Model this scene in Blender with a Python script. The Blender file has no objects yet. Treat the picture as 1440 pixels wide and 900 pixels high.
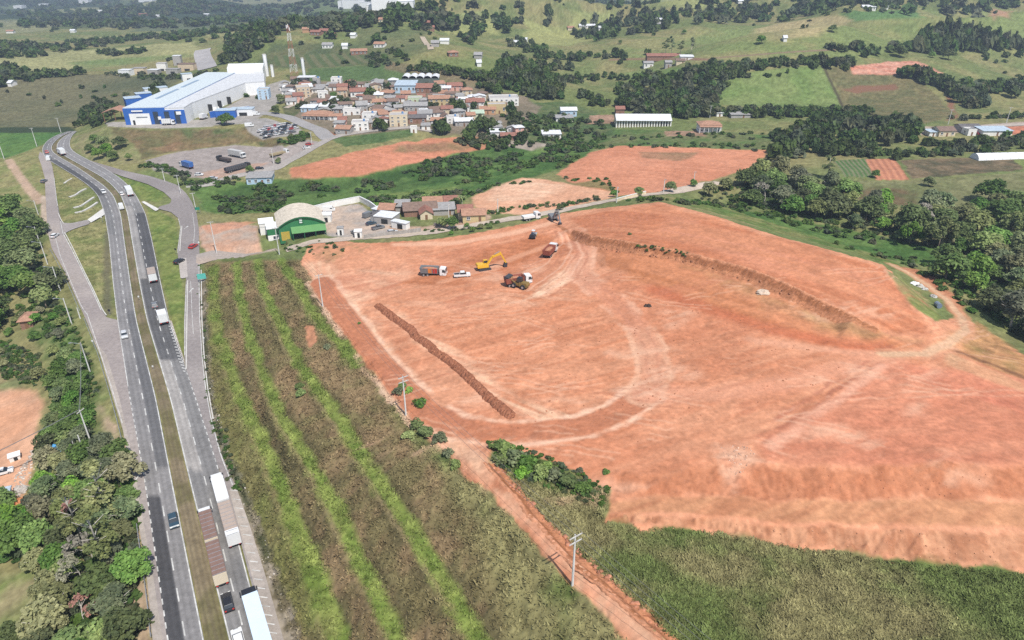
# Aerial view of red earthworks beside a highway, with a town and hazy hills beyond.
HAZE_D = 0.00024
EXPOSURE = 0.50
import bpy, math, random
import numpy as np
from mathutils import Vector, Matrix
from mathutils.geometry import delaunay_2d_cdt
from mathutils.bvhtree import BVHTree

R = math.radians
scene = bpy.context.scene
COL = scene.collection
rnd = random.Random(7)
nrs = np.random.RandomState(11)

# ------------------------------------------------------------------ camera model (drone, 24 mm class lens)
CAM_H = 100.0
PITCH = R(27.7)
FPX = 973.0                      # focal length in photo pixels (1440 wide)

def ray(px, py):
    px = np.asarray(px, float); py = np.asarray(py, float)
    x = (px - 720) / FPX; y = (450 - py) / FPX
    return x, math.cos(PITCH) + math.sin(PITCH) * y, math.sin(PITCH) - math.cos(PITCH) * y   # side, forward, down

def U(px, py, z=0.0):
    x, f, dn = ray(px, py)
    s = (CAM_H - z) / dn
    return x * s, f * s

def proj(X, Y, Z):
    f = Y * math.cos(PITCH) + (CAM_H - Z) * math.sin(PITCH)
    up = Y * math.sin(PITCH) - (CAM_H - Z) * math.cos(PITCH)
    return 720 + FPX * X / f, 450 - FPX * up / f

def build_camera():
    cd = bpy.data.cameras.new('camera')
    cd.sensor_fit = 'HORIZONTAL'; cd.sensor_width = 36.0
    cd.lens = 36.0 * FPX / 1440.0
    cd.clip_start = 1.0; cd.clip_end = 20000
    ob = bpy.data.objects.new('camera', cd); COL.objects.link(ob)
    ob.location = (0, 0, CAM_H)
    ob.rotation_euler = (R(90) - PITCH, 0, 0)
    scene.camera = ob
build_camera()

# ------------------------------------------------------------------ noise
def _hash(ix, iy, seed):
    h = (ix.astype(np.int64) * 374761393 + iy.astype(np.int64) * 668265263 + seed * 974711) & 0xFFFFFFFF
    h = ((h ^ (h >> 13)) * 1274126177) & 0xFFFFFFFF
    h = (h ^ (h >> 16)) & 0xFFFFFF
    return h.astype(np.float32) / float(0xFFFFFF)

def vnoise(x, y, seed=0):
    ix = np.floor(x); iy = np.floor(y)
    fx = (x - ix).astype(np.float32); fy = (y - iy).astype(np.float32)
    fx = fx * fx * (3 - 2 * fx); fy = fy * fy * (3 - 2 * fy)
    a = _hash(ix, iy, seed); b = _hash(ix + 1, iy, seed); c = _hash(ix, iy + 1, seed); d = _hash(ix + 1, iy + 1, seed)
    return (a + (b - a) * fx) * (1 - fy) + (c + (d - c) * fx) * fy

def fbm(x, y, scale, octv=4, seed=0, gain=0.5):
    s = 0; amp = 1.0; tot = 0
    x = x / scale; y = y / scale
    for o in range(octv):
        s = s + amp * vnoise(x + 17.3 * o, y - 9.1 * o, seed + o * 13); tot += amp
        x = x * 2.03; y = y * 2.03; amp *= gain
    return s / tot

def sstep(a, b, x):
    t = np.clip((x - a) / (b - a), 0, 1)
    return t * t * (3 - 2 * t)

# ------------------------------------------------------------------ mesh building
class MB:
    """collects boxes, prisms, tubes ... and links them as ONE mesh object"""
    def __init__(self):
        self.v = []; self.f = []; self.m = []; self.mats = []
        self.M = Matrix.Identity(4)
    def mi(self, mat):
        if mat is None: return 0
        if mat not in self.mats: self.mats.append(mat)
        return self.mats.index(mat)
    def add(self, vs, fs, mat=None):
        n = len(self.v); k = self.mi(mat)
        for p in vs: self.v.append(tuple(self.M @ Vector(p)))
        for f in fs:
            self.f.append([i + n for i in f]); self.m.append(k)
        return self
    def box(self, x0, x1, y0, y1, z0, z1, mat=None, tx=0, ty=0):
        vs = [(x0, y0, z0), (x1, y0, z0), (x1, y1, z0), (x0, y1, z0),
              (x0 + tx, y0 + ty, z1), (x1 - tx, y0 + ty, z1), (x1 - tx, y1 - ty, z1), (x0 + tx, y1 - ty, z1)]
        return self.add(vs, [(0, 3, 2, 1), (4, 5, 6, 7), (0, 1, 5, 4), (1, 2, 6, 5), (2, 3, 7, 6), (3, 0, 4, 7)], mat)
    def prism(self, prof, y0, y1, mat=None, ins=0.0):
        """profile in x,z extruded along y; ins pulls the end faces' upper part inwards"""
        n = len(prof); zs = [p[1] for p in prof]; zm, zM = min(zs), max(zs)
        def t(z): return ins * max(0.0, (z - zm) / (zM - zm) - .45) / .55 if zM > zm else 0
        vs = [(x, y0 + t(z), z) for x, z in prof] + [(x, y1 - t(z), z) for x, z in prof]
        fs = [tuple(range(n)), tuple(reversed(range(n, 2 * n)))]
        for i in range(n):
            j = (i + 1) % n
            fs.append((i, i + n, j + n, j))
        return self.add(vs, fs, mat)
    def cyl(self, p0, p1, r0, r1=None, n=8, mat=None, caps=True):
        p0 = Vector(p0); p1 = Vector(p1); r1 = r0 if r1 is None else r1
        ax = (p1 - p0).normalized(); a = ax.orthogonal().normalized(); b = ax.cross(a)
        vs = []
        for p, r in ((p0, r0), (p1, r1)):
            for i in range(n):
                t = 2 * math.pi * i / n
                vs.append(p + a * (math.cos(t) * r) + b * (math.sin(t) * r))
        fs = [(i, (i + 1) % n, n + (i + 1) % n, n + i) for i in range(n)]
        if caps: fs += [tuple(reversed(range(n))), tuple(range(n, 2 * n))]
        return self.add(vs, fs, mat)
    def blob(self, c, rx, ry, rz, seed=0, jit=.25, mat=None, n=8, m=5, half=False):
        rg = random.Random(seed); vs = []; fs = []
        for j in range(m + 1):
            ph = (math.pi / 2 if half else math.pi) * j / m
            for i in range(n):
                th = 2 * math.pi * i / n; k = 1 + rg.uniform(-jit, jit)
                vs.append((c[0] + rx * math.sin(ph) * math.cos(th) * k, c[1] + ry * math.sin(ph) * math.sin(th) * k, c[2] + rz * math.cos(ph) * k))
        for j in range(m):
            for i in range(n):
                fs.append((j * n + i, (j + 1) * n + i, (j + 1) * n + (i + 1) % n, j * n + (i + 1) % n))
        return self.add(vs, fs, mat)
    def mesh(self, name, mat=None, smooth=False):
        me = bpy.data.meshes.new(name)
        me.from_pydata(self.v, [], self.f)
        ms = self.mats or ([mat] if mat else [])
        for x in ms: me.materials.append(x)
        if len(self.mats) > 1: me.polygons.foreach_set('material_index', self.m)
        if smooth: me.polygons.foreach_set('use_smooth', [True] * len(me.polygons))
        me.update()
        return me
    def build(self, name, mat=None, parent=None, smooth=False):
        return link(name, self.mesh(name, mat, smooth), parent)

def link(name, data, parent=None, loc=None):
    o = bpy.data.objects.new(name, data); COL.objects.link(o)
    if parent is not None: o.parent = parent
    if loc is not None: o.location = loc
    return o

def empty(name, loc=(0, 0, 0), rz=0.0):
    o = bpy.data.objects.new(name, None); COL.objects.link(o)
    o.empty_display_size = .5
    o.location = loc; o.rotation_euler = (0, 0, rz)
    return o

LABELS = {}
def tag(o, label=None, cat=None, group=None, kind=None):
    if label:
        o['label'] = label; LABELS[label] = LABELS.get(label, 0) + 1
    if cat: o['category'] = cat
    if group: o['group'] = group
    if kind: o['kind'] = kind
    return o

KIDS = {}
def kids(o):
    return [c for c in o.children]
def copy_tree(o, parent=None):
    c = o.copy(); COL.objects.link(c)
    if parent is not None: c.parent = parent
    for k in list(o.children): copy_tree(k, c)
    return c

def np_mesh(name, verts, faces, mats=(), cols=None, smooth=False):
    """fast mesh from numpy arrays; faces (n,k); cols = dict name -> per-vertex rgb"""
    me = bpy.data.meshes.new(name)
    nv = len(verts); nf, k = faces.shape
    me.vertices.add(nv); me.vertices.foreach_set('co', np.ascontiguousarray(verts, np.float32).ravel())
    me.loops.add(nf * k); me.loops.foreach_set('vertex_index', np.ascontiguousarray(faces, np.int32).ravel())
    me.polygons.add(nf)
    me.polygons.foreach_set('loop_start', np.arange(0, nf * k, k, dtype=np.int32))
    if smooth: me.polygons.foreach_set('use_smooth', np.ones(nf, bool))
    me.update(calc_edges=True)
    if cols:
        for an, c in cols.items():
            at = me.attributes.new(an, 'FLOAT_COLOR', 'POINT')
            c4 = np.ones((nv, 4), np.float32); c4[:, :3] = c
            at.data.foreach_set('color', c4.ravel())
    for m in mats: me.materials.append(m)
    return me

# ------------------------------------------------------------------ materials
def new_mat(name):
    m = bpy.data.materials.new(name); m.use_nodes = True
    nt = m.node_tree; b = nt.nodes['Principled BSDF']
    return m, nt, b

def ramp_noise(nt, scale, detail=4, rough=.55, coord='Object', vec=None):
    tc = nt.nodes.new('ShaderNodeTexCoord'); n = nt.nodes.new('ShaderNodeTexNoise')
    n.inputs['Scale'].default_value = scale; n.inputs['Detail'].default_value = detail; n.inputs['Roughness'].default_value = rough
    nt.links.new(vec if vec else tc.outputs[coord], n.inputs['Vector'])
    return n

def mixc(nt, fac, a, b, mode='MIX'):
    m = nt.nodes.new('ShaderNodeMix'); m.data_type = 'RGBA'; m.blend_type = mode
    for s, v in ((m.inputs[0], fac), (m.inputs[6], a), (m.inputs[7], b)):
        if hasattr(v, 'links') or hasattr(v, 'is_linked'): nt.links.new(v, s)
        elif isinstance(v, (int, float)): s.default_value = v
        else: s.default_value = (*v, 1)
    return m.outputs[2]

def maprange(nt, src, a, b, c, d):
    m = nt.nodes.new('ShaderNodeMapRange')
    nt.links.new(src, m.inputs[0])
    for i, v in enumerate((a, b, c, d)): m.inputs[i + 1].default_value = v
    return m.outputs[0]

_MC = {}
def paint(name, col, rough=.6, var=.12, scale=.6, metal=0.0, spec=.3, dirt=None):
    """surface of one colour with uneven wear"""
    key = (name,)
    if key in _MC: return _MC[key]
    m, nt, b = new_mat(name)
    n = ramp_noise(nt, scale, 5, .65)
    f = maprange(nt, n.outputs[0], .3, .7, 0, 1)
    d = dirt if dirt else tuple(c * .55 + .02 for c in col)
    lo = tuple(c * (1 - var) for c in col); hi = tuple(min(1, c * (1 + var * .5)) for c in col)
    c1 = mixc(nt, f, lo, hi)
    n2 = ramp_noise(nt, scale * 3.1, 3, .7)
    f2 = maprange(nt, n2.outputs[0], .55, .8, 0, min(.6, var * 2.5))
    c2 = mixc(nt, f2, c1, d)
    nt.links.new(c2, b.inputs['Base Color'])
    b.inputs['Roughness'].default_value = rough; b.inputs['Metallic'].default_value = metal
    b.inputs['Specular IOR Level'].default_value = spec
    _MC[key] = m
    return m

def glass(name='window glass', col=(.03, .04, .05)):
    if (name,) in _MC: return _MC[(name,)]
    m, nt, b = new_mat(name)
    n = ramp_noise(nt, .8, 2)
    nt.links.new(mixc(nt, n.outputs[0], col, tuple(c * 1.8 for c in col)), b.inputs['Base Color'])
    b.inputs['Roughness'].default_value = .12; b.inputs['Specular IOR Level'].default_value = .6
    _MC[(name,)] = m
    return m

def attr_mat(name, attr='col', rough=.85, nscale=3.0, namt=.35, bump=0.0, bscale=2.0, spec=.15):
    """colour attribute of the mesh, broken up by fine noise"""
    m, nt, b = new_mat(name)
    a = nt.nodes.new('ShaderNodeAttribute'); a.attribute_name = attr
    n = ramp_noise(nt, nscale, 5, .7)
    f = maprange(nt, n.outputs[0], .25, .75, 1 - namt, 1 + namt)
    hs = nt.nodes.new('ShaderNodeVectorMath'); hs.operation = 'SCALE'
    nt.links.new(a.outputs['Color'], hs.inputs[0]); nt.links.new(f, hs.inputs['Scale'])
    nt.links.new(hs.outputs[0], b.inputs['Base Color'])
    b.inputs['Roughness'].default_value = rough; b.inputs['Specular IOR Level'].default_value = spec
    if bump:
        n2 = ramp_noise(nt, bscale, 6, .65)
        bp = nt.nodes.new('ShaderNodeBump'); bp.inputs['Strength'].default_value = 1.0; bp.inputs['Distance'].default_value = bump
        nt.links.new(n2.outputs[0], bp.inputs['Height']); nt.links.new(bp.outputs[0], b.inputs['Normal'])
    return m
# ------------------------------------------------------------------ TERRAIN: survey lines (photo pixel, height) joined into a surface
def ground_d(px, py, d):
    x, f, dn = ray(px, py)
    s = d / f
    return (float(x * s), float(f * s), float(CAM_H - dn * s))
SURV = []
def P(*pts):
    for px, py, z in pts:
        x, y = U(px, py, z); SURV.append((float(x), float(y), z))
def D(*pts):
    for px, py, d in pts: SURV.append(ground_d(px, py, d))
def L(pts, step=4.0, off=0.0, dz=0.0):
    q = [(*map(float, U(a, b, z)), z) for a, b, z in pts]
    q = resample(q, step)
    if off:
        q = offset(q, off)
    for x, y, z in q: SURV.append((x, y, z + dz))
    return q
def resample(q, step):
    q = np.array(q, float); out = []
    for i in range(len(q) - 1):
        n = max(1, int(np.linalg.norm(q[i + 1, :2] - q[i, :2]) / step))
        for k in range(n): out.append(q[i] + (q[i + 1] - q[i]) * k / n)
    out.append(q[-1])
    return np.array(out)
def offset(q, d):
    q = np.array(q, float)
    t = np.gradient(q[:, :2], axis=0); t /= np.linalg.norm(t, axis=1)[:, None] + 1e-9
    o = q.copy(); o[:, 0] += t[:, 1] * d; o[:, 1] -= t[:, 0] * d
    return o

# highway platform, level at z = 0
HW_LEFT = [(222, 960, 0), (212, 895, 0), (207, 825, 0), (200, 775, 0), (192, 725, 0), (184, 675, 0), (172, 605, 0), (155, 550, 0), (140, 500, 0),
           (120, 450, 0), (104, 412, 0), (87, 375, 0), (71, 345, 0), (60, 312, 0), (58, 275, 0), (55, 250, 0), (48, 225, 0), (44, 212, 0), (58, 202, 0), (78, 191, 0), (100, 183, 0)]
L(HW_LEFT)
TOE = [(430, 960, .2), (411, 891, .2), (393, 835, .2), (377, 775, .2), (355, 726, .2), (334, 679, .2), (318, 640, .2), (303, 590, .2), (293, 540, .2), (289, 500, .2),
       (287, 450, .2), (287, 400, .2), (289, 372, .3)]
L(TOE)
L([(284, 360, 0), (281, 325, 0), (278, 302, 0), (268, 282, 0), (249, 260, 0), (212, 249, 0), (175, 241, 0), (140, 231, 0), (118, 221, 0), (104, 208, 0), (103, 190, 0)])
P((60, 235, 0), (120, 300, -.4), (110, 270, -.4), (130, 380, -.5), (225, 330, -.6), (200, 270, -.4), (240, 400, -.5), (230, 265, -.3))
# terraced embankment between highway and site
ST_A = [(500, 960, 4.2), (473, 900, 4), (425, 770, 3.7), (392, 675, 3.4), (360, 605, 3.1), (335, 550, 2.8), (307, 475, 2.2), (300, 420, 1.7), (300, 375, 1.2)]
ST_B = [(590, 960, 8.3), (558, 900, 8), (500, 780, 7.4), (452, 675, 6.8), (397, 590, 6), (360, 500, 5), (345, 450, 4), (336, 410, 3), (332, 370, 2.2)]
ST_C = [(715, 960, 12.5), (675, 900, 12), (598, 775, 11.1), (530, 675, 10.2), (467, 577, 9), (414, 500, 7.5), (390, 450, 6), (370, 405, 4.3), (361, 365, 3.2)]
ST_D = [(500, 515, 9.9), (487, 492, 9.5), (467, 472, 8.8), (445, 447, 8), (420, 405, 6), (394, 365, 4.2)]
STW = {}
for nm, ln in (('a', ST_A), ('b', ST_B), ('c', ST_C), ('d', ST_D)):
    L(ln, 4, 2.0, .15); L(ln, 4, -2.0, -.15)
    STW[nm] = resample([(*map(float, U(a, b, z)), z) for a, b, z in ln], 3)
TOP = [(960, 970, 19), (890, 897, 18.2), (830, 840, 17.6), (760, 775, 16.8), (690, 700, 15.7), (655, 670, 15), (620, 630, 14), (570, 575, 12.5), (520, 510, 10.8),
       (470, 450, 8.5), (440, 400, 6.5), (425, 372, 5.5)]
L(TOP)
BK = [(690, 655, 15), (720, 690, 16), (760, 735, 16.6), (805, 785, 17.2), (850, 820, 17.6), (935, 897, 18.4), (1010, 965, 19)]
L(BK, 3)
L(BK, 3, 1.0, 1.4)
# site platform
P((450, 345, 6.5), (500, 350, 8), (470, 400, 8.5), (560, 400, 9.5), (560, 345, 8), (650, 335, 9), (720, 322, 10), (600, 450, 12), (700, 400, 12),
  (800, 420, 14), (750, 500, 14.5), (600, 550, 13.5), (680, 600, 15.2), (850, 600, 16.5), (900, 500, 16), (1000, 470, 17), (1000, 560, 17.5), (1000, 630, 17.6), (1100, 500, 17.8), (770, 345, 11),
  (1180, 520, 17.6), (1300, 560, 17.2), (1440, 580, 17), (1250, 610, 17.4), (1440, 620, 17.2), (740, 370, 11.3), (620, 385, 10.3))
L([(690, 622, 15.5), (760, 642, 16.3), (860, 672, 17), (950, 663, 17.5), (1010, 650, 17.5), (1100, 652, 17.5), (1250, 656, 17.5), (1440, 652, 17.5), (1650, 650, 17.5)])
L([(860, 700, 16.6), (1000, 695, 15.8), (1100, 700, 15.3), (1250, 700, 15), (1440, 700, 15), (1650, 700, 15)])
L([(857, 722, 16.3), (1000, 728, 15.2), (1100, 737, 14.6), (1250, 742, 14), (1440, 750, 13.5), (1650, 755, 13.5)])
L([(850, 737, 15.9), (900, 748, 15.2), (1000, 750, 13.8), (1100, 770, 12.6), (1250, 790, 11.6), (1440, 808, 10.6), (1650, 820, 10)])
P((740, 660, 16), (800, 690, 16.2), (850, 770, 17), (960, 830, 17), (1000, 900, 17.8), (1200, 850, 13), (1200, 960, 14.5), (1440, 900, 10.5), (1440, 980, 11), (1650, 900, 9.5), (1020, 800, 15.2), (1110, 900, 16))
# raised eastern pad and its bank
BT = [(785, 316, 11.2), (808, 326, 13.5), (830, 332, 16.2), (870, 338, 18.4), (900, 344, 19.7), (960, 354, 20.7), (1050, 377, 21.7), (1120, 407, 21.6), (1180, 437, 20.4), (1235, 464, 18.8)]
L(BT, 2)
L(BT[1:-1], 2, .9, -3.0)
BENCH = resample([(*map(float, U(a, b, z)), z) for a, b, z in BT], 2)
L([(792, 303, 10.6), (860, 293, 15.2), (930, 286, 18.3), (1000, 304, 20.5), (1100, 336, 22), (1180, 357, 22.2), (1240, 374, 21.6), (1270, 400, 20.8), (1297, 445, 18.6), (1310, 468, 18)])
L([(860, 285, 12.2), (930, 277, 13.5), (1000, 295, 13), (1100, 323, 11.5), (1180, 344, 11), (1250, 370, 12), (1320, 442, 13), (1350, 462, 14.4)])
P((880, 390, 16.3), (980, 425, 17), (1080, 458, 17.6), (1180, 480, 17.8), (1250, 490, 17.6), (840, 370, 14), (1250, 470, 18), (1290, 480, 17.2), (1310, 495, 16.5))
P((1000, 285, 7), (1100, 310, 6.5), (1200, 340, 6), (1300, 365, 7), (1340, 385, 8), (1000, 255, 7), (1100, 270, 6), (1200, 290, 5), (1300, 320, 5), (1440, 340, 5), (1440, 420, 7),
  (1440, 480, 9.5), (1400, 440, 9), (1290, 376, 9), (1340, 420, 11), (1380, 480, 13.5), (1440, 505, 14), (1440, 535, 15.6), (1365, 490, 15.5), (1650, 400, 5), (1650, 500, 9), (1650, 560, 15), (1650, 610, 17))
P((1200, 240, 8), (1270, 240, 8), (1440, 250, 9), (1440, 218, 9), (1200, 200, 7), (1350, 196, 9), (1440, 183, 10.5), (1300, 184, 10), (1100, 215, 5), (1650, 240, 10))
# valley, lots and the access road
L([(300, 352, .8), (340, 356, 1.8), (390, 350, 3.6), (450, 335, 5.2), (520, 333, 6), (600, 328, 6.8), (700, 312, 8.6), (780, 297, 10), (860, 282, 11), (920, 273, 11), (990, 258, 9), (1060, 246, 7.5)])
P((330, 272, -2), (420, 272, -2), (500, 265, -2.5), (620, 245, -2.5), (700, 225, -2), (760, 215, -1.5), (820, 205, 0), (560, 283, 1), (330, 300, -1), (600, 275, 1), (290, 278, -.6))
P((440, 288, 3), (505, 283, 3), (520, 300, 4), (450, 325, 4.6), (550, 318, 5.6), (365, 325, 2.6), (410, 320, 3.6), (310, 335, .8), (300, 315, .4), (640, 300, 5.5), (600, 310, 5.8), (545, 300, 4.6))
P((700, 275, 6), (760, 285, 8), (850, 273, 8.5), (740, 255, 5), (680, 280, 6), (670, 290, 6), (800, 250, 5), (900, 260, 8), (980, 245, 7), (900, 235, 6), (1060, 225, 5), (850, 210, 4), (950, 212, 5))
P((410, 246, 1), (450, 228, 2), (600, 197, 4), (690, 196, 4), (600, 222, 1), (500, 243, 1), (560, 212, 3))
P((215, 240, 1.5), (300, 252, 1), (340, 246, 1.2), (250, 216, 2), (330, 205, 2.6), (400, 207, 3), (440, 192, 5), (430, 205, 3.6), (400, 222, 2.5), (400, 240, 0))
L([(150, 176, 9), (230, 181, 9), (330, 178, 9), (362, 172, 9), (372, 188, 7.6), (395, 198, 7), (425, 187, 6.6)])
L([(205, 226, 2), (240, 214, 2.2), (330, 203, 3), (390, 206, 3.2)])
P((130, 186, 5), (150, 200, 4.5), (175, 225, 1.6), (125, 218, .8), (190, 200, 5.5), (112, 192, 2), (430, 178, 7), (455, 183, 6.4))
P((165, 168, 9), (290, 170, 9), (372, 152, 9.5), (365, 112, 10), (250, 106, 9), (200, 138, 9), (300, 96, 9), (160, 160, 7), (300, 130, 9), (385, 130, 10))
P((100, 150, -2), (150, 118, -2), (200, 98, -2), (50, 170, -2), (0, 200, -2), (138, 158, -1), (0, 120, -2), (100, 120, -2), (240, 88, -1), (285, 95, 0), (280, 80, 0), (330, 75, 4), (-200, 150, -2), (-200, 210, -3))
# town and hills
P((480, 190, 6), (560, 185, 7), (650, 186, 7), (730, 195, 4), (760, 205, 2), (440, 165, 8), (520, 160, 9), (620, 160, 9), (700, 160, 7), (400, 140, 11), (420, 118, 13), (500, 130, 12),
  (560, 126, 12), (640, 128, 11), (720, 140, 8), (780, 175, 4), (800, 190, 2), (860, 180, 4), (950, 180, 5), (1000, 185, 6), (830, 150, 5), (1050, 180, 6), (1150, 175, 7))
D((390, 108, 590), (560, 108, 585), (640, 115, 560), (700, 118, 555), (760, 120, 560), (300, 96, 690), (318, 78, 715), (342, 58, 755), (368, 44, 795), (430, 40, 815), (500, 38, 830), (560, 33, 880), (400, 88, 650), (350, 88, 650), (560, 90, 640), (700, 95, 640), (800, 110, 600),
  (400, 65, 720), (500, 65, 715), (560, 66, 720), (640, 65, 745), (720, 68, 780), (800, 78, 740), (640, 40, 860), (700, 40, 900), (800, 48, 920), (620, 24, 960), (690, 16, 1060), (780, 12, 1120), (860, 8, 1180), (960, 12, 1150),
  (400, 31, 1700), (480, 31, 1650), (560, 26, 1700), (640, 14, 2000), (720, 4, 2200))
D((900, 140, 520), (1000, 140, 515), (900, 110, 590), (1000, 108, 590), (850, 85, 680), (950, 75, 720), (900, 60, 780), (1000, 45, 850), (860, 70, 740), (1100, 45, 840), (1180, 22, 960), (1100, 33, 900), (1000, 36, 900),
  (1100, 140, 520), (1100, 100, 600), (1100, 85, 660), (1180, 150, 500), (1300, 160, 470), (1250, 125, 560), (1200, 106, 600), (1290, 106, 602), (1200, 93, 628), (1290, 86, 640), (1330, 104, 610), (1250, 75, 700), (1380, 75, 710),
  (1380, 110, 600), (1380, 150, 500), (1300, 55, 800), (1440, 60, 760), (1280, 20, 1000), (1380, 14, 1060), (1440, 14, 1060), (1440, 40, 880), (1650, 20, 1050), (1650, 80, 700), (1650, 140, 520))
D((900, 40, 1150), (1000, 30, 1300), (1100, 18, 1700), (1200, 8, 1900), (1300, 0, 2000), (1440, -2, 2100), (900, 18, 1900), (1000, 8, 2500), (860, 0, 2900), (1100, 0, 2900), (760, -6, 3200), (1650, 0, 1900), (1250, -8, 3200), (1450, -8, 3300))
D((0, 60, 960), (150, 60, 960), (250, 55, 1010), (0, 42, 1300), (150, 42, 1320), (300, 40, 1380), (0, 24, 2050), (150, 24, 2080), (230, 26, 2000), (330, 24, 2100), (260, 4, 2350), (200, 10, 2300), (330, 8, 2350), (410, 14, 2500), (-200, 42, 1300), (-200, 60, 950),
  (30, 8, 3000), (120, 8, 3000), (450, 6, 3000), (560, 4, 3000), (650, 0, 3100), (20, 30, 1800), (100, -4, 3900), (300, -4, 3800), (500, -4, 3800), (-200, 20, 2200), (-200, 0, 3400))
# ground left of the highway, below its level
P((45, 240, -1), (0, 260, -3), (0, 300, -4), (45, 350, -3.5), (0, 400, -6), (70, 430, -3), (0, 480, -6), (60, 520, -5), (100, 545, -2.6), (20, 600, -6), (0, 650, -6.5), (60, 650, -6),
  (140, 620, -1.5), (100, 700, -5), (0, 750, -7), (150, 750, -3.5), (60, 850, -6), (0, 900, -7), (170, 850, -2.5), (190, 930, -2), (100, 960, -5), (-200, 500, -7), (-200, 800, -7), (-200, 300, -5), (40, 280, -2.5))
for az in range(-78, 79, 12):
    for d, z in ((30, -3 if az < -20 else 8), (4800, 30), (6000, 200), (7500, 360), (9000, 300)):
        a = R(az); SURV.append((math.sin(a) * d, math.cos(a) * d, z + (45 if d > 2500 else 0) * math.sin(az * .37 + d)))
for az in (-78, -66, -54, 54, 66, 78):
    for d in (60, 110, 200, 350, 600, 1000, 1500):
        a = R(az); z = -6 if az < 0 else (11 if d < 150 else 9)
        SURV.append((math.sin(a) * d, math.cos(a) * d, z))

def tin(pts):
    p = np.array(pts); key = np.round(p[:, :2] / .6).astype(int)
    _, idx = np.unique(key, axis=0, return_index=True); p = p[np.sort(idx)]
    r = delaunay_2d_cdt([Vector((a, b)) for a, b in p[:, :2]], [], [], 0, 1e-4)
    V = []
    for co, orig in zip(r[0], r[3]): V.append((co[0], co[1], p[orig[0], 2]))
    return BVHTree.FromPolygons(V, r[2])
_bvh = tin(SURV)
# polar level-of-detail grid: rings and spokes, a vertex about every picture element
TH = np.concatenate([np.arange(R(69), R(15), -.00145), np.arange(R(15), R(.75), -.00062)])
AZ = np.concatenate([np.arange(R(-78), R(-39), .006), np.arange(R(-39), R(39), .0013), np.arange(R(39), R(78), .006)])
RD = CAM_H / np.tan(TH)
NR, NC = len(RD), len(AZ)
GX = RD[:, None] * np.sin(AZ)[None]; GY = RD[:, None] * np.cos(AZ)[None]
GZ = np.zeros((NR, NC))
_dn = Vector((0, 0, -1)); _rc = _bvh.ray_cast
# coarse sampling (every 2nd vertex) then fill
_R2 = np.arange(0, NR, 2); _C2 = np.arange(0, NC, 2)
_zz = np.zeros((len(_R2), len(_C2)))
for i, ri in enumerate(_R2):
    last = 0.0
    for j, cj in enumerate(_C2):
        h = _rc(Vector((GX[ri, cj], GY[ri, cj], 5000.0)), _dn)[0]
        if h is not None: last = h.z
        _zz[i, j] = last
_t = np.apply_along_axis(lambda c: np.interp(np.arange(NR), _R2, c), 0, _zz)
GZ = np.apply_along_axis(lambda c: np.interp(np.arange(NC), _C2, c), 1, _t)

def blur(a, k):
    for ax in (0, 1):
        b = np.pad(a, [(k, k) if i == ax else (0, 0) for i in (0, 1)], mode='edge')
        c = np.cumsum(b, axis=ax); z = np.zeros_like(np.take(c, [0], axis=ax)); c = np.concatenate([z, c], axis=ax)
        n = a.shape[ax]
        a = (np.take(c, np.arange(2 * k + 1, 2 * k + 1 + n), axis=ax) - np.take(c, np.arange(0, n), axis=ax)) / (2 * k + 1)
    return a
_b = GZ
for _ in range(3): _b = blur(_b, 9)
_s = GZ
for _ in range(2): _s = blur(_s, 1)
_w = sstep(455, 560, GY)
GZ = _s * (1 - _w) + _b * _w
# folded pasture hills beyond the town and the valley
_az = np.arctan2(GX, GY)
_k = sstep(500, 640, GY) * (.25 + .75 * sstep(-.22, -.10, _az + .0 * GY)) * sstep(2600, 1500, GY)
_r = 1 - np.abs(fbm(GX + 60 * fbm(GX, GY, 240, 2, 6), GY, 300, 3, 77) * 2 - 1) * 1.6
_r2 = fbm(GX, GY, 420, 2, 78)
GZ += _k * (_r * 46 + (_r2 - .5) * 50 - 18) + sstep(1350, 2000, GY) * sstep(5200, 4000, GY) * (fbm(GX, GY, 420, 3, 79) - .42) * 120
_thr = TH[::-1]; _ir = np.arange(NR)[::-1]
def H_at(X, Y):
    X = np.asarray(X, float); Y = np.asarray(Y, float)
    d = np.hypot(X, Y); az = np.arctan2(X, Y)
    r = np.interp(np.arctan2(CAM_H, d), _thr, _ir); c = np.interp(az, AZ, np.arange(NC))
    r0 = np.clip(r.astype(int), 0, NR - 2); c0 = np.clip(c.astype(int), 0, NC - 2)
    fr = r - r0; fc = c - c0
    return (GZ[r0, c0] * (1 - fr) * (1 - fc) + GZ[r0 + 1, c0] * fr * (1 - fc) + GZ[r0, c0 + 1] * (1 - fr) * fc + GZ[r0 + 1, c0 + 1] * fr * fc)
_S = np.exp(np.linspace(math.log(35), math.log(7000), 2600))
def W(px, py):
    """world point of the ground seen at a photo pixel"""
    px = np.atleast_1d(np.asarray(px, float)); py = np.atleast_1d(np.asarray(py, float))
    out = np.zeros((len(px), 3))
    for i, (a, b) in enumerate(zip(px, py)):
        x, f, dn = ray(a, b)
        s = _S / max(1e-3, math.hypot(x, f))
        zz = CAM_H - dn * s; h = H_at(x * s, f * s)
        g = zz - h; k = np.argmax(g < 0)
        if g[k] >= 0: k = len(s) - 1
        if k == 0: t = s[0]
        else: t = s[k - 1] + (s[k] - s[k - 1]) * g[k - 1] / max(1e-9, g[k - 1] - g[k])
        out[i] = (x * t, f * t, 0)
    out[:, 2] = H_at(out[:, 0], out[:, 1])
    return out
def Wp(px, py):
    w = W([px], [py])[0]; return float(w[0]), float(w[1]), float(w[2])
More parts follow.
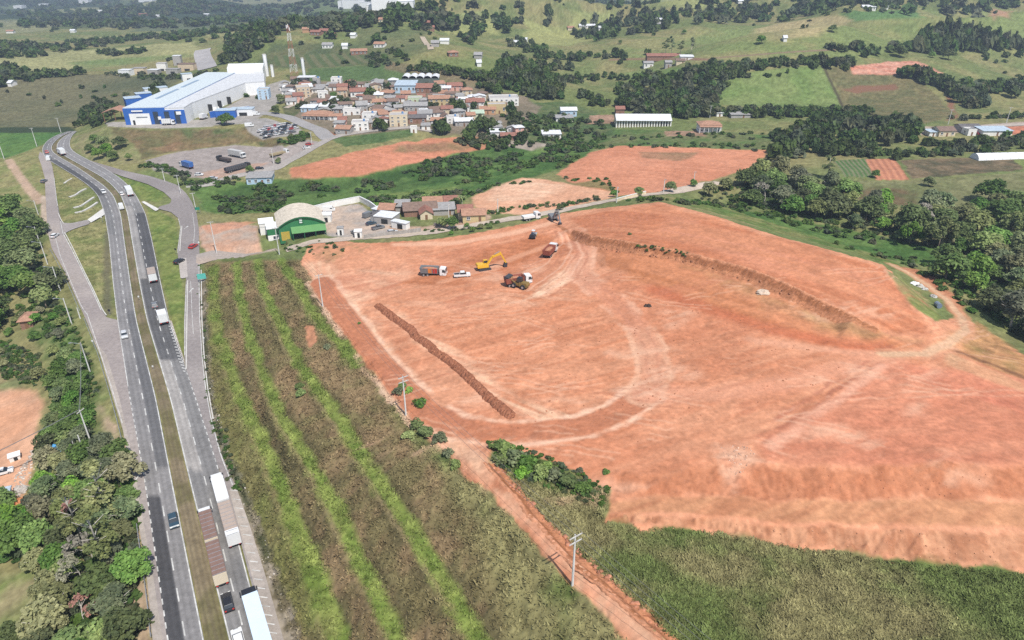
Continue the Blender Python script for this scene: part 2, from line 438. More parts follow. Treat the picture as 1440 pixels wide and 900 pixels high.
def wpoly(pts, close=True, seg=14):
    """pixel polyline -> world XY polyline, densified"""
    q = []
    n = len(pts)
    for i in range(n if close else n - 1):
        a, b = pts[i], pts[(i + 1) % n]
        m = max(1, int(math.hypot(b[0] - a[0], b[1] - a[1]) / seg))
        for k in range(m): q.append((a[0] + (b[0] - a[0]) * k / m, a[1] + (b[1] - a[1]) * k / m))
    if not close: q.append(pts[-1])
    q = np.array(q, float)
    return W(q[:, 0], q[:, 1])[:, :2]
def poly_sd(X, Y, poly):
    """signed distance (inside negative)"""
    d2 = np.full(X.shape, 1e18); ins = np.zeros(X.shape, bool)
    n = len(poly)
    for i in range(n):
        ax, ay = poly[i]; bx, by = poly[(i + 1) % n]
        ex, ey = bx - ax, by - ay; L2 = ex * ex + ey * ey + 1e-12
        t = np.clip(((X - ax) * ex + (Y - ay) * ey) / L2, 0, 1)
        d2 = np.minimum(d2, (X - ax - t * ex) ** 2 + (Y - ay - t * ey) ** 2)
        if ay != by:
            c = ((ay > Y) != (by > Y)) & (X < (bx - ax) * (Y - ay) / (by - ay) + ax)
            ins ^= c
    d = np.sqrt(d2)
    return np.where(ins, -d, d)
def line_d(X, Y, line):
    d2 = np.full(X.shape, 1e18)
    for i in range(len(line) - 1):
        ax, ay = line[i][:2]; bx, by = line[i + 1][:2]
        ex, ey = bx - ax, by - ay; L2 = ex * ex + ey * ey + 1e-12
        t = np.clip(((X - ax) * ex + (Y - ay) * ey) / L2, 0, 1)
        d2 = np.minimum(d2, (X - ax - t * ex) ** 2 + (Y - ay - t * ey) ** 2)
    return np.sqrt(d2)
# ------------------------------------------------------------------ GROUND COLOURS (bare earth, grass, crops) by surveyed patches
X = GX.ravel(); Y = GY.ravel()
N2 = fbm(X, Y, 2.2, 3, 1); N6 = fbm(X, Y, 7, 4, 2); N20 = fbm(X, Y, 22, 4, 3); N70 = fbm(X, Y, 80, 4, 4); N1 = vnoise(X / .8, Y / .8, 9)
DIST = np.hypot(X, Y)
def c3(*c): return np.array(c, np.float32)
CC = np.zeros((X.size, 3), np.float32)
ROUGHN = np.zeros(X.size, np.float32)      # how broken the surface is (grass tufts, clods)
def lerp(a, b, t): return a + (b - a) * t[:, None]
def grass(a, b, k, lo=.3, hi=.7):
    """two tones mixed by noise, with tufty grain"""
    t = sstep(lo, hi, k)
    return (lerp(c3(*a)[None], c3(*b)[None], t)) * (.62 + .76 * N2)[:, None] * (.8 + .4 * N1)[:, None]
base = grass((.12, .145, .052), (.20, .18, .08), .55 * N20 + .45 * N70, .36, .64)
CC[:] = base; ROUGHN[:] = .6
def put(pts, colf, soft=.6, wob=1.5, ws=6, rough=None, amt=1.0, world=False, breakup=None):
    poly = np.array(pts) if world else wpoly(pts)
    m = wob * 2 + soft + 1
    sel = np.where((X > poly[:, 0].min() - m) & (X < poly[:, 0].max() + m) & (Y > poly[:, 1].min() - m) & (Y < poly[:, 1].max() + m))[0]
    if not len(sel): return sel, None
    x = X[sel]; y = Y[sel]
    wx = (fbm(x, y, ws, 3, 21) - .5) * 2 * wob; wy = (fbm(x, y, ws, 3, 22) - .5) * 2 * wob
    w = 1 - sstep(-soft, soft, poly_sd(x + wx, y + wy, poly))
    if breakup is not None: w = w * breakup[sel]
    w = (w * amt).astype(np.float32)
    c = colf[sel] if isinstance(colf, np.ndarray) and colf.ndim == 2 else np.broadcast_to(c3(*colf), (len(sel), 3))
    CC[sel] = CC[sel] + (c - CC[sel]) * w[:, None]
    if rough is not None: ROUGHN[sel] += (rough - ROUGHN[sel]) * w
    return sel, w
def stroke(pts, colf, width, soft=.4, amt=1.0, wob=.4, ws=4, breakup=None, world=False, rough=None):
    ln = np.array(pts) if world else wpoly(pts, False)
    m = width + soft + wob * 2 + 1
    sel = np.where((X > ln[:, 0].min() - m) & (X < ln[:, 0].max() + m) & (Y > ln[:, 1].min() - m) & (Y < ln[:, 1].max() + m))[0]
    if not len(sel): return
    x = X[sel]; y = Y[sel]
    wx = (fbm(x, y, ws, 2, 31) - .5) * 2 * wob; wy = (fbm(x, y, ws, 2, 32) - .5) * 2 * wob
    d = line_d(x + wx, y + wy, ln)
    w = (1 - sstep(width / 2 - soft, width / 2 + soft, d)) * amt
    if breakup is not None: w = w * breakup[sel]
    c = colf[sel] if isinstance(colf, np.ndarray) and colf.ndim == 2 else np.broadcast_to(c3(*colf), (len(sel), 3))
    CC[sel] = CC[sel] + (c - CC[sel]) * w[:, None].astype(np.float32)
    if rough is not None: ROUGHN[sel] += (rough - ROUGHN[sel]) * w
def aniso(ang, long, short, seed, octv=3):
    ca, sa = math.cos(ang), math.sin(ang)
    u = X * ca + Y * sa; v = -X * sa + Y * ca
    return fbm(u / long, v / short, 1.0, octv, seed)

# ---- far valley, hills
FDULL = grass((.085, .095, .05), (.13, .12, .065), N70)
FLIGHT = grass((.27, .26, .12), (.20, .20, .09), N70)
FGREEN = grass((.06, .125, .035), (.085, .15, .04), N20)
PAST = grass((.14, .17, .06), (.20, .19, .08), .5 * N70 + .5 * N20, .38, .62)
PASTG = grass((.115, .165, .05), (.15, .185, .065), N20)
TAN = grass((.32, .26, .13), (.19, .18, .085), N70)
SCRUB = grass((.075, .07, .04), (.15, .11, .065), N6)
VIVID = grass((.05, .10, .026), (.09, .145, .04), .5 * N20 + .5 * N6, .36, .62)
WEED = grass((.035, .07, .02), (.06, .10, .03), N6)
_nf = fbm(X, Y, 230, 4, 15); _nw = fbm(X, Y, 150, 4, 16); _wf = sstep(1150, 1500, Y)
_cf = lerp(lerp(c3(.20, .20, .095)[None], c3(.10, .13, .055)[None], sstep(.38, .55, _nf)), c3(.035, .055, .028)[None], sstep(.50, .56, _nw)) * (.7 + .6 * N20)[:, None]
CC[:] = lerp(CC, _cf, _wf)
put([(-260, 98), (60, 104), (170, 104), (235, 112), (240, 125), (170, 150), (120, 165), (100, 180), (-260, 180)], FDULL, 4, 10, 40)
put([(-260, 80), (120, 70), (270, 58), (285, 72), (260, 80), (165, 94), (60, 101), (-260, 100)], FLIGHT, 5, 14, 50)
put([(100, 88), (260, 74), (275, 78), (190, 88), (130, 95)], grass((.13, .17, .06), (.16, .18, .07), N20), 6, 10, 40)
put([(120, 52), (330, 44), (330, 50), (160, 58)], FLIGHT, 8, 20, 60)
put([(-100, 30), (120, 28), (60, 45), (-100, 50)], grass((.2, .2, .1), (.13, .14, .07), N70), 10, 30, 80)
put([(180, 33), (330, 28), (350, 40), (190, 44)], grass((.09, .11, .06), (.11, .13, .07), N70), 8, 20, 60)
put([(-260, 178), (100, 178), (108, 184), (96, 188), (-260, 188)], (.035, .05, .025), 2, 4, 20)
put([(-260, 187), (88, 186), (62, 204), (10, 223), (-260, 226)], FGREEN, 1.5, 3, 20)
put([(-260, 222), (8, 222), (50, 208), (56, 240), (60, 280), (50, 300), (-260, 300)], grass((.15, .165, .06), (.21, .19, .085), N6), 1.5, 3, 10)
put([(380, 62), (520, 62), (560, 88), (430, 97), (360, 95)], grass((.07, .09, .04), (.11, .11, .05), N20), 4, 6, 20)
put([(505, 40), (600, 42), (610, 72), (560, 80), (500, 68)], grass((.10, .12, .05), (.13, .135, .06), N20), 3, 5, 20)
put([(430, 97), (540, 90), (620, 104), (690, 120), (700, 132), (640, 130), (540, 120), (430, 112)], grass((.07, .11, .04), (.085, .125, .045), N20), 3, 5, 20)
put([(545, 86), (610, 94), (660, 104), (695, 118), (690, 126), (640, 118), (590, 106), (545, 98)], grass((.17, .125, .075), (.14, .12, .065), N20), 2, 4, 15)
for q in ([(560, 28), (690, 14), (700, 50), (650, 50), (610, 42)], [(800, 16), (860, 18), (872, 36), (805, 40)], [(740, 30), (790, 40), (840, 55), (800, 66), (740, 60)], [(900, -3), (1000, 2), (1040, 12), (960, 14), (900, 8)]):
    put(q, grass((.25, .25, .095), (.19, .21, .08), N70), 5, 12, 40)
put([(820, 78), (900, 56), (1000, 40), (1100, 33), (1180, 20), (1300, 12), (1460, 12), (1700, 20), (1700, 60), (1440, 70), (1270, 75), (1100, 90), (980, 90), (860, 88)], PAST, 4, 8, 40)
put([(1060, 42), (1100, 32), (1180, 19), (1205, 28), (1150, 48), (1085, 54)], TAN, 5, 8, 30)
put([(1185, 18), (1290, 12), (1300, 24), (1205, 30)], grass((.085, .15, .05), (.10, .17, .06), N20), 3, 4, 20)
put([(1390, 16), (1430, 16), (1420, 26), (1395, 26)], (.3, .18, .11), 4, 6, 20)
put([(1003, 105), (1155, 90), (1187, 152), (1080, 150), (1008, 148)], PASTG, 1.5, 3, 15)
put([(880, 100), (950, 95), (1000, 100), (960, 115), (890, 120)], PASTG, 2, 4, 15)
put([(1157, 93), (1200, 98), (1290, 110), (1345, 162), (1300, 174), (1230, 168), (1190, 152)], grass((.15, .125, .06), (.10, .10, .045), .6 * N6 + .4 * aniso(.1, 30, 4, 40)), 1.5, 3, 12)
put([(1196, 93), (1250, 87), (1292, 86), (1328, 104), (1285, 106), (1200, 105)], grass((.40, .165, .11), (.45, .24, .17), aniso(.05, 12, 2, 41)), 1, 2, 8)
put([(1182, 125), (1215, 120), (1262, 120), (1265, 126), (1200, 130)], (.17, .09, .055), 1.5, 3, 8)
put([(1330, 170), (1345, 160), (1335, 150), (1330, 135), (1338, 135), (1348, 165)], (.2, .10, .06), 1.5, 2, 8)
stroke([(1157, 92), (1172, 122), (1187, 152)], (.06, .05, .03), 2.2, .8)
stroke([(1000, 82), (1100, 74), (1200, 68)], (.19, .13, .09), 3, 1)
stroke([(860, 84), (930, 82), (1000, 84)], (.2, .12, .08), 5, 2)
put([(1280, 178), (1345, 178), (1440, 171), (1700, 165), (1700, 178), (1440, 180), (1300, 190), (1285, 190)], grass((.33, .28, .22), (.28, .22, .17), N6), .8, 1, 6)
put([(1345, 183), (1440, 177), (1700, 172), (1700, 182), (1440, 188), (1400, 191)], grass((.42, .16, .09), (.36, .14, .085), N6), .8, 1, 6)
put([(1265, 225), (1350, 222), (1425, 224), (1445, 238), (1350, 246), (1284, 252)], SCRUB, 1, 2, 8)
put([(1440, 240), (1700, 235), (1700, 222), (1425, 224)], grass((.16, .19, .06), (.13, .16, .05), N6), 1, 2, 8)
put([(1100, 256), (1285, 254), (1440, 242), (1700, 240), (1700, 300), (1440, 290), (1330, 300), (1200, 282), (1100, 275)], grass((.16, .155, .075), (.12, .13, .055), .5 * N6 + .5 * N20), 1, 2, 10)
put([(1230, 262), (1290, 268), (1290, 290), (1240, 285), (1150, 275)], grass((.13, .09, .05), (.10, .10, .045), N6), 1.5, 3, 8)
u_ = aniso(0, 1, 1, 0)  # (keeps the noise order stable)
# crop rows: ridges along the plot's long side
def rows(pts, a, b, pitch, p0, p1):
    q = W([p0[0], p1[0]], [p0[1], p1[1]]); t = q[1, :2] - q[0, :2]; t /= np.hypot(*t)
    v = (X - q[0, 0]) * -t[1] + (Y - q[0, 1]) * t[0]
    k = .5 + .5 * np.sin(v * 2 * math.pi / pitch)
    put(pts, lerp(c3(*a)[None], c3(*b)[None], sstep(.3, .7, k)) * (.8 + .4 * N2)[:, None], .4, .4, 4)
rows([(1172, 226), (1217, 223), (1236, 250), (1187, 248)], (.06, .12, .035), (.16, .16, .09), 2.2, (1190, 226), (1208, 249))
rows([(1217, 224), (1258, 223), (1279, 253), (1232, 253)], (.43, .19, .11), (.33, .14, .085), 3.0, (1238, 224), (1256, 253))
rows([(385, 78), (520, 74), (530, 88), (440, 96), (385, 92)], (.075, .10, .04), (.12, .12, .06), 9.0, (450, 78), (462, 92))
# ---- valley floor, lots
put([(265, 262), (330, 255), (400, 252), (450, 250), (520, 244), (600, 226), (640, 215), (690, 203), (760, 195), (860, 188), (835, 212), (782, 240), (700, 262), (662, 276), (640, 292), (540, 292), (505, 284), (440, 288), (380, 300), (300, 302), (278, 290)], VIVID, 1.5, 3, 12, rough=1)
put([(420, 256), (520, 246), (620, 224), (640, 228), (560, 252), (470, 268), (400, 275), (330, 285), (300, 280), (330, 262)], WEED, 3, 7, 18, rough=1)
put([(690, 205), (760, 196), (740, 214), (640, 250), (560, 270), (520, 268), (600, 245)], WEED, 3, 8, 14, amt=.7, rough=1)
put([(520, 275), (640, 262), (660, 276), (640, 290), (540, 288)], grass((.13, .17, .05), (.10, .14, .04), N6), 1.5, 2, 8)
put([(740, 195), (860, 182), (1000, 186), (1100, 190), (1100, 212), (950, 206), (830, 206), (760, 215)], grass((.07, .12, .035), (.12, .13, .055), .5 * N6 + .5 * N20), 2, 5, 15)
put([(700, 150), (790, 140), (870, 170), (860, 195), (760, 205), (700, 200)], grass((.06, .095, .035), (.10, .12, .05), N6), 2, 4, 12)
for cx, cy, a, b in ((845, 168, 18, 6), (778, 192, 14, 6), (965, 188, 30, 4)):
    put([(cx - a, cy - b), (cx + a, cy - b), (cx + a, cy + b), (cx - a, cy + b)], grass((.30, .19, .13), (.22, .14, .09), N6), 1, 2, 6)
LOTS = [[(408, 238), (425, 231), (470, 222), (520, 208), (600, 195), (690, 192), (686, 206), (640, 215), (600, 226), (560, 234), (520, 245), (450, 251), (412, 249)],
        [(780, 246), (832, 214), (870, 205), (960, 207), (1085, 212), (1050, 238), (1010, 250), (985, 258), (930, 270), (868, 276), (800, 257)],
        [(660, 278), (700, 262), (735, 250), (765, 252), (862, 270), (868, 277), (800, 292), (735, 302), (690, 300), (668, 290)]]
SOIL = (.50, .225, .132); SOILD = (.36, .135, .07); SOILP = (.63, .41, .28); SOILO = (.37, .145, .068)
A1 = aniso(.45, 14, 1.6, 50); A2 = aniso(-.35, 18, 1.8, 51); A3 = aniso(1.9, 10, 1.2, 52)
def earth(a, b, k): return np.array([[.97, .95, .90]], np.float32) * lerp(c3(*a)[None], c3(*b)[None], sstep(.34, .66, k)) * (.70 + .38 * N2 + .22 * N6)[:, None] * (.88 + .24 * N1)[:, None]
put(LOTS[0], earth((.47, .20, .13), (.40, .17, .10), .5 * N20 + .5 * A2), 1.2, 2.5, 8, rough=.2)
put([(560, 205), (690, 193), (686, 206), (620, 214), (560, 215)], grass((.22, .13, .075), (.15, .12, .06), N6), 3, 5, 10, amt=.8)
put(LOTS[1], earth((.50, .225, .14), (.44, .185, .11), .5 * N20 + .5 * A2), 1.2, 2.5, 8, rough=.2)
put([(900, 213), (985, 215), (960, 226), (905, 222)], grass((.18, .13, .07), (.24, .14, .08), N6), 2, 3, 8, amt=.75)
put([(800, 258), (845, 252), (860, 262), (868, 270), (820, 262)], grass((.15, .15, .06), (.12, .13, .05), N6), 1.5, 2, 8, amt=.8)
put(LOTS[2], earth((.56, .33, .22), (.52, .28, .18), .4 * N20 + .6 * A2), 1.2, 1.5, 6, rough=.2)
put([(690, 262), (740, 252), (800, 262), (760, 280), (690, 285)], earth((.63, .44, .32), (.58, .36, .25), A2), 4, 4, 10, amt=.7)
put([(205, 226), (250, 213), (330, 204), (362, 206), (400, 207), (432, 196), (448, 200), (412, 224), (385, 236), (340, 244), (300, 252), (262, 250), (215, 240)], earth((.30, .265, .255), (.25, .22, .21), .5 * N6 + .5 * A2), .8, 1, 8, rough=.1)
put([(270, 246), (330, 232), (380, 228), (350, 243), (300, 252)], earth((.40, .26, .20), (.34, .24, .19), N6), 1.5, 2, 6, amt=.8)
put([(150, 180), (230, 184), (330, 181), (370, 176), (395, 199), (330, 203), (240, 213), (200, 225), (185, 205)], grass((.16, .115, .06), (.10, .10, .045), .5 * N6 + .5 * N20), 1.5, 3, 8)
put([(250, 182), (330, 180), (340, 192), (260, 196)], grass((.08, .10, .04), (.13, .10, .055), N6), 2, 3, 8)
put([(215, 208), (250, 200), (290, 202), (230, 214)], grass((.20, .12, .07), (.16, .11, .06), N6), 1.5, 2, 8, amt=.7)
put([(395, 199), (430, 186), (440, 192), (400, 206), (370, 206), (360, 200)], grass((.055, .08, .03), (.11, .085, .045), N6), 1, 2, 6)
put([(102, 192), (150, 180), (190, 205), (200, 228), (160, 232), (122, 224), (106, 208)], grass((.15, .16, .065), (.20, .18, .09), N6), 1.2, 2, 8)
put([(148, 172), (290, 168), (300, 178), (230, 181), (152, 178)], earth((.34, .32, .30), (.30, .28, .26), N6), .8, .5, 5, rough=.1)
put([(275, 178), (300, 160), (380, 118), (400, 112), (410, 125), (385, 150), (365, 165), (345, 174)], earth((.31, .29, .275), (.26, .245, .23), N6), .8, .6, 5, rough=.1)
put([(342, 168), (375, 166), (425, 182), (418, 190), (368, 196), (348, 184)], earth((.29, .275, .27), (.25, .24, .23), N6), .8, .6, 5, rough=.1)
put([(395, 128), (430, 116), (560, 112), (640, 118), (735, 135), (760, 150), (735, 200), (640, 190), (580, 182), (480, 192), (455, 186), (440, 175), (405, 160)], earth((.20, .165, .125), (.14, .12, .085), N6), 2, 3, 8)
put([(466, 195), (500, 190), (578, 182), (580, 190), (540, 200), (484, 206)], grass((.06, .10, .035), (.085, .12, .045), N6), 1, 1.5, 6)
put([(398, 150), (430, 138), (428, 150), (412, 165), (400, 160)], grass((.075, .09, .04), (.10, .10, .05), N6), 1, 1.5, 6)
put([(400, 164), (425, 168), (475, 190), (468, 196), (440, 180), (405, 170)], (.22, .10, .06), .8, 1, 6)
put([(700, 200), (735, 197), (780, 204), (745, 212), (715, 206)], earth((.28, .24, .21), (.22, .19, .16), N6), 1, 2, 6)
put([(276, 318), (330, 312), (362, 318), (366, 345), (395, 352), (330, 362), (290, 356), (280, 335)], earth((.45, .27, .19), (.34, .28, .24), .5 * N6 + .5 * N20), .8, 1, 6, rough=.1)
put([(280, 318), (325, 312), (360, 312), (330, 322), (300, 330)], earth((.50, .24, .15), (.44, .22, .14), N6), 1, 1.5, 6, amt=.8)
put([(436, 296), (504, 286), (520, 298), (560, 318), (570, 330), (520, 336), (462, 332), (450, 326)], earth((.31, .29, .28), (.42, .33, .27), .5 * N6 + .5 * N20), .6, .6, 5, rough=.1)
put([(545, 318), (600, 318), (640, 312), (690, 300), (690, 308), (640, 322), (560, 330)], earth((.40, .30, .23), (.33, .22, .16), N6), .8, 1, 5)
# ---- grassland round the site
FORE = grass((.09, .118, .034), (.175, .158, .07), .45 * N6 + .55 * N20, .38, .6)
put([(640, 610), (860, 660), (860, 720), (1000, 735), (1440, 790), (1700, 800), (1700, 1100), (200, 1100), (400, 880), (290, 500), (286, 365), (440, 365), (520, 490)], FORE, .5, .8, 5, rough=1)
put([(680, 620), (740, 630), (860, 680), (850, 720), (780, 690), (690, 660)], grass((.06, .10, .025), (.11, .13, .045), N6), 2.5, 4, 6, amt=.85, rough=1)
put([(860, 735), (1440, 795), (1700, 800), (1700, 825), (1440, 822), (1100, 790), (880, 755)], grass((.08, .12, .03), (.13, .13, .05), N6), 2, 4, 6, amt=.35)
put([(560, 590), (610, 600), (640, 640), (600, 650), (565, 620)], grass((.06, .10, .03), (.10, .12, .04), N6), 2, 3, 6, amt=.8)
# terraces: dry grass faces and bright green shelves
TERR = [(405, 905), (300, 590), (288, 500), (286, 368), (430, 366), (445, 400), (500, 475), (520, 520), (600, 640), (680, 760), (720, 900), (740, 1000), (440, 1000)]
put(TERR, grass((.20, .14, .075), (.13, .108, .05), .5 * N6 + .3 * N20 + .2 * N2, .4, .6), 2.0, 1.5, 6, rough=1)
def wl(nm): return STW[nm][:, :2]
GBR = grass((.108, .158, .03), (.155, .188, .046), .6 * N6 + .4 * N2, .35, .65)
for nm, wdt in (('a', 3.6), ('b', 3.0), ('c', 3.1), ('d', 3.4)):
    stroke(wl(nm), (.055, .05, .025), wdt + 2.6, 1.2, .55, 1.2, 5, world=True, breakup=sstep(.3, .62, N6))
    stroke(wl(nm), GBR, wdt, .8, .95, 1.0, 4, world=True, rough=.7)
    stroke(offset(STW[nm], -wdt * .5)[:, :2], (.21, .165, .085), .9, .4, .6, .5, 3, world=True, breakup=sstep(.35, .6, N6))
put([(287, 372), (300, 372), (330, 560), (400, 740), (470, 905), (415, 905), (300, 590), (290, 500)], grass((.09, .125, .025), (.14, .13, .05), N6), 2, 2, 5, amt=.6)
INF = grass((.10, .15, .035), (.15, .17, .05), .6 * N6 + .4 * N2)
put([(206, 290), (225, 298), (248, 309), (251, 335), (248, 362), (260, 420), (257, 505), (244, 470), (230, 400), (214, 330)], INF, .6, .6, 5, amt=.85)
put([(150, 242), (208, 255), (236, 272), (222, 285), (200, 281), (185, 262)], INF, .6, .6, 5, amt=.85)
put([(76, 240), (120, 282), (142, 298), (150, 440), (132, 420), (92, 335), (80, 290)], grass((.13, .155, .05), (.21, .19, .085), .6 * N6 + .4 * N2), .6, .8, 5, amt=.85)
stroke([(151, 325), (150, 380), (152, 440)], (.10, .09, .06), 2.2, .8, .7, .6)
put([(430, 458), (442, 458), (446, 480), (436, 490), (430, 475)], earth((.45, .22, .13), (.35, .17, .1), N2), .4, .6, 3)
# stony verge and drain between the pavement and the embankment
stroke([(425, 960), (404, 891), (385, 835), (368, 775), (347, 726), (328, 679), (311, 640), (297, 590), (289, 540), (285, 500), (284, 450), (284, 390)], earth((.30, .26, .21), (.13, .11, .07), N2), 3.4, .6, 1, .8, 3)
stroke([(434, 960), (411, 891), (393, 835), (376, 775), (355, 726), (335, 679), (318, 640), (303, 590), (293, 540), (288, 500), (287, 450)], (.05, .06, .025), 1.6, .6, .8, .8, 3, breakup=sstep(.3, .6, N6))
# ---- earthworks
EA = earth((.53, .255, .155), (.43, .175, .098), .45 * N20 + .3 * A1 + .25 * N70)
SITE = [(424, 368), (436, 340), (470, 338), (520, 342), (600, 338), (680, 326), (740, 314), (790, 300), (860, 291), (930, 284), (1000, 302), (1100, 334), (1180, 355), (1242, 372), (1275, 400), (1312, 450),
        (1340, 448), (1366, 452), (1440, 500), (1700, 560), (1700, 812), (1440, 806), (1400, 790), (1360, 800), (1310, 778), (1250, 790), (1190, 768), (1130, 776), (1060, 750), (1000, 752), (950, 738), (905, 748), (880, 728), (852, 740), (858, 690), (820, 668), (760, 645), (692, 622), (684, 650),
        (720, 686), (760, 731), (805, 782), (850, 818), (935, 900), (1010, 970), (950, 970), (890, 903), (830, 846), (760, 776), (690, 698), (655, 668), (620, 630), (570, 572), (520, 506), (470, 446), (440, 398)]
_ss, _sw = put(SITE, EA, .35, .9, 3.5, rough=.15)
SITEM = np.zeros(X.size, np.float32); SITEM[_ss] = _sw
put([(440, 400), (520, 500), (620, 628), (690, 690), (700, 660), (640, 600), (560, 500), (480, 400), (470, 365), (430, 368)], earth(SOILP, (.53, .29, .19), .5 * N6 + .5 * A3), 1.5, 2, 6, amt=.75)
put([(690, 690), (760, 768), (890, 900), (960, 975), (1000, 970), (935, 902), (805, 786), (720, 692)], earth((.60, .36, .24), (.52, .26, .165), .5 * N6 + .5 * N2), .6, .8, 3, amt=.9)
stroke([(700, 655), (724, 688), (764, 733), (809, 783), (854, 818), (940, 896), (1014, 965)], earth((.24, .09, .05), (.40, .17, .10), N2), 1.5, .4, .95, .8, 2)
# pad: paler dust sheets with scraper streaks
put([(530, 420), (640, 400), (760, 390), (860, 420), (900, 500), (880, 560), (740, 600), (720, 585), (600, 480)], earth((.50, .23, .135), (.455, .19, .105), A1), 3, 4, 15, amt=.7)
put([(545, 430), (620, 470), (720, 560), (800, 580), (900, 560), (880, 580), (740, 602), (640, 520), (530, 432)], earth(SOILP, (.56, .30, .2), aniso(-.73, 16, .9, 60)), 2, 2.5, 8, amt=.8, breakup=sstep(.36, .6, aniso(-.73, 22, 1.6, 61)))
put([(470, 380), (560, 365), (620, 400), (560, 410), (500, 440), (470, 420)], earth((.62, .40, .28), (.55, .29, .19), A2), 3, 4, 8, amt=.7, breakup=sstep(.4, .6, N20))
put([(735, 425), (790, 380), (835, 345), (842, 360), (820, 385), (770, 415), (700, 430)], earth((.66, .46, .33), (.58, .34, .23), aniso(.9, 12, 1, 62)), 1.2, 1.5, 5, amt=.85)
put([(560, 420), (700, 410), (800, 400), (820, 420), (700, 440), (590, 445)], earth((.60, .37, .255), (.54, .28, .18), A2), 3, 4, 10, amt=.7, breakup=sstep(.4, .62, A2))
put([(560, 400), (700, 345), (760, 330), (800, 345), (720, 375), (640, 400)], earth((.40, .155, .078), (.34, .125, .06), A2), 2, 3, 8, amt=.85)
stroke([(560, 344), (640, 342), (720, 328), (780, 312)], (.60, .34, .22), 4.5, 1.2, .8, .8)
stroke([(620, 396), (700, 372), (770, 345), (800, 330)], (.55, .28, .17), 3, 1, .6, .8)
# eastern pad: long scraper passes
A4 = aniso(-.72, 40, 2.2, 63)
put([(800, 305), (930, 288), (1100, 337), (1240, 376), (1290, 440), (1305, 470), (1235, 462), (1120, 408), (960, 354), (830, 332)], earth((.47, .20, .112), (.39, .145, .075), A4), 1.5, 2, 8, amt=.9)
put([(930, 300), (1100, 350), (1230, 390), (1270, 430), (1100, 385), (930, 335)], earth((.58, .31, .20), (.50, .22, .135), A4), 4, 4, 12, amt=.7, breakup=sstep(.42, .62, A4))
# bank below the pad and the orange cut
put([(826, 342), (880, 350), (960, 362), (1050, 388), (1120, 416), (1200, 456), (1280, 484), (1255, 494), (1180, 486), (1080, 460), (980, 432), (900, 398), (850, 372)], earth(SOILO, (.45, .19, .10), .5 * A4 + .5 * N20), 2, 3, 8, amt=.95)
put([(960, 372), (1060, 400), (1130, 425), (1250, 470), (1290, 478), (1200, 470), (1100, 440)], grass((.30, .17, .08), (.38, .18, .095), N6), 2.5, 3, 8, amt=.8)
put([(1130, 440), (1180, 450), (1260, 475), (1230, 480), (1150, 462)], grass((.13, .13, .04), (.30, .17, .08), N6), 2, 3, 5, amt=.7)
stroke([(920, 408), (1000, 436), (1090, 464), (1180, 484), (1250, 492)], earth((.43, .135, .07), (.38, .125, .065), N6), 5.5, 2, .85, 1.0)
stroke([(1060, 478), (1160, 492), (1250, 500), (1310, 498)], (.56, .29, .185), 3.2, 1.2, .5, 1)
stroke(offset(BENCH, .9)[:, :2], earth((.21, .09, .045), (.32, .14, .07), N6), 1.5, .4, .9, .5, 2, world=True, breakup=sstep(.12, .35, N6))
for q in ([(905, 346), (925, 348), (920, 354), (903, 351)], [(945, 350), (970, 356), (965, 362), (942, 357)]):
    put(q, WEED, .6, .8, 3)
put([(838, 345), (850, 348), (852, 372), (842, 378), (838, 362)], earth((.30, .13, .07), (.42, .2, .12), A3), .8, 1, 3, amt=.8)
# south east pad, its broken edge
put([(1240, 508), (1440, 530), (1700, 560), (1700, 652), (1440, 656), (1250, 658), (1080, 650), (1075, 625), (1160, 560)], earth((.43, .165, .10), (.49, .21, .13), .5 * N20 + .5 * aniso(.1, 20, 3, 64)), 2, 2.5, 10, amt=.9)
put([(1250, 505), (1340, 520), (1440, 545), (1440, 580), (1320, 545)], earth((.44, .15, .095), (.46, .18, .11), N6), 2, 3, 8, amt=.8)
put([(860, 672), (950, 664), (1010, 652), (1100, 654), (1250, 658), (1440, 654), (1700, 652), (1700, 700), (1440, 702), (1250, 702), (1100, 702), (1000, 697), (862, 702)], earth((.43, .18, .10), (.33, .13, .07), .5 * N2 + .5 * aniso(1.5, 6, 1.2, 65)), .8, 2, 4, amt=1, rough=.8)
put([(862, 702), (1000, 697), (1100, 703), (1250, 703), (1440, 703), (1700, 702), (1700, 740), (1440, 742), (1250, 736), (1100, 731), (1000, 724), (858, 720)], earth((.45, .225, .125), (.35, .155, .085), .5 * A1 + .5 * N20), .6, 1, 5, amt=.95)
put([(857, 724), (1000, 730), (1100, 740), (1250, 745), (1440, 752), (1700, 756), (1700, 806), (1440, 800), (1250, 782), (1100, 764), (1000, 744), (853, 734)], earth((.48, .25, .15), (.27, .115, .062), .5 * N2 + .5 * aniso(1.5, 5, 1.0, 66)), .5, 1, 3, amt=.8, rough=2.0)
put([(1010, 625), (1050, 622), (1066, 640), (1050, 668), (1030, 690), (1012, 660)], earth((.56, .34, .24), (.46, .22, .14), N2), 2, 2.5, 4, amt=.75, rough=.7)
put([(1340, 470), (1380, 455), (1440, 500), (1700, 560), (1700, 600), (1440, 535), (1345, 500)], grass((.42, .19, .09), (.36, .20, .09), .5 * N6 + .5 * N20), 1.5, 2.5, 6, amt=.95)
put([(1350, 480), (1400, 480), (1440, 505), (1420, 520), (1370, 500)], grass((.16, .15, .05), (.36, .19, .09), N6), 2, 3, 5, amt=.7)
stroke([(1335, 490), (1370, 503), (1410, 518), (1450, 535), (1550, 565)], (.13, .06, .035), 1.6, .6, .8, .8, 3)
put([(1335, 496), (1440, 538), (1440, 552), (1330, 512)], earth((.50, .30, .18), (.45, .24, .14), N6), 1, 1.5, 5, amt=.8)
_rq = random.Random(21)
